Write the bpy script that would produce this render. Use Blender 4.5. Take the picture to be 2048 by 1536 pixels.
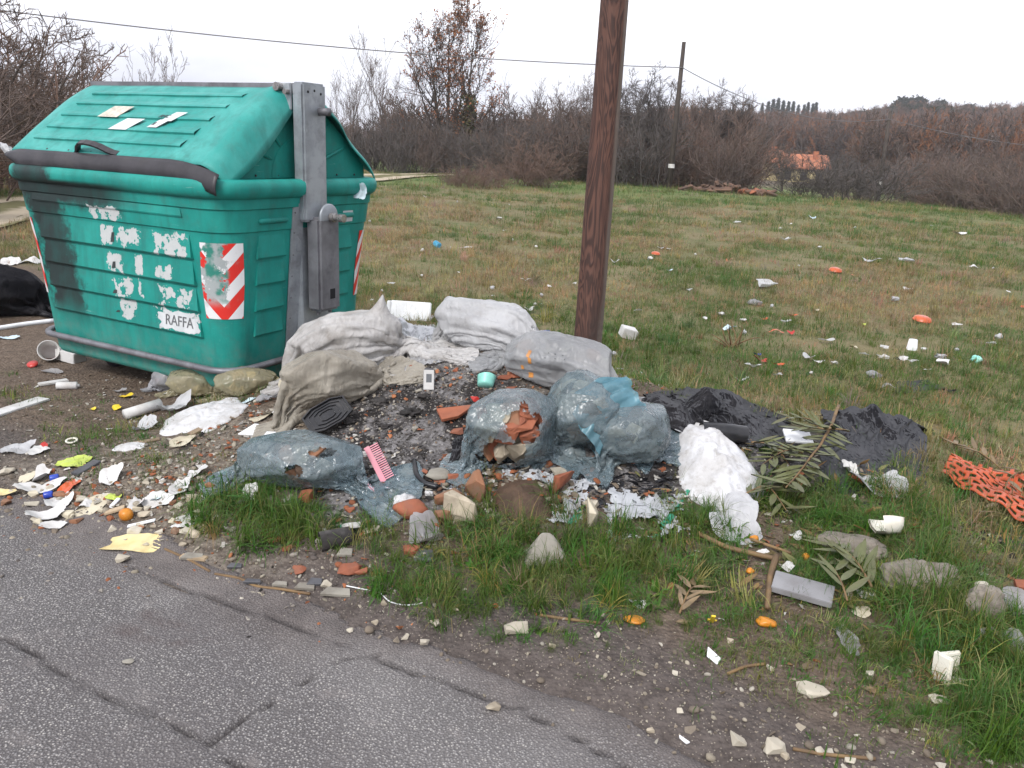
import bpy, bmesh, math, random
import numpy as np
from mathutils import Vector, Matrix

# ------------------------------------------------------------------ scene, camera, sky, sun, exposure
for o in list(bpy.data.objects): bpy.data.objects.remove(o)
SC = bpy.context.scene
COL = SC.collection
CAM_H = 1.47; FPX = 1640.0; PITCH = math.radians(16.17); ROLL = math.radians(2.69)
fw = np.array([0, math.cos(PITCH), -math.sin(PITCH)]); _r = np.array([1., 0, 0]); _u = np.array([0, math.sin(PITCH), math.cos(PITCH)])
CR = math.cos(ROLL)*_r + math.sin(ROLL)*_u; CU = -math.sin(ROLL)*_r + math.cos(ROLL)*_u; CC = np.array([0, 0, CAM_H])
cd = bpy.data.cameras.new('camera'); cam = bpy.data.objects.new('camera', cd); COL.objects.link(cam)
cd.sensor_fit = 'HORIZONTAL'; cd.sensor_width = 36.0; cd.lens = 36.0*FPX/2048.0; cd.clip_start = 0.05; cd.clip_end = 20000
cam.matrix_world = Matrix(((CR[0], CU[0], -fw[0], 0), (CR[1], CU[1], -fw[1], 0), (CR[2], CU[2], -fw[2], CAM_H), (0, 0, 0, 1)))
SC.camera = cam

SUN_EL = math.radians(44); SUN_AZ = math.radians(205)     # azimuth measured from +Y clockwise
world = bpy.data.worlds.new('World'); SC.world = world; world.use_nodes = True
wn = world.node_tree; wn.nodes.clear()
def WN(t, **k):
    n = wn.nodes.new(t)
    for a, b in k.items(): setattr(n, a, b)
    return n
wo = WN('ShaderNodeOutputWorld'); bg = WN('ShaderNodeBackground'); sky = WN('ShaderNodeTexSky', sky_type='NISHITA')
sky.sun_disc = False; sky.sun_elevation = SUN_EL; sky.sun_rotation = SUN_AZ; sky.air_density = 1.0; sky.dust_density = 4.0; sky.ozone_density = 1.0
hs = WN('ShaderNodeHueSaturation'); hs.inputs['Saturation'].default_value = 0.16
tc = WN('ShaderNodeTexCoord'); mp = WN('ShaderNodeMapping'); mp.inputs['Scale'].default_value = (1.0, 1.0, 2.6)
nz = WN('ShaderNodeTexNoise'); nz.inputs['Scale'].default_value = 1.7; nz.inputs['Detail'].default_value = 6; nz.inputs['Roughness'].default_value = 0.55
cr = WN('ShaderNodeValToRGB'); cr.color_ramp.elements[0].position = 0.40; cr.color_ramp.elements[1].position = 0.66
cr.color_ramp.elements[0].color = (0.38, 0.40, 0.48, 1); cr.color_ramp.elements[1].color = (1.05, 1.05, 1.06, 1)
# overcast deck: an even veil of cloud over the clear-sky light
veil = WN('ShaderNodeMix', data_type='RGBA'); veil.inputs[0].default_value = 0.72; veil.inputs[7].default_value = (9.0, 9.05, 9.3, 1)
mul = WN('ShaderNodeMix', data_type='RGBA', blend_type='MULTIPLY'); mul.inputs[0].default_value = 1.0
lk = wn.links.new
lk(sky.outputs[0], hs.inputs['Color']); lk(hs.outputs[0], veil.inputs[6]); lk(tc.outputs['Generated'], mp.inputs[0]); lk(mp.outputs[0], nz.inputs['Vector'])
lk(nz.outputs['Fac'], cr.inputs[0]); lk(veil.outputs[2], mul.inputs[6]); lk(cr.outputs[0], mul.inputs[7]); lk(mul.outputs[2], bg.inputs['Color']); lk(bg.outputs[0], wo.inputs['Surface'])
bg.inputs['Strength'].default_value = 0.122
sl = bpy.data.lights.new('sun', 'SUN'); sl.energy = 1.5; sl.angle = math.radians(18); sl.color = (1, 0.97, 0.93)
so = bpy.data.objects.new('sun', sl); COL.objects.link(so)
sd = Vector((math.sin(SUN_AZ)*math.cos(SUN_EL), math.cos(SUN_AZ)*math.cos(SUN_EL), math.sin(SUN_EL)))
so.rotation_euler = sd.to_track_quat('Z', 'Y').to_euler(); so.location = (0, 0, 30)
vs = SC.view_settings; vs.view_transform = 'Standard'; vs.look = 'None'; vs.exposure = 1.1; vs.gamma = 1.0; vs.use_curve_mapping = False

try:
    cy_ = SC.cycles; cy_.max_bounces = 6; cy_.diffuse_bounces = 3; cy_.glossy_bounces = 2; cy_.transmission_bounces = 4; cy_.transparent_max_bounces = 10; cy_.volume_bounces = 1; cy_.caustics_reflective = False; cy_.caustics_refractive = False
except Exception: pass

# ------------------------------------------------------------------ numeric helpers
def H3(ix, iy, iz, s):
    h = (ix.astype(np.int64)*374761393 + iy.astype(np.int64)*668265263 + iz.astype(np.int64)*1274126177 + s*982451653) & 0xffffffff
    h = ((h ^ (h >> 13))*1103515245) & 0xffffffff; h = ((h ^ (h >> 16))*2654435761) & 0xffffffff
    return ((h ^ (h >> 15)) & 0xffffff)/float(0xffffff)
def vn3(p, s=0):
    p = np.asarray(p, float); i = np.floor(p); f = p - i; f = f*f*(3-2*f); i = i.astype(np.int64)
    r = 0
    for a in (0, 1):
        for b in (0, 1):
            for c in (0, 1):
                w = (f[..., 0] if a else 1-f[..., 0])*(f[..., 1] if b else 1-f[..., 1])*(f[..., 2] if c else 1-f[..., 2])
                r = r + w*H3(i[..., 0]+a, i[..., 1]+b, i[..., 2]+c, s)
    return r*2-1
def vn2(x, y, s=0):
    x = np.asarray(x, float); y = np.asarray(y, float); ix = np.floor(x); iy = np.floor(y); fx = x-ix; fy = y-iy
    fx = fx*fx*(3-2*fx); fy = fy*fy*(3-2*fy); ix = ix.astype(np.int64); iy = iy.astype(np.int64); z = ix*0
    return ((H3(ix, iy, z, s)*(1-fx)+H3(ix+1, iy, z, s)*fx)*(1-fy)+(H3(ix, iy+1, z, s)*(1-fx)+H3(ix+1, iy+1, z, s)*fx)*fy)*2-1
def fbm2(x, y, s=0, o=4):
    r = 0; a = 1.; f = 1.; t = 0
    for k in range(o): r = r + a*vn2(x*f, y*f, s+k*17); t += a; a *= .5; f *= 2.03
    return r/t
def fbm3(p, s=0, o=3):
    r = 0; a = 1.; f = 1.; t = 0
    for k in range(o): r = r + a*vn3(p*f, s+k*17); t += a; a *= .5; f *= 2.03
    return r/t
def sst(a, b, x): t = np.clip((x-a)/(b-a), 0, 1); return t*t*(3-2*t)
def nrm(v): v = np.asarray(v, float); return v/(np.linalg.norm(v, axis=-1, keepdims=True)+1e-12)

# ------------------------------------------------------------------ the lie of the land
RE = np.array([0.885, -0.466]); RN = np.array([0.466, 0.885])        # along the road, and from the road towards the field
def tco(x, y): return x*RN[0]+y*RN[1]
def sco(x, y): return x*RE[0]+y*RE[1]
ROAD_T = 1.83
HEAPS = [(-0.38, 4.22, .72, .62, .37, 0), (0.45, 3.95, .60, .50, .13, .2), (1.35, 3.95, .85, .42, .13, .2), (-0.7, 3.2, .7, .35, .06, 0), (1.7, 2.85, .5, .4, .05, 0)]
def hills(x, y):
    d = np.hypot(x, y); az = np.degrees(np.arctan2(x, y))
    h = 16.5*sst(1, 10, az)*sst(110, 330, d) + 5*sst(15, 33, az)*sst(110, 340, d) + 2.5*np.exp(-((az-24)/2.5)**2)*sst(200, 330, d)
    h = h + 30*np.exp(-((az-1)/9.)**2)*sst(500, 950, d)
    h = h + 84*np.exp(-((az+31)/6.)**2)*sst(1100, 1800, d) + 34*np.exp(-((az+19)/9.)**2)*sst(1100, 1800, d)
    return h*(1+.10*fbm2(x/90., y/90., 5, 3))
def base(x, y):
    z = -1.25*sst(4, 30, x)*sst(14, 62, y)
    z = z + .10*sst(8, 30, y)*fbm2(x/7., y/7., 3, 2)
    z = z - .05*sst(.25, -.1, tco(x, y)-ROAD_T)                      # road sits a touch lower than the verge
    return z
def G(x, y):
    x = np.asarray(x, float); y = np.asarray(y, float)
    z = base(x, y)
    for cx, cy, sx, sy, a, r in HEAPS:
        dx = x-cx; dy = y-cy; u = dx*math.cos(r)+dy*math.sin(r); v = -dx*math.sin(r)+dy*math.cos(r)
        z = z + a*np.exp(-(u/sx)**2*.5-(v/sy)**2*.5)
    near = sst(.1, .5, tco(x, y)-ROAD_T)
    heap = np.exp(-((x+.3)/1.3)**2-((y-3.9)/1.1)**2)
    z = z + near*(.016*fbm2(x*2.2, y*2.2, 11, 3) + .010*fbm2(x*7, y*7, 12, 2)*(.4+heap)) 
    far = sst(70, 110, np.hypot(x, y))
    return z + far*hills(x, y)
def g1(x, y): return float(G(np.array([x]), np.array([y]))[0])
def ray(px, py):
    d = fw*FPX + CR*(px-1024) - CU*(py-768); return d/np.linalg.norm(d)
def gp(px, py, dz=0.0):
    """the spot of ground (plus dz) that lies in that direction from the photographer"""
    d = ray(px, py); t = np.concatenate([np.linspace(1.5, 14, 900), np.linspace(14.02, 120, 1500)])
    P = CC[None]+d[None]*t[:, None]; f = P[:, 2]-G(P[:, 0], P[:, 1])-dz
    k = np.argmax(f < 0)
    if f[k] >= 0: return P[-1]
    if k == 0: return P[0]
    a = f[k-1]/(f[k-1]-f[k]); return P[k-1]*(1-a)+P[k]*a
def ay(px, py, Y):
    d = ray(px, py); return CC+d*(Y/d[1])
def mpp(p):                                                          # metres per photo pixel at p
    return float((np.asarray(p)-CC)@fw)/FPX

# ------------------------------------------------------------------ mesh helpers
def mesh(name, V, F, smooth=False):
    me = bpy.data.meshes.new(name)
    V = np.asarray(V, dtype=np.float64).reshape(-1, 3)
    if isinstance(F, np.ndarray):
        n = F.shape[1]; me.vertices.add(len(V)); me.vertices.foreach_set('co', V.ravel())
        me.loops.add(F.size); me.loops.foreach_set('vertex_index', F.ravel().astype(np.int32))
        me.polygons.add(len(F)); me.polygons.foreach_set('loop_start', np.arange(0, F.size, n, dtype=np.int32))
        me.polygons.foreach_set('loop_total', np.full(len(F), n, dtype=np.int32)); me.update(calc_edges=True); me.validate()
    else:
        me.from_pydata([tuple(v) for v in V], [], [tuple(f) for f in F])
    if smooth: me.polygons.foreach_set('use_smooth', np.ones(len(me.polygons), dtype=bool))
    me.update(); return me
def props(o, label=None, cat=None, group=None, kind=None):
    if label: o['label'] = label
    if cat: o['category'] = cat
    if group: o['group'] = group
    if kind: o['kind'] = kind
    return o
def link(name, me, mat=None, parent=None, loc=(0, 0, 0), rot=None):
    o = bpy.data.objects.new(name, me); COL.objects.link(o)
    if mat is not None and me is not None:
        if len(me.materials) == 0: me.materials.append(mat)
    o.location = tuple(loc)
    if rot is not None: o.rotation_euler = rot
    if parent is not None: o.parent = parent
    return o
def empty(name, loc, label, cat, group=None, rz=0):
    o = bpy.data.objects.new(name, None); COL.objects.link(o); o.location = tuple(loc); o.rotation_euler = (0, 0, rz); o.empty_display_size = .1
    return props(o, label, cat, group)
def wthing(name, V, F, mat, label, cat, group=None, smooth=False, base_at=None):
    """one-mesh thing from world-space vertices; its origin is at its base"""
    V = np.asarray(V, float).reshape(-1, 3); b = np.array([V[:, 0].mean(), V[:, 1].mean(), V[:, 2].min()]) if base_at is None else np.asarray(base_at, float)
    return props(link(name, mesh(name, V-b, F, smooth), mat, None, b), label, cat, group)
def wpart(name, V, F, mat, parent, smooth=False):
    return link(name, mesh(name, np.asarray(V, float).reshape(-1, 3)-np.array(parent.location), F, smooth), mat, parent)
class MB:
    """collects simple solids into one mesh"""
    def __init__(s): s.V = []; s.F = []; s.n = 0
    def add(s, V, F):
        V = np.asarray(V, float).reshape(-1, 3); s.V.append(V); s.F += [tuple(int(i)+s.n for i in f) for f in F]; s.n += len(V); return s
    def box(s, lo, hi, M=None):
        x0, y0, z0 = lo; x1, y1, z1 = hi
        V = np.array([(x0, y0, z0), (x1, y0, z0), (x1, y1, z0), (x0, y1, z0), (x0, y0, z1), (x1, y0, z1), (x1, y1, z1), (x0, y1, z1)], float)
        if M is not None: V = V@np.asarray(M)[:3, :3].T+np.asarray(M)[:3, 3]
        return s.add(V, [(3, 2, 1, 0), (4, 5, 6, 7), (0, 1, 5, 4), (1, 2, 6, 5), (2, 3, 7, 6), (3, 0, 4, 7)])
    def tube(s, pts, r, n=8, cap=True):
        V, F = tubev(pts, r, n, cap); return s.add(V, F)
    def out(s): return np.concatenate(s.V), s.F
def tubev(pts, r, n=8, cap=True, closed=False):
    pts = np.asarray(pts, float); m = len(pts); r = np.broadcast_to(np.asarray(r, float), (m,))
    T = nrm(np.roll(pts, -1, 0)-np.roll(pts, 1, 0)) if closed else nrm(np.gradient(pts, axis=0))
    up = np.array([0, 0, 1.]) if abs(T[0][2]) < .9 else np.array([1., 0, 0]); A = nrm(np.cross(T[0], up)); V = []
    for i in range(m):
        A = nrm(A-T[i]*(A@T[i])); B = np.cross(T[i], A); a = np.arange(n)*2*math.pi/n
        V.append(pts[i]+r[i]*(np.cos(a)[:, None]*A+np.sin(a)[:, None]*B))
    F = []
    for i in range(m if closed else m-1):
        k = (i+1) % m
        for j in range(n): F.append((i*n+j, i*n+(j+1) % n, k*n+(j+1) % n, k*n+j))
    if cap and not closed: F += [tuple(range(n-1, -1, -1)), tuple((m-1)*n+j for j in range(n))]
    return np.concatenate(V), F
def lathe(prof, n=20):
    V = []; F = []
    for r, z in prof:
        a = np.arange(n)*2*math.pi/n; V.append(np.stack([r*np.cos(a), r*np.sin(a), np.full(n, z)], 1))
    for i in range(len(prof)-1):
        for j in range(n): F.append((i*n+j, i*n+(j+1) % n, (i+1)*n+(j+1) % n, (i+1)*n+j))
    return np.concatenate(V), F
def gridf(m, n, wrap=False):
    i, j = np.meshgrid(np.arange(m-1), np.arange(n if wrap else n-1), indexing='ij'); k = (j+1) % n
    return np.stack([i*n+j, i*n+k, (i+1)*n+k, (i+1)*n+j], -1).reshape(-1, 4)
_ico = {}
def ico(s=2):
    if s not in _ico:
        bm = bmesh.new(); bmesh.ops.create_icosphere(bm, subdivisions=s, radius=1.0)
        _ico[s] = (np.array([v.co[:] for v in bm.verts]), np.array([[v.index for v in f.verts] for f in bm.faces])); bm.free()
    return _ico[s]
def rotm(rx=0, ry=0, rz=0):
    return np.array(Matrix.Rotation(rz, 3, 'Z')@Matrix.Rotation(ry, 3, 'Y')@Matrix.Rotation(rx, 3, 'X'))
def hullv(pts, bev=0.0):
    bm = bmesh.new()
    for p in pts: bm.verts.new(p)
    r = bmesh.ops.convex_hull(bm, input=bm.verts)
    kill = [e for e in r['geom_interior'] if isinstance(e, bmesh.types.BMVert)]+[e for e in r['geom_unused'] if isinstance(e, bmesh.types.BMVert)]
    bmesh.ops.delete(bm, geom=list(set(kill)), context='VERTS')
    bmesh.ops.dissolve_limit(bm, angle_limit=.12, verts=bm.verts, edges=bm.edges)
    if bev > 0: bmesh.ops.bevel(bm, geom=list(bm.edges), offset=bev, segments=1, affect='EDGES', clamp_overlap=True)
    bm.verts.index_update(); V = np.array([v.co[:] for v in bm.verts]); F = [tuple(v.index for v in f.verts) for f in bm.faces]; bm.free()
    return V, F
def chunk(seed, sx, sy, sz, n=13, bev=.06):
    r = np.random.RandomState(seed); p = r.uniform(-1, 1, (n, 3)); p /= np.maximum(np.abs(p).max(1, keepdims=True), .55)
    p *= np.array([sx, sy, sz])*.5; return hullv(p, bev*min(sx, sy, sz))
def stonev(seed, sx, sy, sz, sub=3, rough=.22, ang=.35):
    V, F = ico(sub); r = np.random.RandomState(seed); d = V*1.0
    P = nrm(r.normal(size=(11, 3))); lim = r.uniform(.62, .95, 11); q = d@P.T      # knock flats into it
    k = np.where(q > 1e-3, lim/np.maximum(q, 1e-3), 9).min(1); k = np.minimum(k, 1.0)*ang*2+(1-ang*2) if ang < .5 else np.minimum(k, 1)
    k = k*(1+rough*fbm3(d*1.7, seed, 4)); return d*k[:, None]*np.array([sx, sy, sz])*.5, F

# ------------------------------------------------------------------ material helpers
def nodemat(name):
    m = bpy.data.materials.new(name); m.use_nodes = True; nt = m.node_tree; nt.nodes.clear()
    out = nt.nodes.new('ShaderNodeOutputMaterial'); return m, nt, out
class NB:
    def __init__(s, nt): s.nt = nt
    def n(s, t, ins=None, **k):
        nd = s.nt.nodes.new(t)
        for a, b in k.items(): setattr(nd, a, b)
        for a, b in (ins or {}).items(): s.set(nd.inputs[a], b)
        return nd
    def set(s, sock, v):
        if hasattr(v, 'is_output'): s.nt.links.new(v, sock)
        elif isinstance(v, bpy.types.Node): s.nt.links.new(v.outputs[0], sock)
        else:
            if sock.type == 'RGBA' and not np.isscalar(v) and len(v) == 3: v = tuple(v)+(1,)
            sock.default_value = v
    def math(s, op, a, b=None, c=None, clamp=False):
        nd = s.n('ShaderNodeMath', operation=op); nd.use_clamp = clamp; s.set(nd.inputs[0], a)
        if b is not None: s.set(nd.inputs[1], b)
        if c is not None: s.set(nd.inputs[2], c)
        return nd.outputs[0]
    def mix(s, f, a, b, blend='MIX'):
        nd = s.n('ShaderNodeMix', data_type='RGBA', blend_type=blend); s.set(nd.inputs[0], f); s.set(nd.inputs[6], a); s.set(nd.inputs[7], b); return nd.outputs[2]
    def ramp(s, f, stops, interp='LINEAR'):
        nd = s.n('ShaderNodeValToRGB'); cr = nd.color_ramp; cr.interpolation = interp
        while len(cr.elements) > 1: cr.elements.remove(cr.elements[0])
        for i, (p, c) in enumerate(stops):
            e = cr.elements[0] if i == 0 else cr.elements.new(p); e.position = p
            e.color = (c, c, c, 1) if np.isscalar(c) else tuple(c)+(1,)
        s.set(nd.inputs[0], f); return nd.outputs[0]
    def step(s, f, a, b):
        nd = s.n('ShaderNodeMapRange', interpolation_type='SMOOTHSTEP'); s.set(nd.inputs[0], f); nd.inputs[1].default_value = a; nd.inputs[2].default_value = b; return nd.outputs[0]
    def noise(s, vec, scale, detail=4, rough=.55, dist=0.0, out='Fac'):
        nd = s.n('ShaderNodeTexNoise'); s.set(nd.inputs['Vector'], vec); nd.inputs['Scale'].default_value = scale; nd.inputs['Detail'].default_value = detail
        nd.inputs['Roughness'].default_value = rough; nd.inputs['Distortion'].default_value = dist; return nd.outputs[out]
    def voro(s, vec, scale, feature='F1', out='Distance', rnd=1.0):
        nd = s.n('ShaderNodeTexVoronoi', feature=feature); s.set(nd.inputs['Vector'], vec); nd.inputs['Scale'].default_value = scale; nd.inputs['Randomness'].default_value = rnd; return nd.outputs[out]
    def bump(s, h, strength=.5, dist=.01, normal=None):
        nd = s.n('ShaderNodeBump'); nd.inputs['Strength'].default_value = strength; nd.inputs['Distance'].default_value = dist; s.set(nd.inputs['Height'], h)
        if normal is not None: s.set(nd.inputs['Normal'], normal)
        return nd.outputs[0]
    def mapping(s, vec, scale=(1, 1, 1), rot=(0, 0, 0), loc=(0, 0, 0)):
        nd = s.n('ShaderNodeMapping'); s.set(nd.inputs[0], vec); nd.inputs['Scale'].default_value = scale; nd.inputs['Rotation'].default_value = rot; nd.inputs['Location'].default_value = loc; return nd.outputs[0]
    def pbsdf(s, color, rough=.6, normal=None, spec=.5, metal=0.0, **k):
        nd = s.n('ShaderNodeBsdfPrincipled'); s.set(nd.inputs['Base Color'], color); s.set(nd.inputs['Roughness'], rough); s.set(nd.inputs['Specular IOR Level'], spec); s.set(nd.inputs['Metallic'], metal)
        if normal is not None: s.set(nd.inputs['Normal'], normal)
        return nd
_pm = {}
def pm(name, a, b=None, scale=6., rough=.6, bump=.25, bscale=30., bdist=.004, dirt=.25, dirtc=(.10, .075, .055), spec=.4, dscale=7., metal=0.0, rnd=True):
    """solid material: two tones of one colour, dirt, fine relief"""
    if name in _pm: return _pm[name]
    m, nt, out = nodemat(name); B = NB(nt); co = B.n('ShaderNodeTexCoord').outputs['Object']
    oi = B.n('ShaderNodeObjectInfo'); off = B.n('ShaderNodeCombineXYZ'); r = B.math('MULTIPLY', oi.outputs['Random'], 37.); B.set(off.inputs[0], r); B.set(off.inputs[1], r)
    va = B.n('ShaderNodeVectorMath', operation='ADD'); B.set(va.inputs[0], co); B.set(va.inputs[1], off); co = va.outputs[0]
    b = b or tuple(x*.72 for x in a)
    c = B.mix(B.step(B.noise(co, scale, 5), .35, .65), a, b)
    d = B.math('MULTIPLY', B.step(B.noise(co, dscale, 6, .65), .48, .72), dirt*1.6, clamp=True)
    c = B.mix(d, c, dirtc)
    h = B.noise(co, bscale, 6, .6)
    p = B.pbsdf(c, B.math('ADD', rough-.1, B.math('MULTIPLY', d, .4)), B.bump(h, bump, bdist), spec, metal)
    nt.links.new(p.outputs[0], out.inputs[0]); _pm[name] = m; return m
def film(name, col, dark, clear=.3, rough=.28, dirt=.3, dirtc=(.20, .16, .12), trans=.35, fold=14., gloss=.4, crk=.55):
    """thin plastic film: partly see-through, partly lit through, glossy, dirty"""
    if name in _pm: return _pm[name]
    m, nt, out = nodemat(name); B = NB(nt); co = B.n('ShaderNodeTexCoord').outputs['Object']
    c = B.mix(B.step(B.noise(co, 5., 4), .35, .7), col, dark)
    dn = B.step(B.noise(co, 9., 7, .7), .45, .75); d = B.math('MULTIPLY', dn, dirt*1.5, clamp=True); c = B.mix(d, c, dirtc)
    wq = B.noise(co, fold*.5, 3, .5, .8, 'Color'); vm = B.n('ShaderNodeVectorMath', operation='MULTIPLY_ADD'); B.set(vm.inputs[0], wq); vm.inputs[1].default_value = (.10, .10, .10); B.set(vm.inputs[2], co)
    ridge = B.math('ABSOLUTE', B.math('SUBTRACT', B.noise(B.mapping(vm.outputs[0], (1.5, 1.5, .32), (.25, .3, 0)), fold*.9, 2, .5), .5)); ridge2 = B.math('ABSOLUTE', B.math('SUBTRACT', B.noise(B.mapping(vm.outputs[0], (1.3, .5, .5), (.2, -.4, .6)), fold*2.0, 2, .5), .5))
    bmp = B.bump(B.math('ADD', B.math('MULTIPLY', ridge, -2.0), B.math('MULTIPLY', ridge2, -.6)), crk, .018)
    df = B.n('ShaderNodeBsdfDiffuse'); B.set(df.inputs['Color'], c); B.set(df.inputs['Normal'], bmp)
    tl = B.n('ShaderNodeBsdfTranslucent'); B.set(tl.inputs['Color'], c); B.set(tl.inputs['Normal'], bmp)
    gl = B.n('ShaderNodeBsdfGlossy'); gl.inputs['Roughness'].default_value = rough; gl.inputs['Color'].default_value = (.9, .9, .9, 1); B.set(gl.inputs['Normal'], bmp)
    tp = B.n('ShaderNodeBsdfTransparent'); tp.inputs['Color'].default_value = tuple(min(1, x*.55+.42) for x in col)+(1,)
    m1 = B.n('ShaderNodeMixShader', {0: trans}); nt.links.new(df.outputs[0], m1.inputs[1]); nt.links.new(tl.outputs[0], m1.inputs[2])
    cl = B.math('MULTIPLY', B.math('SUBTRACT', 1., d), clear)
    m2 = B.n('ShaderNodeMixShader', {0: cl}); nt.links.new(m1.outputs[0], m2.inputs[1]); nt.links.new(tp.outputs[0], m2.inputs[2])
    fr = B.n('ShaderNodeFresnel', {'IOR': 1.45}); B.set(fr.inputs['Normal'], bmp)
    m3 = B.n('ShaderNodeMixShader', {0: B.math('MULTIPLY', fr.outputs[0], gloss)}); nt.links.new(m2.outputs[0], m3.inputs[1]); nt.links.new(gl.outputs[0], m3.inputs[2])
    nt.links.new(m3.outputs[0], out.inputs[0]); _pm[name] = m; return m

# ------------------------------------------------------------------ loose film and cloth: a small mass-spring settle
def settle(P, wrap, steps=110, iters=4, slack=(1., 1.), balls=None, grav=-9.8, suck=0.0, ground=True, fric=.6, bend=.35, pin=None, damp=.97, lift=.004, wind=None, body=None, terr=None, pull=None):
    P = np.array(P, float); m, n = P.shape[:2]; Q = P.copy(); dt = 1/70.
    ru = np.linalg.norm(P[1:]-P[:-1], axis=-1)*slack[0]
    rv = np.linalg.norm(np.roll(P, -1, 1)-P, axis=-1)*slack[1]
    rd = np.linalg.norm(np.roll(P, -1, 1)[1:]-P[:-1], axis=-1)*.5*(slack[0]+slack[1])
    re = np.linalg.norm(P[1:]-np.roll(P, -1, 1)[:-1], axis=-1)*.5*(slack[0]+slack[1])
    w = np.ones((m, n, 1)) if pin is None else (1-pin.astype(float))[..., None]
    def con(a, b, wa, wb, r, k=1.):
        d = b-a; L = np.linalg.norm(d, axis=-1, keepdims=True)+1e-9; s = (wa+wb); s = np.where(s == 0, 1, s)
        c = k*(L-r[..., None])/L*d/s; return a+wa*c, b-wb*c
    for st in range(steps):
        V = (P-Q)*damp; Q = P.copy(); acc = np.zeros_like(P); acc[..., 2] = grav
        if suck:
            dq = P-body[0]; dq = dq-pull[0]*(dq@pull[0])[..., None]; acc = acc - suck*nrm(dq)*pull[1][:, None, None]   # drawn in around its filling
        if wind is not None: acc = acc + wind
        P = P+w*(V+acc*dt*dt)
        for it in range(iters):
            for s in (0, 1):
                a = slice(s, m-1, 2); b = slice(s+1, m, 2)
                P[a], P[b] = con(P[a], P[b], w[a], w[b], ru[a])
            if wrap:
                R = np.roll(P, 0, 1)
                for s in (0, 1):
                    ia = np.arange(s, n, 2); ib = (ia+1) % n
                    P[:, ia], P[:, ib] = con(P[:, ia], P[:, ib], w[:, ia], w[:, ib], rv[:, ia])
            else:
                for s in (0, 1):
                    a = slice(s, n-1, 2); b = slice(s+1, n, 2); k = min(P[:, a].shape[1], P[:, b].shape[1])
                    P[:, a], P[:, b] = con(P[:, a], P[:, b], w[:, a], w[:, b], rv[:, a][:, :k])
            for s in (0, 1):
                ia = np.arange(s, m-1, 2); ib = ia+1; ja = np.arange(n if wrap else n-1); jb = (ja+1) % n
                x = np.ix_(ia, ja); y = np.ix_(ib, jb); P[x], P[y] = con(P[x], P[y], w[x], w[y], rd[np.ix_(ia, ja)], .5)
                x = np.ix_(ia, jb); y = np.ix_(ib, ja); P[x], P[y] = con(P[x], P[y], w[x], w[y], re[np.ix_(ia, ja)], .5)
            if bend and it == 0:
                for s in range(4):
                    ia = np.arange(s, m-2, 4); ib = ia+2
                    if len(ia): P[ia], P[ib] = con(P[ia], P[ib], w[ia], w[ib], ru[ia]+ru[ia+1], bend*.5)
        if balls is not None:
            for c, r in balls:                                       # r: radii of an ellipsoid
                d = (P-c)/r; L = np.linalg.norm(d, axis=-1, keepdims=True); hit = (L < 1)
                X = c+d/np.maximum(L, 1e-6)*r; P = np.where(hit, P+(X-P)*w, P)
                Q = np.where(hit, Q+(P-Q)*fric*.5*w, Q)
        if body is not None:                                         # lumpy many-sided filling
            bc, bax, bpl, blim = body; d = (P-bc)/bax; L = np.linalg.norm(d, axis=-1)+1e-6; q = (d/L[..., None]).reshape(-1, 3)@bpl.T; k = np.where(q > .05, blim/np.maximum(q, .05), 9).min(1).reshape(L.shape)
            hit = (L < k)[..., None]; X = bc+d/L[..., None]*k[..., None]*bax; P = np.where(hit, P+(X-P)*w*.6, P); Q = np.where(hit, Q+(P-Q)*fric*.4*w, Q)
        if ground:
            g = G(P[..., 0], P[..., 1])+lift+(terr(P[..., 0], P[..., 1]) if terr else 0); low = P[..., 2] < g
            P[..., 2] = np.where(low & (w[..., 0] > 0), g, P[..., 2]); Q = np.where(low[..., None], Q+(P-Q)*fric, Q)
    return P
def up2(P, ax, wrap):
    P = np.moveaxis(P, ax, 0); n = len(P)
    if wrap: m = (-np.roll(P, 1, 0)+9*P+9*np.roll(P, -1, 0)-np.roll(P, -2, 0))/16.; Q = np.empty((2*n,)+P.shape[1:]); Q[0::2] = P; Q[1::2] = m
    else:
        E_ = np.concatenate([2*P[:1]-P[1:2], P, 2*P[-1:]-P[-2:-1]]); m = (-E_[:-3]+9*E_[1:-2]+9*E_[2:-1]-E_[3:])/16.; Q = np.empty((2*n-1,)+P.shape[1:]); Q[0::2] = P; Q[1::2] = m
    return np.moveaxis(Q, 0, ax)
def creased(P, wrap, seed, amp=.012, along=3., around=15., out=None, warp=.8):
    """finer film with sharp gathered folds running along it"""
    P = up2(up2(P, 0, False), 1, wrap); m, n = P.shape[:2]; du = np.gradient(P, axis=0); dv = (np.roll(P, -1, 1)-np.roll(P, 1, 1)) if wrap else np.gradient(P, axis=1); N = nrm(np.cross(du, dv))
    if out is None: out = np.sign(((P-P.mean((0, 1)))*N).sum())
    N = N*out; t, a = np.meshgrid(np.linspace(0, 1, m), np.arange(n)*2*math.pi/n, indexing='ij'); R = around/6.283; cx_, sx_ = (np.cos(a)*R, np.sin(a)*R) if wrap else (a*R, a*0)
    w1 = warp*fbm3(np.stack([cx_*.5, sx_*.5, t*along*1.6], -1), seed+1, 2); p1 = np.stack([cx_+w1, sx_+w1, t*along+w1*.6], -1); r1 = 1-np.abs(fbm3(p1, seed, 2))*3.2; p2 = np.stack([cx_*1.9+w1*2, sx_*1.9, t*along*3.2+w1], -1); r2 = 1-np.abs(fbm3(p2, seed+5, 2))*3.2
    h = amp*(np.clip(r1, 0, 1)**1.6+.55*np.clip(r2, 0, 1)**1.6)*(.35+.9*np.clip(fbm3(p1*.35, seed+9, 2)+.5, 0, 1)); return P+N*h[..., None]
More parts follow.
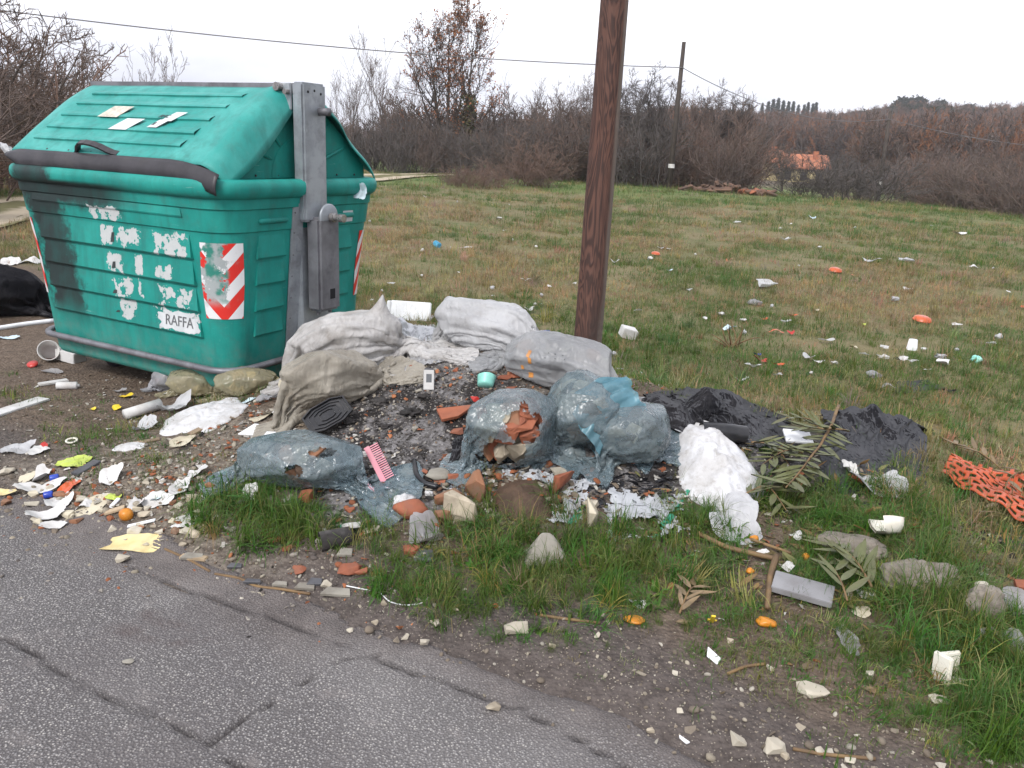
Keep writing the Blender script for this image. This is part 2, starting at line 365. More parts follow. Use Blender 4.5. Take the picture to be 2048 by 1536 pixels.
def filmobj(name, P, wrap, mat, parent=None, label=None, cat=None, group=None, sub=1, holes=None, thick=.0015, basez=None):
    m, n = P.shape[:2]; F = gridf(m, n, wrap)
    if holes is not None: F = F[~holes.reshape(-1)[:len(F)]] if holes.dtype == bool else F
    V = P.reshape(-1, 3)
    if parent is None: o = wthing(name, V, F, mat, label, cat, group, True)
    else: o = wpart(name, V, F, mat, parent, True)
    if holes is not None:
        bm = bmesh.new(); bm.from_mesh(o.data); bmesh.ops.delete(bm, geom=[v for v in bm.verts if not v.link_faces], context='VERTS'); bm.to_mesh(o.data); bm.free()
    if sub:
        md = o.modifiers.new('smooth', 'SUBSURF'); md.levels = sub; md.render_levels = sub
    return o
# ================================================================== SETTING
rnd = random.Random(7); RS = np.random.RandomState(21)
def growth(step, lim, start, ratio):
    v = []; s = step; x = start
    while x < lim: s *= ratio; x += s; v.append(x)
    return v
def blob(x, y, cx, cy, rx, ry, rot=0., soft=.35):
    dx = x-cx; dy = y-cy; u = (dx*math.cos(rot)+dy*math.sin(rot))/rx; v = (-dx*math.sin(rot)+dy*math.cos(rot))/ry
    return sst(1+soft, 1-soft, np.hypot(u, v))
def zones(x, y):
    """ash, rubble, bare earth, roadside mud: 0..1 each"""
    n1 = fbm2(x*1.6, y*1.6, 41, 4); n2 = fbm2(x*5, y*5, 42, 3); w = .22*n1+.10*n2
    xx = x+.25*n2; yy = y+.25*n1; t = tco(x, y)+.22*n1+.08*n2
    ash = np.clip(blob(xx, yy, -.45, 3.62, .50, .62)+blob(xx, yy, -.52, 3.05, .32, .25)*.9+blob(xx, yy, -.15, 3.25, .4, .2)*.8+blob(xx, yy, .70, 3.50, .55, .30)*.85+blob(xx, yy, 1.40, 3.70, .55, .32)*.85+blob(xx, yy, .25, 3.30, .5, .28)*.8, 0, 1)
    rub = np.clip(blob(xx, yy, -.15, 4.2, .65, .65)+blob(xx, yy, -1.15, 3.5, .55, .45)*.9+blob(xx, yy, .1, 3.1, .35, .22)+blob(xx, yy, -1.55, 3.0, .8, .3, -.45)*.7, 0, 1)
    s = sco(x, y)
    lim = 3.0+1.3*sst(1.0, -1.2, s)+1.0*sst(-2.2, -4.2, s)
    dirt = sst(lim+.35, lim-.35, t)
    mud = sst(2.32, 1.98, t+.10*np.sin(s*1.7))
    return ash, rub, dirt, mud
gx = np.arange(-4.6, 3.9, .03); gy = np.arange(1.2, 7.2, .03)
gx = np.array([-v for v in growth(.03, 6000, 4.6, 1.055)][::-1]+list(gx)+growth(.03, 6000, gx[-1], 1.055))
gy = np.array([-v for v in growth(.05, 400, -1.2, 1.22)][::-1]+list(gy)+growth(.03, 6500, gy[-1], 1.045))
X, Y = np.meshgrid(gx, gy, indexing='ij'); Z = G(X, Y)
gm = mesh('ground', np.stack([X, Y, Z], -1).reshape(-1, 3), gridf(len(gx), len(gy))[:, ::-1].copy(), True)
if gm.polygons[len(gm.polygons)//2].normal.z < 0: gm.flip_normals()
zz = zones(X, Y); at = gm.attributes.new('zone', 'FLOAT_COLOR', 'POINT'); at.data.foreach_set('color', np.stack(zz, -1).reshape(-1).astype(np.float32))
dd = np.hypot(X, Y); az = np.degrees(np.arctan2(X, Y))
wood = sst(58, 85, dd+8*fbm2(X/15, Y/15, 9, 2)-20*sst(14, 20, az)*sst(30, 24, az)); lush = sst(16, 34, Y)*sst(.05, .45, fbm2(X/9., Y/9., 31, 3)+.35*sst(24, 34, Y)+.15)
a2 = gm.attributes.new('cover', 'FLOAT_COLOR', 'POINT'); a2.data.foreach_set('color', np.stack([wood, lush, X*0, X*0+1], -1).reshape(-1).astype(np.float32))
def ground_mat():
    m, nt, out = nodemat('field_ground'); B = NB(nt); geo = B.n('ShaderNodeNewGeometry').outputs['Position']
    zc = B.n('ShaderNodeAttribute', attribute_name='zone'); sep = B.n('ShaderNodeSeparateColor'); B.set(sep.inputs[0], zc.outputs['Color'])
    cc = B.n('ShaderNodeAttribute', attribute_name='cover'); s2 = B.n('ShaderNodeSeparateColor'); B.set(s2.inputs[0], cc.outputs['Color'])
    nA = B.noise(geo, .55, 5); nB = B.noise(geo, 3.2, 6, .65); nC = B.noise(geo, 22., 5, .65); nD = B.noise(geo, 90., 3)
    turf = B.mix(B.step(nB, .35, .65), (.100, .112, .040), (.165, .142, .070))
    turf = B.mix(B.step(nA, .40, .62), turf, (.180, .148, .078)); turf = B.mix(B.math('MULTIPLY', s2.outputs[1], .75), turf, (.100, .150, .036))
    turf = B.mix(B.math('MULTIPLY', B.step(nC, .5, .75), .6), turf, (.060, .062, .022)); turf = B.mix(B.math('MULTIPLY', B.step(nD, .55, .75), .35), turf, (.26, .20, .11))
    turf = B.mix(s2.outputs[0], turf, B.mix(B.step(nA, .3, .7), (.085, .062, .050), (.11, .09, .055)))
    dirt = B.mix(B.step(nC, .3, .7), (.080, .056, .040), (.150, .112, .082)); dirt = B.mix(B.math('MULTIPLY', B.step(nB, .5, .72), .7), dirt, (.055, .038, .026))
    peb = B.voro(geo, 70.); dirt = B.mix(B.step(peb, .20, .10), dirt, (.28, .23, .18))
    mud = B.mix(B.step(nC, .3, .7), (.062, .050, .044), (.105, .087, .078)); mud = B.mix(B.math('MULTIPLY', B.step(B.voro(geo, 85.), .24, .12), .8), mud, (.27, .235, .19))
    mud = B.mix(B.math('MULTIPLY', B.step(nB, .52, .7), .7), mud, (.045, .037, .032))
    ash = B.mix(B.step(B.noise(geo, 14., 7, .7, 1.0), .38, .62), (.19, .180, .178), (.075, .068, .065)); ash = B.mix(B.step(B.noise(geo, 6., 6, .7, .6), .42, .56), ash, (.022, .019, .018))
    ash = B.mix(B.math('MULTIPLY', B.step(B.voro(geo, 45.), .16, .08), .8), ash, (.33, .32, .31))
    rub = B.mix(B.step(nC, .35, .65), (.090, .070, .054), (.200, .170, .135)); rub = B.mix(B.step(B.voro(geo, 48.), .22, .12), rub, (.36, .31, .25)); rub = B.mix(B.step(B.noise(geo, 9., 4), .60, .7), rub, (.035, .03, .027))
    c = B.mix(sep.outputs[2], turf, dirt); c = B.mix(zc.outputs['Alpha'], c, mud); c = B.mix(sep.outputs[1], c, rub); c = B.mix(sep.outputs[0], c, ash)
    h = B.math('ADD', nC, B.math('MULTIPLY', nD, .5)); h = B.math('SUBTRACT', h, B.math('MULTIPLY', B.voro(geo, 60.), .7))
    p = B.pbsdf(c, .9, B.bump(h, .7, .02), .25); nt.links.new(p.outputs[0], out.inputs[0]); return m
props(link('ground', gm, ground_mat()), kind='structure')

# ---- road: one sheet with a ragged edge, sunk seams and an old cross joint
def dpoly(x, y, pts):
    d = np.full(np.shape(x), 9.)
    for (ax, ay_), (bx, by) in zip(pts[:-1], pts[1:]):
        vx = bx-ax; vy = by-ay_; k = np.clip(((x-ax)*vx+(y-ay_)*vy)/(vx*vx+vy*vy), 0, 1); d = np.minimum(d, np.hypot(x-ax-k*vx, y-ay_-k*vy))
    return d
SEAMS = [[gp(a, b)[:2] for a, b in q] for q in ([(250, 1130), (330, 1168), (500, 1232), (700, 1300), (905, 1385), (1080, 1450), (1240, 1536), (1400, 1640)],
         [(-120, 1230), (0, 1290), (75, 1322), (135, 1362), (250, 1425), (400, 1492), (475, 1545), (640, 1660)], [(415, 1500), (520, 1432), (590, 1390), (680, 1335), (760, 1318)])]
us = np.concatenate([np.arange(-3.2, 2.3, .016)]); ts = np.concatenate([np.arange(.9, 2.12, .016)])
us = np.array([-v for v in growth(.016, 90, 3.2, 1.14)][::-1]+list(us)+growth(.016, 90, us[-1], 1.14)); ts = np.array([-v for v in growth(.016, 4.2, -.9, 1.12)][::-1]+list(ts))
U, T = np.meshgrid(us, ts, indexing='ij')
edge = ROAD_T+.05*fbm2(U*1.3, U*0, 71, 4)+.03*fbm2(U*6, U*0, 72, 3)-.03*np.clip(U+1, -1, 2)*0
T2 = np.minimum(T, edge)
RX = RE[0]*U+RN[0]*T2; RY = RE[1]*U+RN[1]*T2
ck = np.zeros_like(RX)
for q, wd in zip(SEAMS, (.0095, .010, .0075)):
    jx = .022*fbm2(RX*7, RY*7, 81, 4); jy = .022*fbm2(RX*7, RY*7, 82, 4); d = dpoly(RX+jx, RY+jy, q); ck = np.maximum(ck, np.clip(1-d/(wd*(1.0+.45*fbm2(RX*4, RY*4, 83, 2))), 0, 1))
RZ = base(RX, RY)+.022+.006*fbm2(RX*1.5, RY*1.5, 74, 3)+.0022*fbm2(RX*55, RY*55, 75, 2)-.020*sst(.06, -.01, edge-T)-.016*ck
RZ = np.where(T >= edge, G(RX, RY)-.01, np.maximum(RZ, G(RX, RY)+.004-.012*ck))
rm = mesh('road', np.stack([RX, RY, RZ], -1).reshape(-1, 3), gridf(len(us), len(ts)), True)
if rm.polygons[len(rm.polygons)//2].normal.z < 0: rm.flip_normals()
at = rm.attributes.new('crack', 'FLOAT_COLOR', 'POINT'); at.data.foreach_set('color', np.stack([ck, sst(.32, .0, edge-T2+.12*fbm2(RX*3, RY*3, 85, 3)), sst(.45, .85, np.exp(-dpoly(RX, RY, [gp(300, 1240)[:2], gp(420, 1300)[:2], gp(230, 1270)[:2]])/.07)), ck*0+1], -1).reshape(-1).astype(np.float32))
def road_mat():
    m, nt, out = nodemat('worn_asphalt'); B = NB(nt); geo = B.n('ShaderNodeNewGeometry').outputs['Position']
    a = B.n('ShaderNodeAttribute', attribute_name='crack'); s = B.n('ShaderNodeSeparateColor'); B.set(s.inputs[0], a.outputs['Color'])
    vd = B.n('ShaderNodeTexVoronoi', feature='F1'); B.set(vd.inputs['Vector'], geo); vd.inputs['Scale'].default_value = 135.
    v2 = B.voro(geo, 330.); nL = B.noise(geo, 1.6, 5); nM = B.noise(geo, 9., 5)
    sc = B.n('ShaderNodeSeparateColor'); B.set(sc.inputs[0], vd.outputs['Color'])
    stone = B.ramp(sc.outputs[0], [(0, (.16, .151, .150)), (.45, (.235, .222, .218)), (.78, (.32, .304, .293)), (1, (.45, .425, .385))])
    c = B.mix(B.step(vd.outputs['Distance'], .22, .50), stone, (.095, .087, .085)); c = B.mix(B.math('MULTIPLY', B.step(v2, .35, .1), .35), c, (.30, .285, .27))
    c = B.mix(B.math('MULTIPLY', B.step(nL, .48, .68), .5), c, (.115, .102, .100)); c = B.mix(B.math('MULTIPLY', B.step(nM, .58, .75), .35), c, (.26, .23, .215))
    c = B.mix(B.math('MULTIPLY', B.step(B.noise(geo, .9, 3, .5, .4), .42, .68), .30), c, (.30, .285, .272)); c = B.mix(B.math('MULTIPLY', s.outputs[2], B.math('MULTIPLY', B.step(nM, .38, .66), .7)), c, (.085, .066, .062))
    c = B.mix(B.math('MULTIPLY', s.outputs[1], .75), c, B.mix(B.step(nM, .35, .65), (.085, .070, .064), (.135, .113, .103)))
    c = B.mix(B.math('MULTIPLY', s.outputs[0], 1.0, clamp=True), c, (.036, .031, .030))
    h = B.math('SUBTRACT', B.math('MULTIPLY', B.noise(geo, 200., 3), .6), vd.outputs['Distance'])
    p = B.pbsdf(c, .82, B.bump(h, .85, .006), .35); nt.links.new(p.outputs[0], out.inputs[0]); return m
props(link('road', rm, road_mat()), kind='structure')

# ---- pale cart track across the field, two wheel ruts
trk = [gp(a, b) for a, b in ((-420, 505), (-150, 452), (0, 416), (200, 395), (480, 372), (745, 356), (860, 350), (960, 346.5), (1030, 344))]
trk = np.array(trk); tk = np.linspace(0, len(trk)-1, 120); cx = np.interp(tk, range(len(trk)), trk[:, 0]); cy = np.interp(tk, range(len(trk)), trk[:, 1])
ker = np.ones(9)/9; cx = np.convolve(np.pad(cx, 4, 'edge'), ker, 'valid'); cy = np.convolve(np.pad(cy, 4, 'edge'), ker, 'valid')
tn = nrm(np.stack([-np.gradient(cy), np.gradient(cx)], 1)); off = np.linspace(-1.15, 1.15, 24)
TX = cx[:, None]+tn[:, 0:1]*off*(1+.12*fbm2(tk*1.3, tk*0, 91, 3))[:, None]; TY = cy[:, None]+tn[:, 1:2]*off*(1+.12*fbm2(tk*1.3, tk*0, 91, 3))[:, None]
TZ = G(TX, TY)+.03-.05*np.exp(-((np.abs(off)-.72)/.26)**2)+.02
m_, nt_, out_ = nodemat('track_earth'); B_ = NB(nt_); g_ = B_.n('ShaderNodeNewGeometry').outputs['Position']; ra_ = B_.n('ShaderNodeAttribute', attribute_name='rut')
c_ = B_.mix(B_.step(B_.math('ADD', ra_.outputs['Fac'], B_.math('MULTIPLY', B_.math('SUBTRACT', B_.noise(g_, 2.5, 5), .5), .9)), .3, .7), (.13, .12, .055), B_.mix(B_.noise(g_, 6., 4), (.34, .28, .20), (.46, .39, .29)))
nt_.links.new(B_.pbsdf(c_, .95, B_.bump(B_.noise(g_, 12., 4), .6, .03), .2).outputs[0], out_.inputs[0])
tm = mesh('dirt_track', np.stack([TX, TY, TZ], -1).reshape(-1, 3), gridf(*TX.shape), True)
if tm.polygons[5].normal.z < 0: tm.flip_normals()
at = tm.attributes.new('rut', 'FLOAT', 'POINT'); at.data.foreach_set('value', np.broadcast_to(np.exp(-((np.abs(off)-.72)/.36)**2), TX.shape).reshape(-1).astype(np.float32))
props(link('dirt_track', tm, m_), kind='structure')

# ------------------------------------------------------------------ scattering of what nobody could count
def scatter(name, label, cat, P, rot, scale, idx, tint, meshes, mats):
    src = bpy.data.collections.new(name+'_pieces')
    for k, me in enumerate(meshes):
        o = bpy.data.objects.new(name+'_piece_%02d' % k, me); src.objects.link(o)
        if len(me.materials) == 0: me.materials.append(mats if not isinstance(mats, list) else mats[k])
    me = bpy.data.meshes.new(name); me.vertices.add(len(P)); me.vertices.foreach_set('co', np.asarray(P, float).ravel())
    def at(nm, ty, key, v, dt): a = me.attributes.new(nm, ty, 'POINT'); a.data.foreach_set(key, np.asarray(v, dt).ravel())
    at('rot', 'FLOAT_VECTOR', 'vector', rot, np.float32); at('size', 'FLOAT_VECTOR', 'vector', scale, np.float32); at('pick', 'INT', 'value', idx, np.int32)
    at('tint', 'FLOAT_VECTOR', 'vector', tint, np.float32); me.update()
    o = link(name, me); props(o, label, cat, None, 'stuff')
    ng = bpy.data.node_groups.new(name+'_scatter', 'GeometryNodeTree'); ng.interface.new_socket('Geometry', in_out='INPUT', socket_type='NodeSocketGeometry'); ng.interface.new_socket('Geometry', in_out='OUTPUT', socket_type='NodeSocketGeometry')
    N = ng.nodes.new; gi = N('NodeGroupInput'); go = N('NodeGroupOutput'); ip = N('GeometryNodeInstanceOnPoints'); ci = N('GeometryNodeCollectionInfo')
    ci.inputs['Collection'].default_value = src; ci.inputs['Separate Children'].default_value = True; ci.inputs['Reset Children'].default_value = True; ip.inputs['Pick Instance'].default_value = True
    def na(nm, ty): n = N('GeometryNodeInputNamedAttribute'); n.data_type = ty; n.inputs['Name'].default_value = nm; return n.outputs['Attribute']
    e2r = N('FunctionNodeEulerToRotation'); l = ng.links.new
    l(gi.outputs[0], ip.inputs['Points']); l(ci.outputs[0], ip.inputs['Instance']); l(na('pick', 'INT'), ip.inputs['Instance Index']); l(na('rot', 'FLOAT_VECTOR'), e2r.inputs[0]); l(e2r.outputs[0], ip.inputs['Rotation'])
    l(na('size', 'FLOAT_VECTOR'), ip.inputs['Scale']); l(ip.outputs[0], go.inputs[0])
    o.modifiers.new('scatter', 'NODES').node_group = ng
    return o
def tintmat(name, rough=.7, spec=.3, trans=0.0, bump=0., bscale=40., var=.25):
    m, nt, out = nodemat(name); B = NB(nt); a = B.n('ShaderNodeAttribute', attribute_name='tint', attribute_type='INSTANCER')
    co = B.n('ShaderNodeTexCoord').outputs['Object']; c = B.mix(B.math('MULTIPLY', B.noise(co, 12., 4), var*2), a.outputs['Color'], B.mix(1., a.outputs['Color'], (.45, .40, .32), 'MULTIPLY'))
    p = B.pbsdf(c, rough, B.bump(B.noise(co, bscale, 4), bump, .01) if bump else None, spec)
    if trans:
        tl = B.n('ShaderNodeBsdfTranslucent'); B.set(tl.inputs['Color'], c); mx = B.n('ShaderNodeMixShader', {0: trans}); nt.links.new(p.outputs[0], mx.inputs[1]); nt.links.new(tl.outputs[0], mx.inputs[2]); nt.links.new(mx.outputs[0], out.inputs[0])
    else: nt.links.new(p.outputs[0], out.inputs[0])
    return m
def bladeclump(seed, n, hmin, hmax, spread, wid, lean=.6, segs=4, droop=1.0):
    r = np.random.RandomState(seed); V = []; F = []
    for k in range(n):
        a = r.uniform(0, 6.283); rad = spread*math.sqrt(r.uniform()); b = np.array([math.cos(a)*rad, math.sin(a)*rad, -.01])
        d = a+r.normal(0, .8); h = r.uniform(hmin, hmax); ln = abs(r.normal(.35, .3))*lean; w = wid*r.uniform(.6, 1.2); dirv = np.array([math.cos(d), math.sin(d), 0]); side = np.array([-dirv[1], dirv[0], 0])
        tw = r.normal(0, .5); side = side*math.cos(tw)+np.array([0, 0, 1])*math.sin(tw)*.5; i0 = len(V)
        for s in range(segs+1):
            q = s/segs; th = ln*q*(1+droop*q*1.6); p = b+h*q*(dirv*math.sin(min(th, 2.2))*.9+np.array([0, 0, math.cos(min(th, 2.0))])); ww = w*(1-q**1.7)*.5
            V += [p-side*ww, p+side*ww] if s < segs else [p]
        for s in range(segs-1): F.append((i0+2*s, i0+2*s+1, i0+2*s+3, i0+2*s+2))
        F.append((i0+2*segs-2, i0+2*segs-1, i0+2*segs))
    return mesh('blades', V, F, True)
def grass_mat():
    m, nt, out = nodemat('grass_blade'); B = NB(nt); a = B.n('ShaderNodeAttribute', attribute_name='tint', attribute_type='INSTANCER').outputs['Color']; p = B.pbsdf(a, .55, None, .3)
    tl = B.n('ShaderNodeBsdfTranslucent'); B.set(tl.inputs['Color'], a); mx = B.n('ShaderNodeMixShader', {0: .25}); nt.links.new(p.outputs[0], mx.inputs[1]); nt.links.new(tl.outputs[0], mx.inputs[2]); nt.links.new(mx.outputs[0], out.inputs[0]); return m
GRASS = grass_mat()
turfs = [bladeclump(s, 26, .025, .075, .10, .0045, 1.1, 3) for s in range(4)]+[bladeclump(20+s, 34, .09, .24, .055, .0060, .9, 5, 1.2) for s in range(4)]+[bladeclump(40+s, 22, .12, .30, .09, .0030, 1.5, 4) for s in range(2)]+[bladeclump(60+s, 18, .05, .13, .06, .0065, 1.2, 4) for s in range(2)]+[bladeclump(80+s, 11, .05, .12, .05, .021, 1.9, 4, 1.3) for s in range(2)]
def grass_tint(n, x, y, dryness):
    r = np.random.RandomState(int(abs(x.sum()*10)) % 9999)
    green = np.stack([r.uniform(.050, .105, n), r.uniform(.095, .155, n), r.uniform(.018, .038, n)], 1); straw = np.stack([r.uniform(.22, .40, n), r.uniform(.165, .30, n), r.uniform(.085, .16, n)], 1); ol = np.stack([r.uniform(.13, .20, n), r.uniform(.115, .17, n), r.uniform(.045, .075, n)], 1)
    u = r.uniform(0, 1, n); k = (u < dryness); q = (u < dryness*2.0) & ~k; return np.where(k[:, None], straw, np.where(q[:, None], ol, green))
# field turf, thinning into the material with distance
def field_pts(n, y0, y1, seed):
    r = np.random.RandomState(seed); y = r.uniform(y0, y1, n); x = r.uniform(-1, 1, n)*(y*.84+1.5)
    return x, y
FP = []
for n, y0, y1, s0, sd in ((25000, 2.6, 9, .95, 1), (19000, 9, 16, 1.25, 2), (14000, 16, 28, 1.8, 3), (7000, 28, 46, 2.6, 4)):
    x, y = field_pts(n, y0, y1, sd); r = np.random.RandomState(sd+50); a, b, c, d = zones(x, y)
    keep = (np.maximum(np.maximum(a, b), np.maximum(c, d)) < r.uniform(.2, .8, n)); dt = np.abs((tco(x, y)-tco(np.interp(y, [0, 1], [0, 0]), y*0)))
    lx = (x-(-1.464))*RE[0]+(y-4.094)*RE[1]; lv = (x+1.464)*RN[0]+(y-4.094)*RN[1]; keep &= ~((lx > -1.8) & (lx < .05) & (lv > -.1) & (lv < 1.35))
    dtr = np.full(n, 9.); 
    for k in range(0, 120, 2): dtr = np.minimum(dtr, np.hypot(x-cx[k], y-cy[k]))
    keep &= (dtr > 1.0)
    pn = fbm2(x*.9, y*.9, 55, 3); keep &= (pn+.55 > r.uniform(-.1, .8, n)*.8)
    x, y, pn = x[keep], y[keep], pn[keep]; n2 = len(x); dry = np.clip(.30+.9*fbm2(x*.45, y*.45, 57, 3)-.5*sst(20, 34, y)*sst(.0, .4, fbm2(x/9., y/9., 31, 3)+.35*sst(24, 34, y)), .06, .85)
    r = np.random.RandomState(sd+90); u = r.uniform(0, 1, n2); idx = r.randint(0, 4, n2); tall = (u < .05+.20*sst(.15, .5, fbm2(x*.8, y*.8, 58, 3))); idx = np.where(tall, 8+r.randint(0, 2, n2), idx); idx = np.where((u > .965), 4+r.randint(0, 4, n2), idx)
    sc = s0*r.uniform(.7, 1.4, n2)*np.where(idx > 3, .62/ (s0**.35), 1.); FP.append((x, y, idx, sc, grass_tint(n2, x, y, np.where(idx >= 8, .85, dry))))
x, y, idx, sc, ti = [np.concatenate([f[k] for f in FP]) for k in range(5)]; r = np.random.RandomState(5)
scatter('field_grass', 'short winter grass, green and straw coloured, covering the field', 'grass', np.stack([x, y, G(x, y)], 1), np.stack([r.normal(0, .12, len(x)), r.normal(0, .12, len(x)), r.uniform(0, 6.28, len(x))], 1), np.stack([sc, sc, sc*r.uniform(.8, 1.3, len(x))], 1), idx, ti, turfs, GRASS)
# long verge grass: clumps where the photograph shows them (pixel ellipses give spots of ground)
VERGE = [(500, 1030, 110, 55, 230, 1.05), (590, 1060, 60, 40, 110, .9), (430, 1010, 40, 40, 60, .9), (985, 1085, 110, 60, 260, 1.0), (1010, 1190, 170, 50, 260, .8), (1180, 1130, 110, 80, 260, 1.0), (860, 1180, 90, 30, 120, .65), (790, 1140, 50, 40, 90, .75),
         (1330, 1130, 100, 60, 220, .95), (1300, 1210, 90, 45, 110, .6), (1420, 1050, 60, 50, 130, .95), (1590, 1020, 80, 40, 120, .85), (1700, 1040, 70, 50, 120, .95), (1830, 1010, 80, 50, 140, 1.0), (1640, 1120, 80, 40, 130, .85), (1720, 1170, 60, 50, 90, .8),
         (1890, 1110, 50, 50, 110, 1.0), (1960, 1270, 90, 110, 330, 1.1), (1860, 1210, 70, 60, 160, 1.0), (1990, 1420, 80, 70, 190, .95), (1830, 1320, 80, 50, 130, .7), (1520, 1250, 130, 40, 110, .45), (1700, 1300, 110, 50, 110, .5), (1500, 1310, 120, 35, 70, .4), (1860, 1440, 90, 60, 90, .5), (2010, 1510, 50, 30, 60, .6), (1740, 1400, 80, 30, 40, .4),
         (1730, 815, 95, 24, 520, .62), (1500, 905, 30, 20, 10, .6), (1080, 1270, 130, 20, 40, .5), (1200, 1330, 80, 40, 24, .4), (720, 1075, 50, 30, 40, .7), (760, 1060, 20, 30, 20, .8), (905, 610, 40, 30, 30, 1.2), (1050, 620, 90, 45, 110, 1.1), (1120, 690, 60, 35, 50, 1.0), (1215, 730, 40, 30, 50, 1.0), (1300, 690, 90, 45, 80, 1.2), (1390, 770, 130, 25, 80, .8), (1700, 750, 60, 40, 40, 1.2),
         (300, 880, 120, 45, 120, .42), (350, 930, 110, 45, 110, .42), (180, 740, 0, 0, 0, 1), (95, 830, 80, 30, 50, .35), (220, 905, 90, 25, 60, .4), (400, 960, 60, 30, 50, .45), (150, 860, 70, 25, 40, .35), (30, 745, 30, 15, 12, .4), (1950, 880, 140, 60, 120, .8), (2000, 780, 110, 60, 100, .8)]
VP = []; rr = np.random.RandomState(77)
for px, py, rx, ry, n, s in VERGE:
    if n == 0: continue
    n = int(n*(.62 if px > 1560 and s >= .8 else .40))
    c = gp(px, py); a = gp(px+rx, py); b = gp(px, py-ry); d = gp(px, py+ry); wx = abs(a[0]-c[0])+.02; wy = abs(b[1]-d[1])*.5+.02
    q = rr.normal(0, .60, (n, 2)); x = c[0]+q[:, 0]*wx; y = c[1]+q[:, 1]*wy; k = tco(x, y) > ROAD_T+.10; x = x[k]; y = y[k]
    lx = (x+1.464)*RE[0]+(y-4.094)*RE[1]; lv = (x+1.464)*RN[0]+(y-4.094)*RN[1]; k = ~((lx > -1.8) & (lx < .02) & (lv > -.05) & (lv < 1.3)); x = x[k]; y = y[k]
    n = len(x); u = rr.uniform(0, 1, n); idx = np.where(u < .46, 4+rr.randint(0, 4, n), np.where(u < .72, 10+rr.randint(0, 2, n), np.where(u < .82, 12+rr.randint(0, 2, n), 8+rr.randint(0, 2, n))))
    if s < .5: idx = np.where(u < .8, rr.randint(0, 4, n), 10+rr.randint(0, 2, n)); s = s*2.0
    VP.append((x, y, idx, s*rr.uniform(.34, .80, n), np.where(idx >= 8, .45, .10)*np.ones(n)*(idx < 10)+.15*(idx >= 10)))
x, y, idx, sc, dry = [np.concatenate([f[k] for f in VP]) for k in range(5)]
xt = rr.uniform(-3, 2.4, 9000); yt = rr.uniform(1.5, 4.6, 9000); a, b, c, d = zones(xt, yt); tt = tco(xt, yt); kk = (tt > 1.98) & ((d < .75) | ((xt > .1) & (rr.uniform(0, 1, 9000) < .35))) & (np.maximum(a, b) < .35) & (fbm2(xt*2.1, yt*2.1, 61, 3) > np.interp(xt, [-3, -.8, 0, 1], [.16, .14, .0, -.12])) & (rr.uniform(0, 1, 9000) < .45)
xt = xt[kk]; yt = yt[kk]; nt2 = len(xt)
x = np.concatenate([x, xt]); y = np.concatenate([y, yt]); idx = np.concatenate([idx, rr.randint(0, 4, nt2)]); sc = np.concatenate([sc, rr.uniform(.5, 1.0, nt2)]); dry = np.concatenate([dry, np.full(nt2, .25)])
ti = grass_tint(len(x), x, y, dry)*np.array([.74, .96, .62])
scatter('verge_grass', 'long green grass growing in tufts along the roadside verge', 'grass', np.stack([x, y, G(x, y)], 1), np.stack([rr.normal(0, .2, len(x)), rr.normal(0, .2, len(x)), rr.uniform(0, 6.28, len(x))], 1), np.stack([sc, sc, sc*rr.uniform(.75, 1.15, len(x))], 1), idx, ti, turfs, GRASS)
# pebbles and crumbs of rubble
PEB = tintmat('pebble_stone', .85, .3, 0, .4, 30., .35)
pebs = [mesh('pebble', *stonev(s, 1, .8, .55, 2, .25), False) for s in range(5)]+[mesh('crumb', *chunk(s, 1, .7, .35, 10, .05)) for s in range(4)]
PB = []; rr = np.random.RandomState(99)
def peb_add(n, fx, smin, smax, pal, zmin=0.):
    x, y = fx(n); k = tco(x, y) > zmin; x = x[k]; y = y[k]; n = len(x); s = smin*(smax/smin)**(rr.uniform(0, 1, n)**2.2); pal = np.array(pal); c = pal[rr.randint(0, len(pal), n)]*rr.uniform(.7, 1.15, (n, 1)); PB.append((x, y, s, c, rr.randint(0, 9, n)))
CREAM = [(.33, .29, .23), (.40, .36, .29), (.26, .22, .175), (.20, .165, .13), (.46, .43, .37)]; GREY = [(.22, .2, .18), (.30, .27, .24), (.13, .11, .1), (.4, .37, .33), (.2, .15, .11)]; BRK = [(.36, .13, .06), (.30, .11, .055), (.42, .17, .08)]; CHR = [(.02, .018, .017), (.035, .032, .03), (.06, .055, .05), (.30, .29, .28), (.16, .15, .145)]
def roadside(n): s = rr.uniform(-3.4, 1.9, n); t = ROAD_T+rr.normal(.17, .16, n); return RE[0]*s+RN[0]*t, RE[1]*s+RN[1]*t
def roadside_r(n): s = rr.normal(.45, .55, n); t = ROAD_T+rr.normal(.10, .14, n); return RE[0]*s+RN[0]*t, RE[1]*s+RN[1]*t
def around(cx_, cy_, sx, sy): return lambda n: (rr.normal(cx_, sx, n), rr.normal(cy_, sy, n))
peb_add(2600, roadside, .004, .020, CREAM, 1.72); peb_add(650, roadside_r, .006, .038, CREAM, 1.62)
peb_add(6500, around(-.2, 4.15, .42, .42), .005, .026, GREY+CREAM[:2]+GREY); peb_add(500, around(-.1, 4.1, .4, .4), .008, .035, BRK); peb_add(4200, around(-.45, 3.55, .30, .38), .004, .022, CHR); peb_add(700, around(.05, 3.08, .14, .07), .008, .05, CREAM[1:4]+BRK[:1]+[(.12, .07, .045)]*3)
peb_add(1800, around(-1.15, 3.45, .35, .35), .005, .03, CREAM+GREY+BRK); peb_add(1500, around(-1.75, 3.05, .45, .18), .006, .04, CREAM+BRK[:1]); peb_add(1800, around(-2.2, 3.9, .7, .6), .005, .022, CREAM+GREY); peb_add(900, around(-.6, 2.75, .5, .2), .006, .035, BRK+GREY+CREAM); peb_add(900, around(1.2, 3.5, .5, .4), .006, .03, GREY+CHR[:3]+[(.6, .58, .55)])
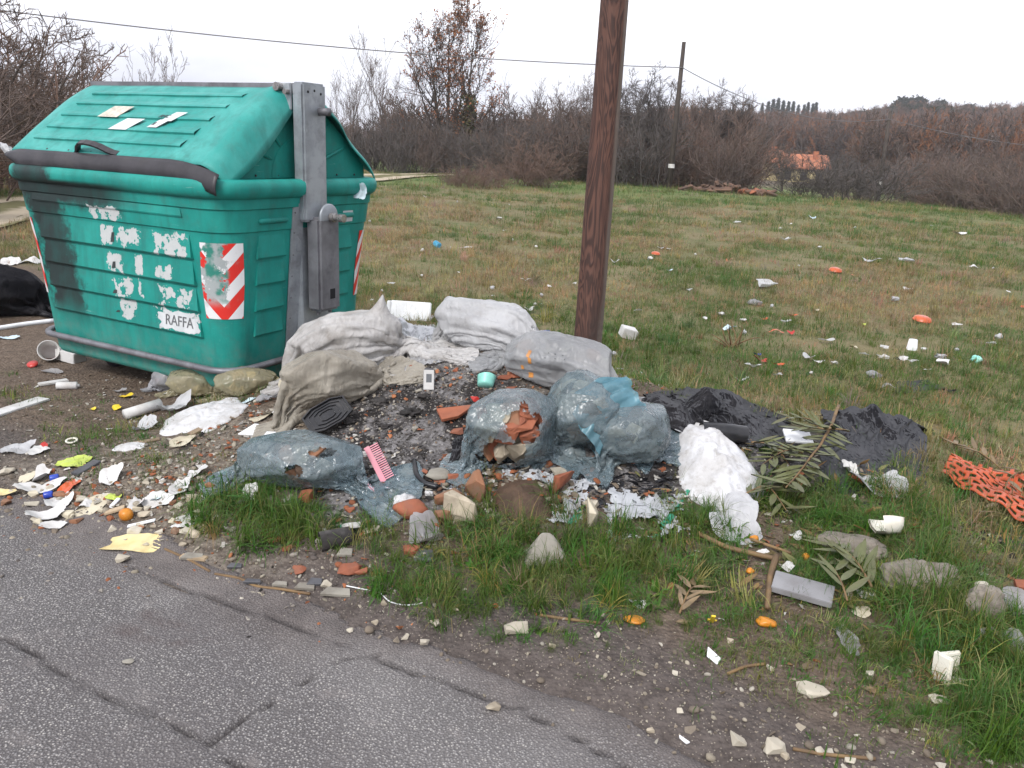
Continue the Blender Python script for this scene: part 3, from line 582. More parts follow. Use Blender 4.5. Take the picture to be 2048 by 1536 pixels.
x, y, s, c, ix = [np.concatenate([f[k] for f in PB]) for k in range(5)]; z = G(x, y); onroad = tco(x, y) < ROAD_T; z = np.where(onroad, base(x, y)+.018, z)
scatter('gravel', 'pebbles, grit and crumbs of rubble strewn over heap and road edge', 'gravel', np.stack([x, y, z+s*.12], 1), rr.uniform(0, 6.28, (len(x), 3))*np.array([.12, .12, 1]), np.stack([s, s, s], 1), ix, c, pebs, PEB)

def crumb_sheet(seed):
    r = np.random.RandomState(seed); a = np.sort(r.uniform(0, 6.28, 9)); q = r.uniform(.5, 1., 9); V = np.stack([np.cos(a)*q, np.sin(a)*q*.8, .25*np.abs(np.cos(a*1.5+seed))], 1)*.5; return mesh('bit', np.concatenate([[(0, 0, .10)], V]), [(0, 1+i, 1+(i+1) % 9) for i in range(9)])
bits = [crumb_sheet(k) for k in range(6)]+[mesh('shard', *chunk(70+k, 1, .6, .22, 9, .04)) for k in range(4)]; DB = []; rr = np.random.RandomState(123)
def deb(n, fx, smin, smax, pal):
    x, y = fx(n); k = tco(x, y) > 1.9; x = x[k]; y = y[k]; n = len(x); pal = np.array(pal); DB.append((x, y, rr.uniform(smin, smax, n), pal[rr.randint(0, len(pal), n)]*rr.uniform(.7, 1.1, (n, 1)), rr.randint(0, 10, n)))
WHT = [(.6, .59, .57), (.52, .5, .46), (.45, .42, .36)]; MIX = WHT+[(.36, .13, .065), (.30, .11, .055), (.03, .028, .028), (.05, .045, .04), (.16, .13, .1), (.25, .2, .15)]
deb(300, around(-.05, 3.12, .32, .12), .012, .05, MIX); deb(340, around(.75, 3.2, .42, .18), .012, .05, MIX); deb(260, around(1.4, 3.3, .4, .3), .012, .05, MIX+[(.16, .15, .06)]*3); deb(240, around(-1.15, 3.55, .3, .25), .012, .05, MIX); deb(300, around(-1.75, 3.1, .4, .16), .012, .045, WHT+[(.4, .33, .24), (.36, .13, .065)]); deb(200, around(-.75, 2.85, .3, .12), .012, .04, MIX); deb(120, around(-2.4, 4.1, .5, .4), .01, .035, WHT+[(.14, .1, .07)]*2); deb(150, around(1.5, 2.6, .4, .3), .012, .04, MIX+[(.16, .12, .06)]*4); deb(120, around(-.25, 4.2, .4, .35), .01, .04, MIX)
x, y, s, c, ix = [np.concatenate([f[k] for f in DB]) for k in range(5)]; scatter('small_debris', 'countless small crumbs of paper, plastic and tile trodden into the ground', 'debris', np.stack([x, y, G(x, y)+s*.05+.002], 1), rr.uniform(0, 6.28, (len(x), 3))*np.array([.07, .07, 1]), np.stack([s, s, s], 1), ix, c, bits, PEB)

# ------------------------------------------------------------------ bare trees
def prisms(p0, p1, r0, r1, n=3):
    d = nrm(p1-p0); up = np.where(np.abs(d[:, 2:3]) < .9, np.array([[0, 0, 1.]]), np.array([[1., 0, 0]])); a = nrm(np.cross(d, up)); b = np.cross(d, a); m = len(p0)
    an = np.arange(n)*2*math.pi/n; ring = np.cos(an)[None, :, None]*a[:, None]+np.sin(an)[None, :, None]*b[:, None]
    V = np.stack([p0[:, None]+ring*r0[:, None, None], p1[:, None]+ring*r1[:, None, None]], 1).reshape(-1, 3); k = (np.arange(m)*2*n)[:, None]; j = np.arange(n); jn = (j+1) % n
    F = np.stack([k+j, k+jn, k+n+jn, k+n+j], -1).reshape(-1, 4); return V, F
def limbs(r, pos, dr, L, rad, nseg, wig, up):
    b = len(pos); pts = [pos]; d = dr
    for s in range(nseg): d = nrm(d+r.normal(0, wig, (b, 3))+np.array([0, 0, up])); pts.append(pts[-1]+d*(L/nseg)[:, None])
    P = np.stack(pts, 1); k = np.linspace(1, .35, nseg+1); R = rad[:, None]*k[None]; return P, R
def spawn(r, P, R, c, t0, ang, lr, rr_, L, jit=.35):
    b, m = P.shape[:2]; t = r.uniform(t0, 1, (b, c)); f = t*(m-1); i = np.minimum(f.astype(int), m-2); q = (f-i)[..., None]; bi = np.arange(b)[:, None]
    pos = P[bi, i]*(1-q)+P[bi, i+1]*q; ax = nrm(P[bi, i+1]-P[bi, i]); pr = nrm(np.cross(ax, r.normal(size=(b, c, 3)))); an = ang*(1+jit*r.normal(size=(b, c, 1))); d = nrm(ax*np.cos(an)+pr*np.sin(an))
    rad = (R[bi, i]*(1-q[..., 0])+R[bi, i+1]*q[..., 0])*rr_; ln = L[:, None]*lr*(1.15-.6*t)*r.uniform(.7, 1.25, (b, c)); return pos.reshape(-1, 3), d.reshape(-1, 3), ln.reshape(-1), rad.reshape(-1)
def seg(P, R, n=3): return prisms(P[:, :-1].reshape(-1, 3), P[:, 1:].reshape(-1, 3), R[:, :-1].reshape(-1), R[:, 1:].reshape(-1), n)
def cat(parts):
    V = []; F = []; n = 0
    for v, f in parts: V.append(v); F.append(f+n); n += len(v)
    return np.concatenate(V), np.concatenate(F)
def leafquads(r, P, size, per):
    q = P.reshape(-1, 3); q = q[r.randint(0, len(q), per)]+r.normal(0, size*.8, (per, 3)); a = nrm(r.normal(size=(per, 3))); b = nrm(np.cross(a, r.normal(size=(per, 3)))); s = (size*r.uniform(.6, 1.2, per))[:, None]
    V = np.stack([q-a*s, q+b*s*.45, q+a*s, q-b*s*.45], 1).reshape(-1, 3); return V, np.arange(per*4).reshape(-1, 4)
def maketree(seed, h, trunk_r, nb=16, lean=.0, up=.12, spread=.75, twig=.006, t0=.25, forks=1, dens=1.0):
    r = np.random.RandomState(seed); pos = np.zeros((forks, 3)); pos[:, :2] = r.normal(0, .05*(forks > 1), (forks, 2)); d = nrm(np.array([[lean, 0, 1.]])+r.normal(0, .12*(forks > 1)+.01, (forks, 3))); L = np.full(forks, h*.92)*r.uniform(.8, 1, forks); R0 = np.full(forks, trunk_r)
    P0, Q0 = limbs(r, pos, d, L, R0, 9, .06, .02); Q0 *= np.linspace(1.15, .45, 10)[None]
    a = spawn(r, P0, Q0, nb, t0, spread, .46, .55, L); P1, Q1 = limbs(r, *a[:2], a[2], a[3], 6, .13, up); b = spawn(r, P1, Q1, int(6*dens), .2, .7, .50, .6, a[2]); P2, Q2 = limbs(r, *b[:2], b[2], np.maximum(b[3], twig*1.4), 4, .18, up)
    c = spawn(r, P2, Q2, int(5*dens), .15, .7, .55, .65, b[2]); P3, Q3 = limbs(r, *c[:2], c[2], np.maximum(c[3], twig), 3, .22, up*.6); Q2 = np.maximum(Q2, twig); Q3 = np.maximum(Q3, twig*.7)
    return seg(P0, Q0, 6), cat([seg(P1, Q1), seg(P2, Q2), seg(P3, Q3)]), (P1, P2, P3)
def makescrub(seed, h, w, stems=30, twig=.009):
    r = np.random.RandomState(seed); pos = np.stack([r.normal(0, w*.22, stems), r.normal(0, w*.22, stems), np.full(stems, -.05)], 1); d = nrm(np.stack([r.normal(0, .42, stems)+pos[:, 0]/w, r.normal(0, .42, stems)+pos[:, 1]/w, np.ones(stems)], 1)); L = h*r.uniform(.55, 1.1, stems)
    P0, Q0 = limbs(r, pos, d, L, np.full(stems, .018), 6, .10, .0); a = spawn(r, P0, Q0, 8, .12, .65, .42, .55, L); P1, Q1 = limbs(r, *a[:2], a[2], np.maximum(a[3], twig*1.2), 4, .20, .05)
    b = spawn(r, P1, Q1, 4, .1, .75, .5, .7, a[2]); P2, Q2 = limbs(r, *b[:2], b[2], np.maximum(b[3], twig), 2, .25, .05); Q1 = np.maximum(Q1, twig); Q2 = np.maximum(Q2, twig*.75)
    return cat([seg(P0, Q0), seg(P1, Q1), seg(P2, Q2)])
BARK = pm('bark_grey_brown', (.085, .065, .052), (.050, .038, .032), 8., .9, .4, 25., dirt=.1); TWIG = pm('twig_brown', (.150, .108, .088), (.100, .076, .066), 1.2, .9, 0., dirt=0.)
TWIG2 = pm('twig_reddish', (.175, .108, .080), (.115, .080, .066), 1.0, .9, 0., dirt=0.); TWIG3 = pm('twig_dark', (.100, .084, .077), (.070, .060, .055), 1.0, .9, 0., dirt=0.); RUST = pm('rust_leaf', (.30, .115, .045), (.19, .075, .035), 2.0, .8, 0., dirt=0.)
IVY = pm('ivy_leaf', (.055, .075, .022), (.09, .065, .03), 2.0, .6, 0., dirt=0.)
def hang(name, parts, loc, label, cat_, group, rz=0, s=1.0, sz=1.0):
    e = empty(name, loc, label, cat_, group, rz); e.scale = (s, s, s*sz)
    for nm, me, mt in parts: link(nm, me, mt, e)
    return e
def at_d(px, d):                                                     # a spot on the ground in direction px, d metres out
    az_ = math.atan((px-1024)/FPX); x = d*math.sin(az_); y = d*math.cos(az_); return np.array([x, y, g1(x, y)])
tv, tb, (o1, o2, o3) = maketree(3, 9.6, .15, 26, .0, .13, .95, .010, .10, 2, 1.2); lv = leafquads(np.random.RandomState(3), o3, .085, 2600)
p = at_d(872, 47); hang('oak_tree', [('trunk', mesh('trunk', *tv), BARK), ('crown', mesh('crown', *tb), BARK), ('leaves', mesh('leaves', *lv), RUST)], p, 'tall bare oak with thin rust leaves and two leading stems', 'tree', None, .4, .88)
tv, tb, (o1, o2, o3) = maketree(11, 9.4, .13, 26, .0, .16, .80, .010, .12, 1, 1.1); lv = leafquads(np.random.RandomState(4), o3, .09, 2400); r = np.random.RandomState(8)
iv = leafquads(r, np.stack([r.normal(0, .22, 300), r.normal(0, .22, 300), r.uniform(.3, 4.6, 300)], 1), .13, 1300)
p = at_d(918, 45); hang('oak_tree', [('trunk', mesh('trunk', *tv), BARK), ('crown', mesh('crown', *tb), BARK), ('leaves', mesh('leaves', *lv), RUST), ('ivy', mesh('ivy', *iv), IVY)], p, 'narrow rust-leaved oak with an ivy-wrapped trunk beside the two-stemmed oak', 'tree', None, 0, .86)
saps = [maketree(30+k, 7.0, .05, 16, .02, .30, .38, .009, .12, 1, .7) for k in range(3)]; sapm = [(mesh('trunk', *s[0]), mesh('crown', *s[1])) for s in saps]
for k, (px, d, s) in enumerate(((655, 46, .62), (690, 47, .86), (703, 44, .70), (738, 45, .75), (765, 46, 1.0), (790, 48, .72), (820, 49, .8), (275, 26, .55), (332, 27, .62), (1040, 44, .62), (1105, 45, .7), (1155, 44, .74))):
    t_, c_ = sapm[k % 3]; hang('sapling', [('trunk', t_, TWIG3), ('crown', c_, TWIG)], at_d(px, d), 'thin upright bare sapling rising from the thicket beyond the track', 'sapling', 'saplings beyond the track', k*1.3, s)
big = [maketree(50+k, 6.5, .13, 20, .0, .06, .85, .010, .12, 3, 1.3) for k in range(3)]; bigm = [(mesh('trunk', *s[0]), mesh('crown', *s[1])) for s in big]
for k, (px, d, s, tw) in enumerate(((1150, 42, .72, 0), (1215, 43, .80, 2), (1270, 41, .84, 2), (1320, 44, .72, 0), (1400, 46, .80, 0), (1440, 47, .78, 2), (1090, 43, .66, 1), (1458, 52, .62, 0), (1530, 56, .5, 0), (1700, 60, .42, 1), (1625, 62, .48, 1), (1655, 68, .55, 0), (1810, 62, .58, 1), (1880, 55, .55, 1), (1990, 42, .45, 1), (1935, 48, .5, 0))):
    t_, c_ = bigm[k % 3]; hang('bare_tree', [('trunk', t_, BARK), ('crown', c_, (TWIG, TWIG2, TWIG3)[tw])], at_d(px, d), 'leafless spreading tree in the thicket along the far field edge', 'tree', 'bare trees along the field edge', k*1.9, s)
near = maketree(71, 4.4, .07, 15, .35, .04, .9, .008, .10, 3, 1.1); nearm = (mesh('trunk', *near[0]), mesh('crown', *near[1]))
for k, (px, d, s, rz) in enumerate(((-70, 18, .85, .3), (60, 21, .85, 0.0), (-150, 15, .9, 2.0), (120, 25, .8, -.3))):
    hang('bare_tree', [('trunk', nearm[0], BARK), ('crown', nearm[1], TWIG)], at_d(px, d), 'low leaning bare tree with tangled branches behind the green container', 'tree', 'tangled trees behind the container', rz, s)
scr = [mesh('scrub', *makescrub(100+k, 2.6, 2.6)) for k in range(5)]
def shrub(px, d, s, tw, sz=1.0, label='leafless brown shrub in the thicket along the far field edge', group='shrubs of the far thicket'):
    p = at_d(px, d); o = link('bare_shrub', scr[rnd.randrange(5)], None, None, p-np.array([0, 0, .05]), (0, 0, rnd.uniform(0, 6.28))); o.scale = (s, s, s*sz); props(o, label, 'shrub', group)
    if not o.data.materials: o.data.materials.append(TWIG)
    o.material_slots[0].link = 'OBJECT'; o.material_slots[0].material = (TWIG, TWIG2, TWIG3)[tw]
for px in range(640, 1010, 26): shrub(px+rnd.uniform(-8, 8), rnd.uniform(41, 47), rnd.uniform(.75, 1.15), rnd.choice((0, 2, 2)))
for px in range(1010, 1450, 24): shrub(px+rnd.uniform(-8, 8), rnd.uniform(38, 42), rnd.uniform(.85, 1.3), rnd.choice((0, 1, 0, 2)))
for px in range(1000, 1430, 44): shrub(px+rnd.uniform(-8, 8), rnd.uniform(43, 48), rnd.uniform(1.2, 1.6), rnd.choice((0, 1, 2)))
for px in (1440, 1452, 1618, 1640, 1668, 1700): shrub(px+rnd.uniform(-4, 4), rnd.uniform(58, 66), rnd.uniform(.45, .75), rnd.choice((0, 1, 0)))
for k in range(22):
    q = k/21.; shrub(1775+q*365+rnd.uniform(-8, 8), 62-33*q+rnd.uniform(-2, 2), rnd.uniform(.95, 1.3)*(1-.2*q), rnd.choice((0, 1, 0)), 1.0, 'leafless reddish shrub in the hedge running down the right side of the field', 'shrubs of the side hedge')
for k in range(8):
    q = k/7.; shrub(1760+q*400, 72-28*q, rnd.uniform(1.1, 1.4), rnd.choice((0, 1)), 1.0, 'leafless reddish shrub in the hedge running down the right side of the field', 'shrubs of the side hedge')
shrub(1572, 46, 1.0, 2, .75, 'dark rounded bramble bush standing alone behind the heap of logs', None); shrub(1662, 44, 1.35, 2, .62, 'wide dark rounded bush beside the far utility pole', None); shrub(1690, 45, 1.2, 2, .6, 'low dark bush merging with the wide rounded bush', None)
for px, d, s in ((915, 30, .42), (945, 29.5, .40), (975, 31, .42), (1025, 33, .8), (1050, 32, .65), (890, 31, .35)): shrub(px, d, s, 1, .8, 'small brown bush standing in the field beside the cart track', 'small bushes by the cart track')
for px, d, s in ((-30, 22, 1.1), (30, 24, 1.15), (90, 26, 1.0), (130, 28, .9), (-90, 20, 1.2), (175, 31, .8)): shrub(px, d, s, 1, 1.0, 'dense leafless bush behind the green container', 'bushes behind the container')
# ---- the wooded hill: one mass
HT = tintmat('hill_wood', .9, .1, 0., 0., 40., .2); hv = []
for k in range(4):
    s = maketree(200+k, 6.2, .10, 9, 0, .10, .7, .030, .15, 2, .8); hv.append(mesh('wood', *cat([s[0], s[1]])))
r = np.random.RandomState(15)
for k in range(3):
    V = nrm(r.normal(size=(420, 3)))*np.array([2.2, 2.2, 2.0])*r.uniform(.55, 1., (420, 1))+np.array([0, 0, 2.6]); q = leafquads(r, V, .34, 900); hv.append(mesh('leafy', *q))
n = 9000; azr = r.uniform(5, 37, n); dr = 92*(420/92.)**r.uniform(0, 1, n); azr = np.radians(azr); x = dr*np.sin(azr); y = dr*np.cos(azr); ever = ((fbm2(x/40., y/40., 66, 3) > .22) & (dr > 150)) | ((dr > 300) & (np.degrees(azr) > 25)); ever &= r.uniform(0, 1, n) < .7
keep = ~((dr > 305) & (np.degrees(azr) < 20.5)) & ~((np.degrees(azr) < 9) & (dr < 170)) & ~((np.degrees(azr) > 12) & (np.degrees(azr) < 21.5) & (dr < 128)) & ~((np.hypot(x-34, y-118) < 16)); idx = np.where(ever, 4+r.randint(0, 3, n), r.randint(0, 4, n))
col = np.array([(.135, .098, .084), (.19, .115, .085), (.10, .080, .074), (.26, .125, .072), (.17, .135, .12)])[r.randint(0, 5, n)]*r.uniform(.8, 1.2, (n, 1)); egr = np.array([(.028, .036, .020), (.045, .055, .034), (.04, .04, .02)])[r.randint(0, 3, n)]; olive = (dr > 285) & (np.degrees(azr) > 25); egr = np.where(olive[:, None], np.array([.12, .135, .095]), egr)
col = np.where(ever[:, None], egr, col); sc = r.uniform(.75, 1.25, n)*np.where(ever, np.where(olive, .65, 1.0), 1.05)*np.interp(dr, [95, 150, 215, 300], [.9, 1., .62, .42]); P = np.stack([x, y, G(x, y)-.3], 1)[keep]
scatter('hillside_wood', 'brown winter wood covering the hillside beyond the field', 'wood', P, np.stack([r.normal(0, .05, n), r.normal(0, .05, n), r.uniform(0, 6.28, n)], 1)[keep], np.stack([sc, sc, sc], 1)[keep], idx[keep], col[keep], hv, HT)
n = 1500; azr = np.radians(r.uniform(-36, 7, n)); dr = 60*(900/60.)**(r.uniform(0, 1, n)); keep = (np.degrees(azr) > -9) & (dr > 70) | (dr > 120); x = dr*np.sin(azr); y = dr*np.cos(azr); sc = r.uniform(.7, 1.1, n)
scatter('distant_wood', 'hazy far wood on the low ground behind the thicket', 'wood', np.stack([x, y, G(x, y)-.3], 1)[keep], np.stack([x*0, x*0, r.uniform(0, 6.28, n)], 1)[keep], np.stack([sc, sc, sc*.85], 1)[keep], r.randint(0, 4, n)[keep], (np.array([.12, .085, .072])*r.uniform(.7, 1.2, (n, 1)))[keep], hv, HT)
# ---- cypresses, umbrella-shaped evergreens on the ridge
CYP = pm('cypress_green', (.020, .028, .016), (.012, .018, .010), 1.0, .9, 0., dirt=0.)
r = np.random.RandomState(4); zc = r.uniform(0, 1, 1500); rad = .75*np.sin(np.pi*np.clip(zc*.94+.05, 0, 1))**.7*(1-.45*zc); a = r.uniform(0, 6.28, 1500); V = np.stack([np.cos(a)*rad, np.sin(a)*rad, .3+zc*8.2], 1); cy_c = mesh('crown', *leafquads(r, V, .32, 1900)); cy_t = mesh('trunk', *[np.asarray(q) if i == 0 else np.array([f for f in q if len(f) == 4]) for i, q in enumerate(tubev([(0, 0, -.5), (0, 0, 1.2)], .12, 6, False))])
for k, (px, hpx) in enumerate([(1325, 14), (1340, 12), (1452, 16), (1472, 18), (1483, 20), (1492, 22), (1501, 23), (1511, 21), (1521, 20), (1530, 20), (1540, 17), (1551, 17), (1558, 19), (1567, 18), (1573, 19)]):
    d = 318; p = at_d(px, d); s = hpx*1.75/FPX*d/8.6; e = hang('cypress', [('trunk', cy_t, BARK), ('crown', cy_c, CYP)], p-np.array([0, 0, .3]), 'slim dark cypress in the row along the ridge', 'tree', 'cypresses along the ridge', k, s)
pr = nrm(np.random.RandomState(9).normal(size=(500, 3)))*np.array([2.6, 2.6, 1.7])*np.random.RandomState(10).uniform(.4, 1, (500, 1))+np.array([0, 0, 5.0]); pine_c = mesh('crown', *leafquads(np.random.RandomState(6), pr, .5, 1500)); pine_t = mesh('trunk', *[np.asarray(q) if i == 0 else np.array([f for f in q if len(f) == 4]) for i, q in enumerate(tubev([(0, 0, -.5), (0, 0, 4)], .2, 6, False))])
for k, (px, s) in enumerate(((1737, 1.25), (1762, 1.2), (1804, 1.0), (1860, .9), (1640, .7))): hang('pine_tree', [('trunk', pine_t, BARK), ('crown', pine_c, CYP)], at_d(px, 322)-np.array([0, 0, 3.4*s]), 'dark round-headed evergreen standing out on the ridge', 'tree', 'evergreens on the ridge', k, s)

# ---- farmhouse roofs glimpsed through the trees
ROOF = pm('clay_roof', (.42, .155, .075), (.30, .11, .06), 1.5, .85, .3, 6., .03, dirt=.25); WALLY = pm('yellow_plaster', (.52, .43, .22), (.43, .36, .2), .8, .9, .1, dirt=.15); SHUT = pm('window_dark', (.05, .05, .055), None, 3., .4, 0., dirt=0.)
def house(px, d, w, dep, z_eave, z_ridge, rz, label, nwin):
    p = at_d(px, d); p[2] -= .2; e = empty('farmhouse', p, label, 'house', None, rz); h = z_eave-p[2]; R = z_ridge-p[2]; wv = [(-w/2, 0, 0), (w/2, 0, 0), (w/2, dep, 0), (-w/2, dep, 0), (-w/2, 0, h), (w/2, 0, h), (w/2, dep, h), (-w/2, dep, h), (-w/2, dep/2, R-.1), (w/2, dep/2, R-.1)]
    link('wall', mesh('wall', wv, [(0, 1, 5, 4), (1, 2, 6, 9, 5), (2, 3, 7, 6), (3, 0, 4, 8, 7)]), WALLY, e)
    mb = MB(); o = .4; t = .14
    for sy, y0, y1 in ((0, -o, dep/2), (1, dep+o, dep/2)):
        q0 = h-.12; mb.add([(-w/2-o, y0, q0), (w/2+o, y0, q0), (w/2+o, y1, R), (-w/2-o, y1, R), (-w/2-o, y0, q0+t), (w/2+o, y0, q0+t), (w/2+o, y1, R+t), (-w/2-o, y1, R+t)], [(3, 2, 1, 0), (4, 5, 6, 7), (0, 1, 5, 4), (1, 2, 6, 5), (2, 3, 7, 6), (3, 0, 4, 7)])
    rf = link('roof', mesh('roof', *mb.out()), ROOF, e); c = MB().box((w*.22, dep*.3, R-.9), (w*.22+.6, dep*.3+.6, R+.55)); link('chimney', mesh('chimney', *c.out()), ROOF, rf)
    for k in range(nwin):
        xx = -w/2+(k+.5)*w/nwin; wd = MB().box((xx-.4, -.03, h-1.5), (xx+.4, .06, h-.45)); link('window', mesh('window', *wd.out()), SHUT, e)
house(1497, 112, 4.6, 5, 1.05, 2.35, .1, 'yellow farmhouse with orange tiled roof half hidden by trees', 2); house(1567, 112, 5.6, 6, .45, 2.0, -.15, 'lower yellow farmhouse wing with orange roof and pale gable end', 3); house(1438, 118, 2.6, 5, 1.5, 2.6, .2, 'far orange roof showing among bare trees left of the farmhouse', 1)

# ------------------------------------------------------------------ utility poles and the wire
def pole_mat():
    m, nt, out = nodemat('creosoted_pole'); B = NB(nt); co = B.n('ShaderNodeTexCoord').outputs['Object']
    wv = B.noise(B.mapping(co, (3.2, 3.2, .55)), 2.2, 3, .5, 1.8); rings = B.math('FRACT', B.math('MULTIPLY', wv, 13.)); g = B.step(B.math('ABSOLUTE', B.math('SUBTRACT', rings, .5)), .10, .42)
    fine = B.noise(B.mapping(co, (60, 60, 1.6)), 1.0, 4, .6); big_ = B.noise(B.mapping(co, (4, 4, .7)), 1.2, 3)
    c = B.mix(g, (.105, .050, .036), (.045, .023, .018)); c = B.mix(B.math('MULTIPLY', B.step(fine, .45, .75), .55), c, (.045, .027, .022)); c = B.mix(B.math('MULTIPLY', B.step(big_, .50, .66), .8), c, (.040, .026, .022))
    sx = B.n('ShaderNodeSeparateXYZ'); B.set(sx.inputs[0], co); side = B.math('MULTIPLY', B.step(B.math('ADD', sx.outputs[0], B.math('MULTIPLY', B.math('SUBTRACT', big_, .5), .10)), .046, .068), .75)  # right side of the shaft painted paler, standing in for brighter sky light
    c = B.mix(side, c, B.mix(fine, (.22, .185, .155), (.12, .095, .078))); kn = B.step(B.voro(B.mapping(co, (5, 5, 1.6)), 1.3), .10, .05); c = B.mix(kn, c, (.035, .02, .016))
    h = B.math('ADD', B.math('MULTIPLY', fine, .8), B.math('MULTIPLY', g, .35)); p = B.pbsdf(c, .75, B.bump(h, .6, .008), .35); nt.links.new(p.outputs[0], out.inputs[0]); return m
POLE = pole_mat(); PWOOD = pm('grey_pole_wood', (.060, .047, .038), (.040, .031, .026), 3., .9, .3, dirt=.1); PLATE = pm('pale_plate', (.65, .63, .6), None, 5., .5, 0., dirt=.2)
pb = gp(1171, 737); ptop = ay(1229, 0, pb[1]+.02); axis = (ptop-pb)/np.linalg.norm(ptop-pb); n = 40; tt = np.linspace(-.25, 7.6, 60)
Vp = []; 
for k, q in enumerate(tt):
    a = np.arange(n)*2*math.pi/n; rad = (.0725-.0042*q)*(1+.018*np.sin(a*3+q*.7)+.012*np.cos(a*7+q*2)); c = axis*q; Vp.append(np.stack([c[0]+rad*np.cos(a), c[1]+rad*np.sin(a), np.full(n, c[2])], 1))
pe = empty('utility_pole', pb, 'thick leaning reddish-brown wooden pole beside the rubbish heap', 'pole'); F = [tuple(f) for f in gridf(60, n, True)]+[tuple(range(59*n, 60*n))]; link('shaft', mesh('shaft', np.concatenate(Vp), F, True), POLE, pe)
def thinpole(pxb, pyb, pxt, pyt, r, label):
    b = gp(pxb, pyb); t = ay(pxt, pyt, b[1]); v = t-b; e = empty('utility_pole', b, label, 'pole'); V, F = tubev([(0, 0, -.4), v*.5, v], [r, r*.85, r*.66], 10); link('shaft', mesh('shaft', V, F, True), PWOOD, e)
    q = v*.16; V, F = tubev([q-np.array([0, .02, .08]), q+np.array([0, -.02, .08])], r*1.12, 10); link('number_band', mesh('number_band', V, F), PLATE, e); return b, v
b2, v2 = thinpole(1338, 377, 1368, 84, .118, 'thin weathered wooden pole standing at the far thicket'); 
b3 = at_d(1755, 58); d3 = b3.copy()
def thinpole_d(pxb, pyb, pxt, pyt, d, r, label):
    az_ = math.atan((pxb-1024)/FPX); Y_ = d*math.cos(az_); b = ay(pxb, pyb, Y_); t = ay(pxt, pyt, Y_); gz = g1(b[0], b[1]); v = t-b; b0 = b-v/v[2]*(b[2]-gz); e = empty('utility_pole', b0, label, 'pole'); w = t-b0; V, F = tubev([-w*.06, w*.5, w], [r, r*.85, r*.66], 10); link('shaft', mesh('shaft', V, F, True), PWOOD, e)
    q = w*.22; V, F = tubev([q-np.array([0, .02, .08]), q+np.array([0, -.02, .08])], r*1.12, 10); link('number_band', mesh('number_band', V, F), PLATE, e); return b0, w
b3, v3 = thinpole_d(1755, 399, 1781, 222, 52, .125, 'thin weathered wooden pole beside the far side hedge')
WIRE = pm('wire_grey', (.16, .15, .15), None, 2., .6, 0., dirt=0.)
def sagline(a, b, sag, n=24): q = np.linspace(0, 1, n)[:, None]; P = a*(1-q)+b*q; P[:, 2] -= (4*sag*q*(1-q))[:, 0]; return P
wa = ay(-260, -14, 24.); w2 = ay(1364, 135, b2[1]-.1); w3 = ay(1777, 238, b3[1]-.1); w4 = ay(2160, 300, b3[1]-2)
for nm, pts, r_, lb in (('overhead_wire', sagline(wa, w2, .35), .018, 'grey overhead wire crossing the sky to the first far pole'), ('overhead_wire', sagline(w2, w3, .8), .017, 'grey overhead wire sagging between the two far poles'), ('overhead_wire', sagline(w3, w4, .25), .017, 'grey overhead wire running on past the last far pole')):
    V, F = tubev(pts, r_, 5); wthing(nm, V, F, WIRE, lb, 'wire')
# ================================================================== THE CONTAINER
WS, D1, L1, ULN, DVP, RC = .983, .085, .103, 1.70, 1.22, .17
bin_ = empty('waste_container', (-1.464, 4.094, 0), 'large grimy green waste container with curved lid and steel lifting arm', 'container', None, math.radians(-27.76))
def corner(w, off, k, a):
    u0 = -ULN+L1*(WS-w)-off; u1 = -L1*(WS-w)+off; v0 = D1*(WS-w)-off; v1 = DVP-D1*(WS-w)+off; r = RC*(.62+.38*min(1., max(0., (w-.17)/.55)))+off
    cx_, cy_ = ((u1-r, v0+r), (u1-r, v1-r), (u0+r, v1-r), (u0+r, v0+r))[k]; return np.array([cx_+r*math.cos(a), cy_+r*math.sin(a), w])
def ring(w, off, nc=10):
    P = []
    for k, a0 in ((0, -90), (1, 0), (2, 90), (3, 180)):
        P += [corner(w, off, k, math.radians(a0+90*i/nc)) for i in range(nc+1)]
    return np.array(P)
def loft(prof, capb=False, capt=False):
    R = [ring(w, o) for o, w in prof]; n = len(R[0]); F = [tuple(f) for f in gridf(len(R), n, True)]
    if capb: F.append(tuple(range(n-1, -1, -1)))
    if capt: F.append(tuple((len(R)-1)*n+i for i in range(n)))
    return np.concatenate(R), F
def bpart(name, V, F, mat, parent=None, smooth=False, label=None):
    o = link(name, mesh(name, V, F, smooth), mat, parent or bin_)
    if label: o['label'] = label
    return o
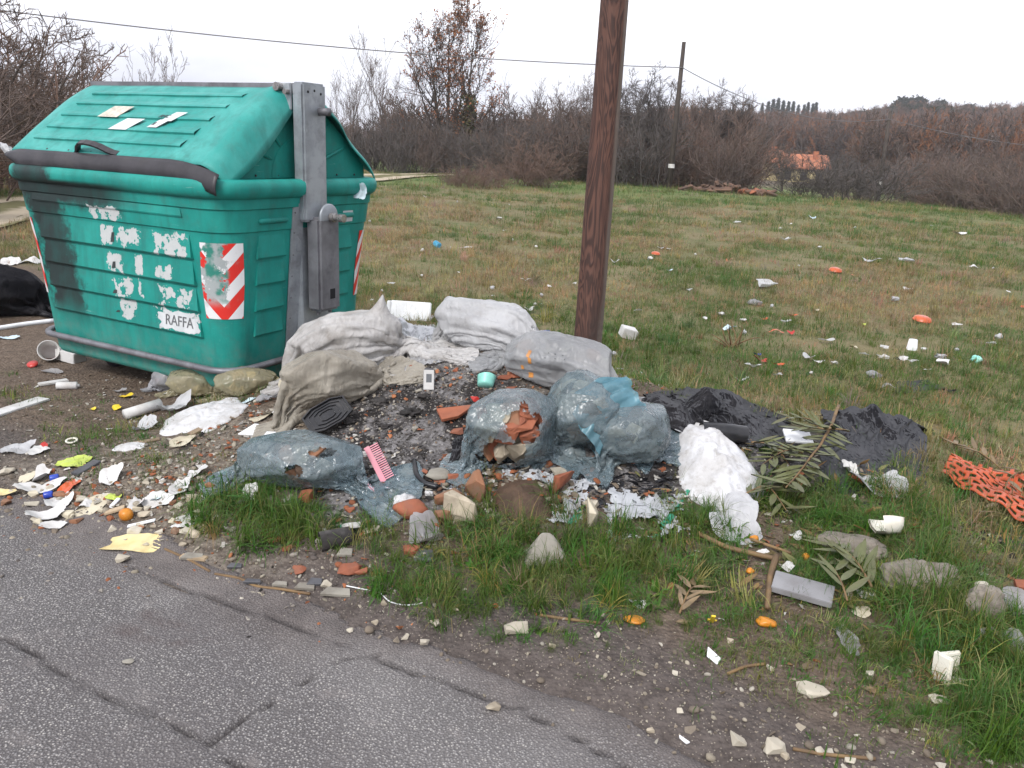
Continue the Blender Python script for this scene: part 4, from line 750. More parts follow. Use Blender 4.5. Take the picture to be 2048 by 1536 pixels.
def bin_mat(name, base, light, soot=True):
    m, nt, out = nodemat(name); B = NB(nt); co = B.n('ShaderNodeTexCoord').outputs['Object']; sp = B.n('ShaderNodeSeparateXYZ'); B.set(sp.inputs[0], co); u, v, w = sp.outputs
    n1 = B.noise(co, 3.5, 6, .6); n2 = B.noise(B.mapping(co, (9, 9, 1.2)), 1.6, 6, .65); n3 = B.noise(co, 45., 5, .7); n4 = B.noise(co, 13., 6, .7)
    c = B.mix(B.step(n1, .35, .7), base, light); c = B.mix(B.math('MULTIPLY', B.step(n2, .45, .72), .50), c, tuple(x*.55+.012 for x in base)); c = B.mix(B.math('MULTIPLY', B.step(n4, .48, .74), .34), c, (.055, .13, .115)); c = B.mix(B.math('MULTIPLY', B.step(n3, .58, .74), .12), c, (.22, .42, .37))
    if soot:
        low = B.math('MULTIPLY', B.step(w, .46, .16), .55); c = B.mix(B.math('MULTIPLY', low, B.step(n4, .3, .75)), c, (.20, .25, .22))
        # long soot streak down the front and smears under the rim
        e = B.math('ABSOLUTE', B.math('SUBTRACT', B.math('ADD', u, B.math('MULTIPLY', B.math('SUBTRACT', n4, .5), .30)), B.math('SUBTRACT', -1.36, B.math('MULTIPLY', B.math('SUBTRACT', w, .7), .12))))
        s1 = B.math('MULTIPLY', B.step(e, .20, .11), B.math('MULTIPLY', B.step(w, .30, .52), B.step(v, .3, .2))); s2 = B.math('MULTIPLY', B.math('MULTIPLY', B.step(B.math('ADD', w, B.math('MULTIPLY', n4, .16)), 1.08, 1.17), B.step(u, -.55, -.9)), B.step(w, 1.19, 1.165))
        st = B.math('MULTIPLY', B.math('MAXIMUM', s1, B.math('MULTIPLY', s2, B.step(v, .3, .2))), B.math('ADD', .78, B.math('MULTIPLY', n2, .4)), clamp=True); c = B.mix(B.math('MULTIPLY', st, B.math('ADD', .62, B.math('MULTIPLY', n1, .75)), clamp=True), c, (.014, .026, .025))
        # ghosts of torn-off bills on the front
        pn = B.math('ADD', B.math('MULTIPLY', B.noise(co, 17., 5, .6), .75), B.math('MULTIPLY', B.noise(co, 60., 3), .25)); msk = None
        for a, b, z0, z1 in ((-1.007, -.762, .983, 1.059), (-.95, -.83, .849, .963), (-.813, -.611, .841, .962), (-.531, -.251, .836, .963), (-.93, -.788, .697, .82), (-.694, -.628, .70, .83), (-.529, -.379, .707, .785), (-.914, -.746, .56, .68), (-.694, -.648, .572, .68), (-.539, -.268, .554, .67), (-.888, -.74, .435, .557), (-.56, -.25, .426, .546)):
            bx = B.math('MAXIMUM', B.math('DIVIDE', B.math('ABSOLUTE', B.math('SUBTRACT', u, (a+b)/2)), (b-a)/2), B.math('DIVIDE', B.math('ABSOLUTE', B.math('SUBTRACT', w, (z0+z1)/2)), (z1-z0)/2)); q = B.math('SUBTRACT', 1.35, bx); msk = q if msk is None else B.math('MAXIMUM', msk, q)
        lab = B.math('MULTIPLY', B.step(B.math('ADD', B.math('MULTIPLY', B.math('MINIMUM', msk, .62), .38), pn), .690, .715), B.step(v, .25, .2)); lab = B.math('MULTIPLY', lab, B.step(msk, 0., .05)); c = B.mix(lab, c, B.mix(n4, (.52, .525, .52), (.34, .37, .36)))
        scr_ = B.math('MULTIPLY', B.step(B.noise(B.mapping(co, (3, 3, 40)), 1.5, 4, .7), .68, .74), .35); c = B.mix(scr_, c, (.42, .55, .5))
    h = B.math('ADD', B.math('MULTIPLY', n1, .3), B.math('MULTIPLY', n3, .25)); p = B.pbsdf(c, B.math('ADD', .40, B.math('MULTIPLY', n4, .3)), B.bump(h, .25, .01), .30); nt.links.new(p.outputs[0], out.inputs[0]); return m
GRN = bin_mat('container_green', (.006, .205, .172), (.016, .270, .225)); LIDG = bin_mat('lid_green', (.020, .235, .205), (.060, .315, .280), False)
STEEL = pm('galvanised_steel', (.36, .385, .41), (.26, .28, .30), 9., .48, .12, 60., .002, .22, (.10, .095, .09), .5, 11., .35); STEELD = pm('dirty_steel', (.20, .20, .215), (.13, .128, .14), 7., .55, .2, 50., .002, .3, (.05, .045, .045), .5, 8., .3); RUB = pm('black_rubber', (.022, .020, .023), (.035, .032, .036), 8., .55, .3, 25., .004, .15, (.10, .09, .085)); BOLT = pm('bolt_steel', (.42, .41, .40), (.22, .2, .19), 20., .35, .1, dirt=.3, metal=.7); HOLE = pm('dark_hole', (.008, .008, .009), None, 3., .9, 0., dirt=0.)
V, F = loft([(-.060, .122), (-.028, .126), (-.009, .138), (0, .162), (0, .40), (0, .60), (0, .80), (0, .979), (.008, .985), (.008, 1.095), (.016, 1.101), (.016, 1.16)], True); body = bpart('body', V, F, GRN, None, True)
md = body.modifiers.new('edge', 'EDGE_SPLIT'); md.split_angle = math.radians(35)
V, F = loft([(.010, 1.150), (.026, 1.153), (.040, 1.167), (.046, 1.187), (.046, 1.208), (.040, 1.228), (.026, 1.243), (.006, 1.248), (-.05, 1.247), (-.052, 1.22)]); bpart('rim', V, F, GRN, None, True)
def wedge(pt, a0, a1, top, bot, lo=.019, ins=.012):
    """one clapboard-like rib: flush at the top, lipped at the bottom; pt(a, w, off) lies on the wall"""
    V = [pt(a0+ins, top, .0012), pt(a1-ins, top, .0012), pt(a1, bot+.004, lo), pt(a0, bot+.004, lo), pt(a1, bot-.004, lo*.7), pt(a0, bot-.004, lo*.7), pt(a1, bot-.004, -.004), pt(a0, bot-.004, -.004), pt(a0+ins, top, -.004), pt(a1-ins, top, -.004)]
    return V, [(0, 1, 2, 3), (3, 2, 4, 5), (5, 4, 6, 7), (1, 9, 6, 4, 2), (8, 0, 3, 5, 7)]
fpt = lambda o: (lambda a, w, off: (a, D1*(WS-w)-off-o, w)); ept = lambda o: (lambda a, w, off: (-L1*(WS-w)+off+o, a, w)); lpt = lambda a, w, off: (-ULN+L1*(WS-w)-off, a, w)
for b in (.842, .701, .560, .420): V, F = wedge(fpt(0), -1.478, -.236, b+.122, b); bpart('panel_rib', V, F, GRN)
V, F = wedge(fpt(.008), -1.50, -.27, 1.094, 1.052, .008); bpart('panel_rib', V, F, GRN)
for b in (.842, .701, .560, .420):
    for a0, a1 in ((.222, .432), (.815, .985)): V, F = wedge(ept(0), a0, a1, b+.118, b, .016); bpart('panel_rib', V, [f[::-1] for f in F], GRN); V, F = wedge(lpt, a0, a1, b+.118, b, .016); bpart('panel_rib', V, F, GRN)
for a0, a1 in ((.222, .435), (.82, .985)): V, F = tubev([ept(.010)(a0+q*(a1-a0), 1.037, 0) for q in (0, .06, .5, .94, 1)], [.006, .016, .016, .016, .006], 8); bpart('raised_bar', V, F, GRN, None, True)
# lid: front leaf that opens, rear leaf
def lidp(s, u, off, rear=False):
    v = .000+.545*s; bul = .028*math.sin(math.pi*s)**.9+.02*math.sin(math.pi*s*.5)**3; w = 1.318+.372*s; nx, nw = -.565, .825; v2 = v+nx*(bul+off); w2 = w+nw*(bul+off)
    dr = max(0, (u+.36)/.36)**2*.052*(1-s)**2; w2 -= dr
    return (u, (DVP-v2) if rear else v2, w2)
def lidmesh(rear):
    US = [(-1.695, -.085), (-1.692, -.055), (-1.68, -.022), (-1.66, -.006), (-1.62, 0)]+[(-1.56+1.34*i/22, 0) for i in range(23)]+[(-.19, .001), (-.155, .006), (-.12, .014), (-.095, .013), (-.07, .004), (-.046, -.014), (-.028, -.034), (-.014, -.056), (-.006, -.080)]
    V = []; ns = 26; rs = np.random.RandomState(3)
    for i in range(ns):
        s = i/(ns-1.)
        for k, (u, off) in enumerate(US):
            if rear: uu = u+(.016*math.sin(s*9+1)*(k > len(US)-5)); V.append(lidp(s, uu, off*.5+.006*math.sin(s*14)*(k > len(US)-4), True))
            else:
                deep = 1.0+.75*math.sin(math.pi*min(1, s*1.0))*(off < -.03); V.append(lidp(s, u+.010*math.sin(s*5), off*deep+.004*vn2(np.array([u*3]), np.array([s*4]), 3)[0]))
    return np.array(V), gridf(ns, len(US)), len(US)
V, F, nu = lidmesh(False); lid = bpart('lid', V, F, LIDG, None, True); md = lid.modifiers.new('t', 'SOLIDIFY'); md.thickness = .008; md.offset = 1
V, F, nu = lidmesh(True); lid2 = bpart('rear_lid', V, F[:, ::-1].copy(), LIDG, None, True); md = lid2.modifiers.new('t', 'SOLIDIFY'); md.thickness = .008; md.offset = 1
for s0 in (.14, .29, .455, .63, .80):
    ss = [s0, s0+.02, s0+.07, s0+.125]; offs = (.017, .018, .010, .0005); u0, u1 = -1.56+.10*s0, -.36+.13*s0; V = [lidp(s, u, o) for s, o in zip(ss, offs) for u in np.linspace(u0, u1, 14)]+[lidp(s0-.004, u, -.004) for u in np.linspace(u0, u1, 14)]; F = [tuple(f) for f in gridf(4, 14)]+[(i, i+1, 56+i+1, 56+i) for i in range(13)]; bpart('lid_rib', V, F, LIDG, lid, False)
for k in range(8): u = -1.55+k*.19; V, F = stonev(k, .016, .016, .016, 1, 0, .4); bpart('rivet', V+np.array(lidp(.035, u, .003)), F, RUB, lid)
# fixed end panels under the lid with spoked relief
for ue, sg in ((-.062, 1), (-1.640, -1)):
    fr = [lidp(s, -.9, -.030) for s in np.linspace(.0, 1, 20)]; P = [(ue, a[1], a[2]) for a in fr]+[(ue, DVP-a[1], a[2]) for a in fr[::-1]]; P[0] = (ue, .035, 1.246); P[-1] = (ue, DVP-.035, 1.246); n = len(P); Q = [(p[0]-.012*sg, p[1], p[2]) for p in P]; pn_ = bpart('end_panel', P+Q, [tuple(range(n)), tuple(range(2*n-1, n-1, -1))]+[(i, n+i, n+(i+1) % n, (i+1) % n) for i in range(n)], GRN)
    for a in (26, 54, 126, 154):
        c_, s_ = math.cos(math.radians(a)), math.sin(math.radians(a)); V, F = tubev([(ue+.001*sg, .61+c_*.22, 1.27+s_*.22*.78), (ue+.004*sg, .61+c_*.25, 1.27+s_*.25*.78), (ue+.004*sg, .61+c_*.40, 1.27+s_*.40*.78), (ue, .61+c_*.43, 1.27+s_*.43*.78)], [.004, .010, .010, .004], 6); bpart('spoke', V, F, GRN, pn_)
    arc = [(ue+.007*sg, .61+.205*math.cos(t), 1.25+.205*math.sin(t)) for t in np.linspace(0, math.pi, 20)]; n = len(arc); bpart('hub', arc+[(ue-.004*sg, p[1]*1.0+(p[1]-.61)*.03, p[2]+.003) for p in arc], [tuple(range(n))]+[(i, i+1, n+i+1, n+i) for i in range(n-1)], GRN, pn_)
    for k in range(7): V, F = stonev(k, .012, .016, .016, 1, 0, .4); bpart('rivet', V+np.array((ue+.003*sg, .13+k*.16, 1.262)), F, RUB, pn_)
# rubber seal hanging below the lid edge
us_ = np.linspace(-1.668, .012, 70); V = []
for j in range(7):
    q = j/6.
    for u in us_:
        e = max(0, (u+.30)/.30); top = np.array(lidp(0, u, -.004)); sag = .014*vn2(np.array([u*4.]), np.array([.3]), 5)[0]; lft = max(0, (-1.56-u)/.11); hgt = .092*(1-.75*lft)*(1-.12*e); V.append((u, top[1]-.014-.020*math.sin(q*2.6)-.012*q-.006*e, top[2]+.012-q*hgt-lft*.02+sag*q*.6-.018*e*q))
o = bpart('rubber_seal', V, gridf(7, 70), RUB, lid, True); md = o.modifiers.new('t', 'SOLIDIFY'); md.thickness = .006
hp = [np.array(lidp(.030, u, o_)) for u, o_ in ((-1.10, .004), (-1.085, .010), (-1.05, .045), (-1.02, .062), (-.97, .066), (-.92, .060), (-.87, .046), (-.83, .026), (-.795, .012), (-.76, .006))]; hb = MB()
for a, b in zip(hp[:-1], hp[1:]):
    t = nrm(b-a); x = np.array([0, .825, .565]); y = nrm(np.cross(t, x)); x = np.cross(y, t); Vh = []
    for c in (a-t*.003, b+t*.003): Vh += [c+x*.017+y*.006, c-x*.017+y*.006, c-x*.017-y*.006, c+x*.017-y*.006]
    hb.add(Vh, [(0, 1, 2, 3), (7, 6, 5, 4), (0, 4, 5, 1), (1, 5, 6, 2), (2, 6, 7, 3), (3, 7, 4, 0)])
bpart('handle', *hb.out(), RUB, lid)
def bevbox(lo, hi, bev=.006):
    bm = bmesh.new(); V, F = MB().box(lo, hi).out(); vs_ = [bm.verts.new(v) for v in V]
    for f in F: bm.faces.new([vs_[i] for i in f])
    bmesh.ops.recalc_face_normals(bm, faces=bm.faces); bmesh.ops.bevel(bm, geom=list(bm.edges), offset=bev, segments=2, affect='EDGES'); bm.verts.index_update(); r = np.array([v.co[:] for v in bm.verts]), [tuple(v.index for v in f.verts) for f in bm.faces]; bm.free(); return r
bpart('top_bar', *bevbox((-1.695, .555, 1.688), (-.012, .665, 1.738), .004), STEELD)
arm = bpart('lifting_arm', *bevbox((-.010, .515, 1.02), (.070, .700, 1.742), .012), STEEL)
for v_, w_ in ((.555, 1.695), (.605, 1.703), (.655, 1.690)): V, F = tubev([(.069, v_, w_), (.0712, v_, w_)], .007, 10); bpart('bolt_hole', V, F, HOLE, arm)
V, F = tubev([(.06, .645, 1.600), (.135, .645, 1.600)], .021, 14); bpart('stub_pipe', V, F, STEELD, arm, True); V, F = tubev([(-.075, .505, 1.715), (-.075, .47, 1.715)], .022, 12); bpart('hinge_bolt', V, F, BOLT, arm); V, F = tubev([(-.02, .500, 1.69), (-.02, .475, 1.69)], .014, 10); bpart('hinge_bolt', V, F, BOLT, arm)
bpart('hinge_plate', *bevbox((-.115, .505, 1.60), (-.006, .520, 1.735), .004), STEEL, arm)
bpart('back_plate', *bevbox((-.062, .545, .255), (.006, .790, 1.02), .004), STEEL); bpart('back_plate', *bevbox((-.045, .505, .86), (.012, .545, 1.135), .003), STEEL)
Vf = []
for w_ in np.linspace(.315, 1.118, 5): Vf += [(-L1*(WS-w_)+.004, .468, w_), (-L1*(WS-w_)+.012, .470, w_), (-L1*(WS-w_)+.020, .545, w_), (-L1*(WS-w_)-.004, .545, w_)]
fl = bpart('side_flange', Vf, [tuple(f) for f in gridf(5, 4, True)]+[(3, 2, 1, 0), (16, 17, 18, 19)], STEEL)
for w_ in (.36, .48, .60, .72, .84, .96, 1.07): V, F = stonev(int(w_*100), .010, .012, .012, 1, 0, .4); bpart('rivet', V+np.array((-L1*(WS-w_)+.014, .486, w_)), F, STEELD, fl)
low = bpart('lower_arm', *bevbox((.024, .560, .520), (.125, .735, 1.045), .016), STEELD)
V, F = lathe([(0, .0), (.074, 0), (.074, .010), (.066, .014), (0, .014)], 28); V = V[:, [2, 0, 1]]; bpart('pivot_disc', V+np.array((.110, .648, 1.045)), F, STEEL, low, True)
V, F = tubev([(.125, .660, 1.045), (.150, .660, 1.045), (.152, .660, 1.045), (.180, .660, 1.045), (.182, .660, 1.045), (.215, .660, 1.045)], [.026, .026, .018, .018, .023, .023], 14); bpart('pivot_bolt', V, F, BOLT, low)
V, F = MB().box((.1245, .640, .588), (.1262, .682, .645)).out(); bpart('square_hole', V, F, HOLE, low)
for v_ in (.60, .70): V, F = tubev([(.07, v_, .522), (.07, v_, .498)], .010, 8); bpart('stud', V, F, STEELD, low)
Rp = ring(.252, .040, 8); V, F = tubev(Rp, .0185, 10, False, True); bpart('bumper_rail', V, F, STEELD, None, True)
for u, v in ((-1.42, .36), (-.34, .40), (-1.42, .90), (-.34, .88)):
    V, F = lathe([(0, -.03), (.078, -.03), (.085, -.018), (.085, .018), (.078, .03), (0, .03)], 18); V = V[:, [0, 2, 1]]; bpart('wheel', V+np.array((u, v, .075)), F, RUB, None, True); bpart('wheel_fork', *MB().box((u-.02, v-.045, .07), (u+.02, v-.035, .17)).box((u-.02, v+.035, .07), (u+.02, v+.045, .17)).out(), STEELD)
# warning chevrons wrapped round the corners
def chev_mat(name, kind):
    m, nt, out = nodemat(name); B = NB(nt); uv = B.n('ShaderNodeUVMap').outputs[0]; co = B.n('ShaderNodeTexCoord').outputs['Object']; sp = B.n('ShaderNodeSeparateXYZ'); B.set(sp.inputs[0], uv); u, v = sp.outputs[0], sp.outputs[1]
    if kind == 'v': ph = B.math('SUBTRACT', v, B.math('MULTIPLY', B.math('ABSOLUTE', B.math('SUBTRACT', u, .52)), .62))
    else: ph = B.math('ADD', v, B.math('MULTIPLY', u, kind))
    red = B.math('GREATER_THAN', B.math('FRACT', B.math('ADD', B.math('MULTIPLY', ph, 2.35), .62)), .5); c = B.mix(red, (.66, .66, .66), (.60, .030, .022)); n = B.noise(co, 22., 6, .65)
    if kind == 'v':
        w = B.math('MULTIPLY', B.step(u, .70, .60), B.step(v, .12, .32)); peel = B.math('MULTIPLY', B.step(B.math('ADD', n, B.math('MULTIPLY', B.step(B.math('ABSOLUTE', B.math('SUBTRACT', u, .33)), .30, .05), .14)), .50, .54), w); c = B.mix(peel, c, B.mix(B.step(B.noise(co, 14., 5), .42, .6), (.030, .20, .155), (.33, .36, .36)))
    c = B.mix(B.math('MULTIPLY', B.step(n, .55, .75), .3), c, (.25, .23, .21)); nt.links.new(B.pbsdf(c, .4, None, .4).outputs[0], out.inputs[0]); return m
def cornerpatch(name, k, a0, a1, w0, w1, mat, label):
    na, nw = 14, 10; V = [corner(w0+(w1-w0)*j/(nw-1), .0035, k, math.radians(a0+(a1-a0)*i/(na-1))) for j in range(nw) for i in range(na)]; F = gridf(nw, na); me = mesh(name, V, F, True); uvl = me.uv_layers.new(name='UVMap')
    for lp in me.loops: i = lp.vertex_index; uvl.data[lp.index].uv = ((i % na)/(na-1.), (i//na)/(nw-1.))
    o = link(name, me, mat, bin_); o['label'] = label; return o
cornerpatch('warning_sticker', 0, -90, -14, .530, .930, chev_mat('chevron_peeling', 'v'), 'peeling red and white chevron sticker'); cornerpatch('warning_sticker', 3, 182, 258, .50, .945, chev_mat('chevron_left', .75), 'red and white striped sticker on the left corner'); cornerpatch('warning_sticker', 1, 6, 80, .535, .935, chev_mat('chevron_far', -.95), 'red and white striped sticker on the far corner')
# stickers on the lid and the end, torn RAFFA bill
STK = pm('sticker_white', (.56, .575, .58), (.48, .50, .51), 12., .4, 0., dirt=.12); STB = pm('sticker_beige', (.58, .53, .43), (.40, .36, .30), 40., .5, 0., dirt=.2, dscale=30.)
def lidsticker(u0, s0, w, ds, shear, mat, label, off=.020, n=6):
    V = [lidp(s0+ds*j/(n-1.), u0+shear*j/(n-1.)+w*i/(n-1.), off-.0*j) for j in range(n) for i in range(n)]; o = bpart('sticker', V, gridf(n, n), mat, lid); o['label'] = label; return o
lidsticker(-1.175, .440, .165, .155, .05, STB, 'beige worn sticker on the lid'); lidsticker(-.985, .285, .145, .145, .07, STK, 'white blank sticker on the lid'); a_ = lidsticker(-.70, .330, .075, .10, .05, STK, 'torn white sticker on the lid'); lidsticker(-.645, .415, .085, .12, .06, STK, 'torn white sticker on the lid')
INK = pm('ink_dark', (.035, .04, .04), None, 8., .6, 0., dirt=0.); INKG = pm('ink_grey', (.12, .125, .13), None, 8., .6, 0., dirt=0.)
def textmesh(s, size, th=.0006):
    cu = bpy.data.curves.new('t', 'FONT'); cu.body = s; cu.size = size; cu.extrude = th; cu.align_x = 'CENTER'; cu.align_y = 'CENTER'; ob = bpy.data.objects.new('t', cu); COL.objects.link(ob); dg = bpy.context.evaluated_depsgraph_get(); me = bpy.data.meshes.new_from_object(ob.evaluated_get(dg)); bpy.data.objects.remove(ob); bpy.data.curves.remove(cu)
    V = np.array([v.co[:] for v in me.vertices]); F = [tuple(p.vertices) for p in me.polygons]; bpy.data.meshes.remove(me); return V, F
sl_ = .0185/.122
V, F = textmesh('RAFFA', .088); P = []
for x_, y_, z_ in V: w_ = .482+y_*.92+x_*.01; P.append((-.400+x_*.86, D1*(WS-w_)-(.0035+sl_*(.542-w_))-z_-.0012, w_))
bpart('bill_lettering', P, F, INKG)['label'] = 'torn bill reading RAFFA'
r = np.random.RandomState(12); ang = np.linspace(0, 2*math.pi, 60, endpoint=False); rad = 1+.42*fbm2(np.cos(ang)*3.5, np.sin(ang)*3.5, 4, 4); P = [(-.40, 0, .484)]+[(-.40+.148*rad[i]*np.sign(math.cos(a))*abs(math.cos(a))**.6, 0, .484+.056*rad[i]*np.sign(math.sin(a))*abs(math.sin(a))**.6) for i, a in enumerate(ang)]; P = [(p[0], D1*(WS-p[2])-(.0022+sl_*(.542-p[2]))-.0008, p[2]) for p in P]; bpart('torn_bill', P, [(0, 1+i, 1+(i+1) % 60) for i in range(60)], STK)
for (a, b, z0, z1), kk in (((-.858, -.828, .868, .925), 0), ((-.884, -.852, .722, .762), 1), ((-.910, -.874, .577, .601), 2), ((-.917, -.884, .466, .482), 3)):
    bw = {0: .842, 1: .701, 2: .56, 3: .42}[kk]; P = [(u_, D1*(WS-w_)-(.0028+sl_*max(0, bw+.122-w_)), w_) for u_, w_ in ((a, z0), (b, z0+.004), (b+.002, z1), (a+.012, z1-.003))]; bpart('bill_scrap', P, [(0, 1, 2, 3)], INK)
V = [(-L1*(WS-w_)+.0135, v_, w_) for v_, w_ in ((.885, .998), (.975, .998), (.975, 1.062), (.885, 1.062))]; bpart('sticker', V, [(0, 1, 2, 3)], STK)['label'] = 'small white label on the container end'
for i, (tx, du, ds) in enumerate((('PMC', -.64, .47), ('II', -.665, .372))): 
    V, F = textmesh(tx, .04); bpart('sticker_lettering', [np.array(lidp(ds+y_*1.3, du+x_+y_*.4, .0212+z_)) for x_, y_, z_ in V], F, INK, lid)
# ================================================================== RUBBISH
M = dict(
 W=film('white_film', (.66, .66, .67), (.56, .56, .57), .10, .3, .22), WP=pm('white_paper', (.56, .55, .535), (.46, .45, .43), 9., .75, .2, dirt=.22, dirtc=(.28, .23, .18)), CR=pm('cream_foam', (.50, .45, .34), (.42, .37, .27), 12., .8, .3, dirt=.2),
 WF=pm('white_foam', (.76, .77, .78), (.70, .71, .72), 20., .7, .25, 60., dirt=.10, dirtc=(.3, .27, .23)), GY=film('grey_film', (.42, .41, .41), (.30, .29, .29), .18, .3, .35), DG=pm('slate_grey', (.085, .085, .092), (.055, .055, .06), 10., .7, .3, dirt=.25, dirtc=(.2, .18, .16)),
 BK=film('black_film', (.010, .010, .012), (.018, .017, .019), 0., .40, .10, (.10, .096, .10), .01, 14., .09), BP=pm('black_plastic', (.012, .012, .014), (.02, .02, .022), 15., .38, .15, dirt=.12, dirtc=(.12, .11, .1)), OR=pm('orange_plastic', (.55, .110, .035), (.44, .08, .026), 8., .4, .1, dirt=.12), RD=pm('red_plastic', (.50, .045, .035), (.38, .03, .025), 8., .45, .1, dirt=.15),
 TQ=pm('aqua_plastic', (.30, .66, .56), (.22, .54, .46), 8., .45, .15, dirt=.12), BL=pm('blue_plastic', (.02, .06, .38), (.02, .04, .28), 8., .35, .1, dirt=.1), SB=film('sky_blue_film', (.12, .46, .66), (.08, .38, .58), .1, .3, .1), LB=pm('pale_blue_paper', (.52, .63, .68), (.45, .55, .6), 9., .7, .2, dirt=.2), YL=pm('yellow_plastic', (.70, .52, .04), (.62, .42, .03), 8., .4, .1, dirt=.12),
 PY=pm('pale_yellow_cloth', (.64, .55, .30), (.56, .44, .20), 9., .85, .35, 45., dirt=.2), LG=pm('lime_film', (.46, .54, .10), (.36, .44, .07), 7., .4, .15, dirt=.15), TC=pm('terracotta', (.285, .092, .046), (.21, .068, .036), 9., .85, .35, 35., dirt=.28, dirtc=(.16, .11, .085)), BR=pm('old_brick', (.27, .125, .065), (.19, .09, .05), 7., .9, .5, 22., dirt=.35, dirtc=(.24, .19, .14)),
 ST=pm('pale_stone', (.42, .36, .27), (.30, .255, .19), 7., .9, .5, 22., dirt=.3), GS=pm('grey_concrete', (.27, .25, .21), (.20, .185, .155), 7., .92, .6, 25., .006, dirt=.3), CL=pm('limestone', (.46, .42, .34), (.37, .33, .26), 8., .85, .35, 25., dirt=.22), WD=pm('dry_wood', (.26, .19, .125), (.18, .13, .09), 14., .85, .4, 40., dirt=.2), TW=pm('stalk_brown', (.20, .125, .055), (.13, .08, .04), 14., .8, .3, 40., dirt=.2),
 PK=pm('pink_plastic', (.62, .245, .30), (.55, .20, .25), 8., .4, .05, dirt=.08), MB=pm('grey_marble', (.25, .246, .25), (.18, .177, .18), 3.5, .45, .1, dirt=.15), CE=pm('glazed_ceramic', (.72, .69, .60), (.66, .60, .47), 4., .25, .05, dirt=.15, dirtc=(.35, .28, .18)), OF=pm('orange_peel', (.56, .22, .02), (.46, .16, .015), 10., .45, .35, 120., .002, dirt=.08), CB=pm('tan_board', (.42, .32, .21), (.33, .25, .16), 9., .85, .3, dirt=.2), CH=pm('char', (.018, .016, .015), (.035, .03, .028), 12., .9, .6, 25., .006, dirt=.3, dirtc=(.2, .19, .18)),
 PW=pm('white_plaster', (.56, .56, .57), (.44, .43, .42), 9., .95, .8, 20., .012, dirt=.30, dirtc=(.22, .19, .16), dscale=22.), BE=film('beige_film', (.46, .42, .35), (.34, .31, .26), .12, .35, .45, (.24, .20, .15)), CLR=film('clear_film', (.55, .55, .57), (.45, .45, .48), .42, .2, .3), CY=film('yellowish_film', (.56, .51, .34), (.48, .42, .25), .55, .22, .25, (.28, .23, .15), .3, 16., .7, .6), BLU=film('blue_film', (.42, .52, .56), (.24, .35, .40), .70, .20, .36, (.34, .32, .27), .3, 16., .8, .6), BLB=film('bright_blue_film', (.24, .52, .62), (.17, .40, .50), .52, .2, .25, (.38, .44, .45), .4, 12., .8, .6),
 WS=film('sack_white', (.60, .585, .57), (.46, .44, .42), .08, .4, .45, (.27, .235, .20), .3), WC=film('sack_pale', (.62, .62, .625), (.50, .50, .505), .12, .4, .25, (.30, .27, .25), .35), WCL=film('sack_clear', (.58, .585, .59), (.46, .47, .48), .50, .3, .2, (.30, .27, .25), .3), CM=pm('cement_grey', (.23, .20, .165), (.15, .13, .105), 9., .95, 1., 14., .02, dirt=.45, dscale=12.), EA=pm('brown_earth', (.085, .052, .033), (.055, .034, .022), 12., .95, .6, 30., .01, dirt=.2))
_seed = [1000]
def nxt(): _seed[0] += 7; return _seed[0]
def sheetv(seed, w, d, fold=.25, nf=5, ragged=.25, nr=8, na=34, sharp=.6):
    """a torn, creased scrap; flat-folded so that it has real height"""
    r = np.random.RandomState(seed); a = np.arange(na)*2*math.pi/na; c = np.cos(a); s = np.sin(a); sq = (np.abs(c)**4+np.abs(s)**4)**(-.25*sharp); R = sq*(1+ragged*1.6*fbm2(c*1.7+seed, s*1.7, seed, 4)); rho = np.linspace(0, 1, nr+1)[1:]
    X = np.concatenate([[0], (rho[:, None]*R*c).ravel()])*w*.5; Y = np.concatenate([[0], (rho[:, None]*R*s).ravel()])*d*.5; Z = np.zeros_like(X); m = min(w, d)
    for k in range(nf): t = r.uniform(0, math.pi); n = (math.cos(t), math.sin(t)); q = X*n[0]+Y*n[1]-r.uniform(-.3, .3)*m; Z += np.abs(q)*r.uniform(-.6, 1)*fold
    Z += fold*m*.15*fbm2(X/m*5, Y/m*5, seed+3, 2); Z -= np.percentile(Z, 12); Z = np.maximum(Z, 0); Z = np.minimum(Z, m*.9*max(fold, .1)+.004)
    F = [(0, 1+j, 1+(j+1) % na) for j in range(na)]
    for i in range(nr-1):
        for j in range(na): F.append((1+i*na+j, 1+(i+1)*na+j, 1+(i+1)*na+(j+1) % na, 1+i*na+(j+1) % na))
    return np.stack([X, Y, Z], 1), F
def lay(V, p, rz=0., lift=.004, tilt=(0, 0)):
    """set local vertices down on the ground (or heap) at p; each follows the surface below it"""
    V = np.asarray(V, float)@rotm(tilt[0], tilt[1], rz).T; x = V[:, 0]+p[0]; y = V[:, 1]+p[1]; return np.stack([x, y, V[:, 2]+surf(x, y)+lift], 1)
def surf(x, y):
    g = G(x, y); return np.where(tco(x, y) < ROAD_T+.02, np.maximum(g, base(x, y)+.024), g)
def seat(V, p, rz=0., sink=.1, tilt=(0, 0), dz=0.):
    V = np.asarray(V, float)@rotm(tilt[0], tilt[1], rz).T; h = V[:, 2].max()-V[:, 2].min(); z = float(surf(np.array([p[0]]), np.array([p[1]]))[0]) if len(p) < 4 else p[3]
    V = V+np.array([p[0], p[1], 0]); V[:, 2] += z-V[:, 2].min()-h*sink+dz; return V
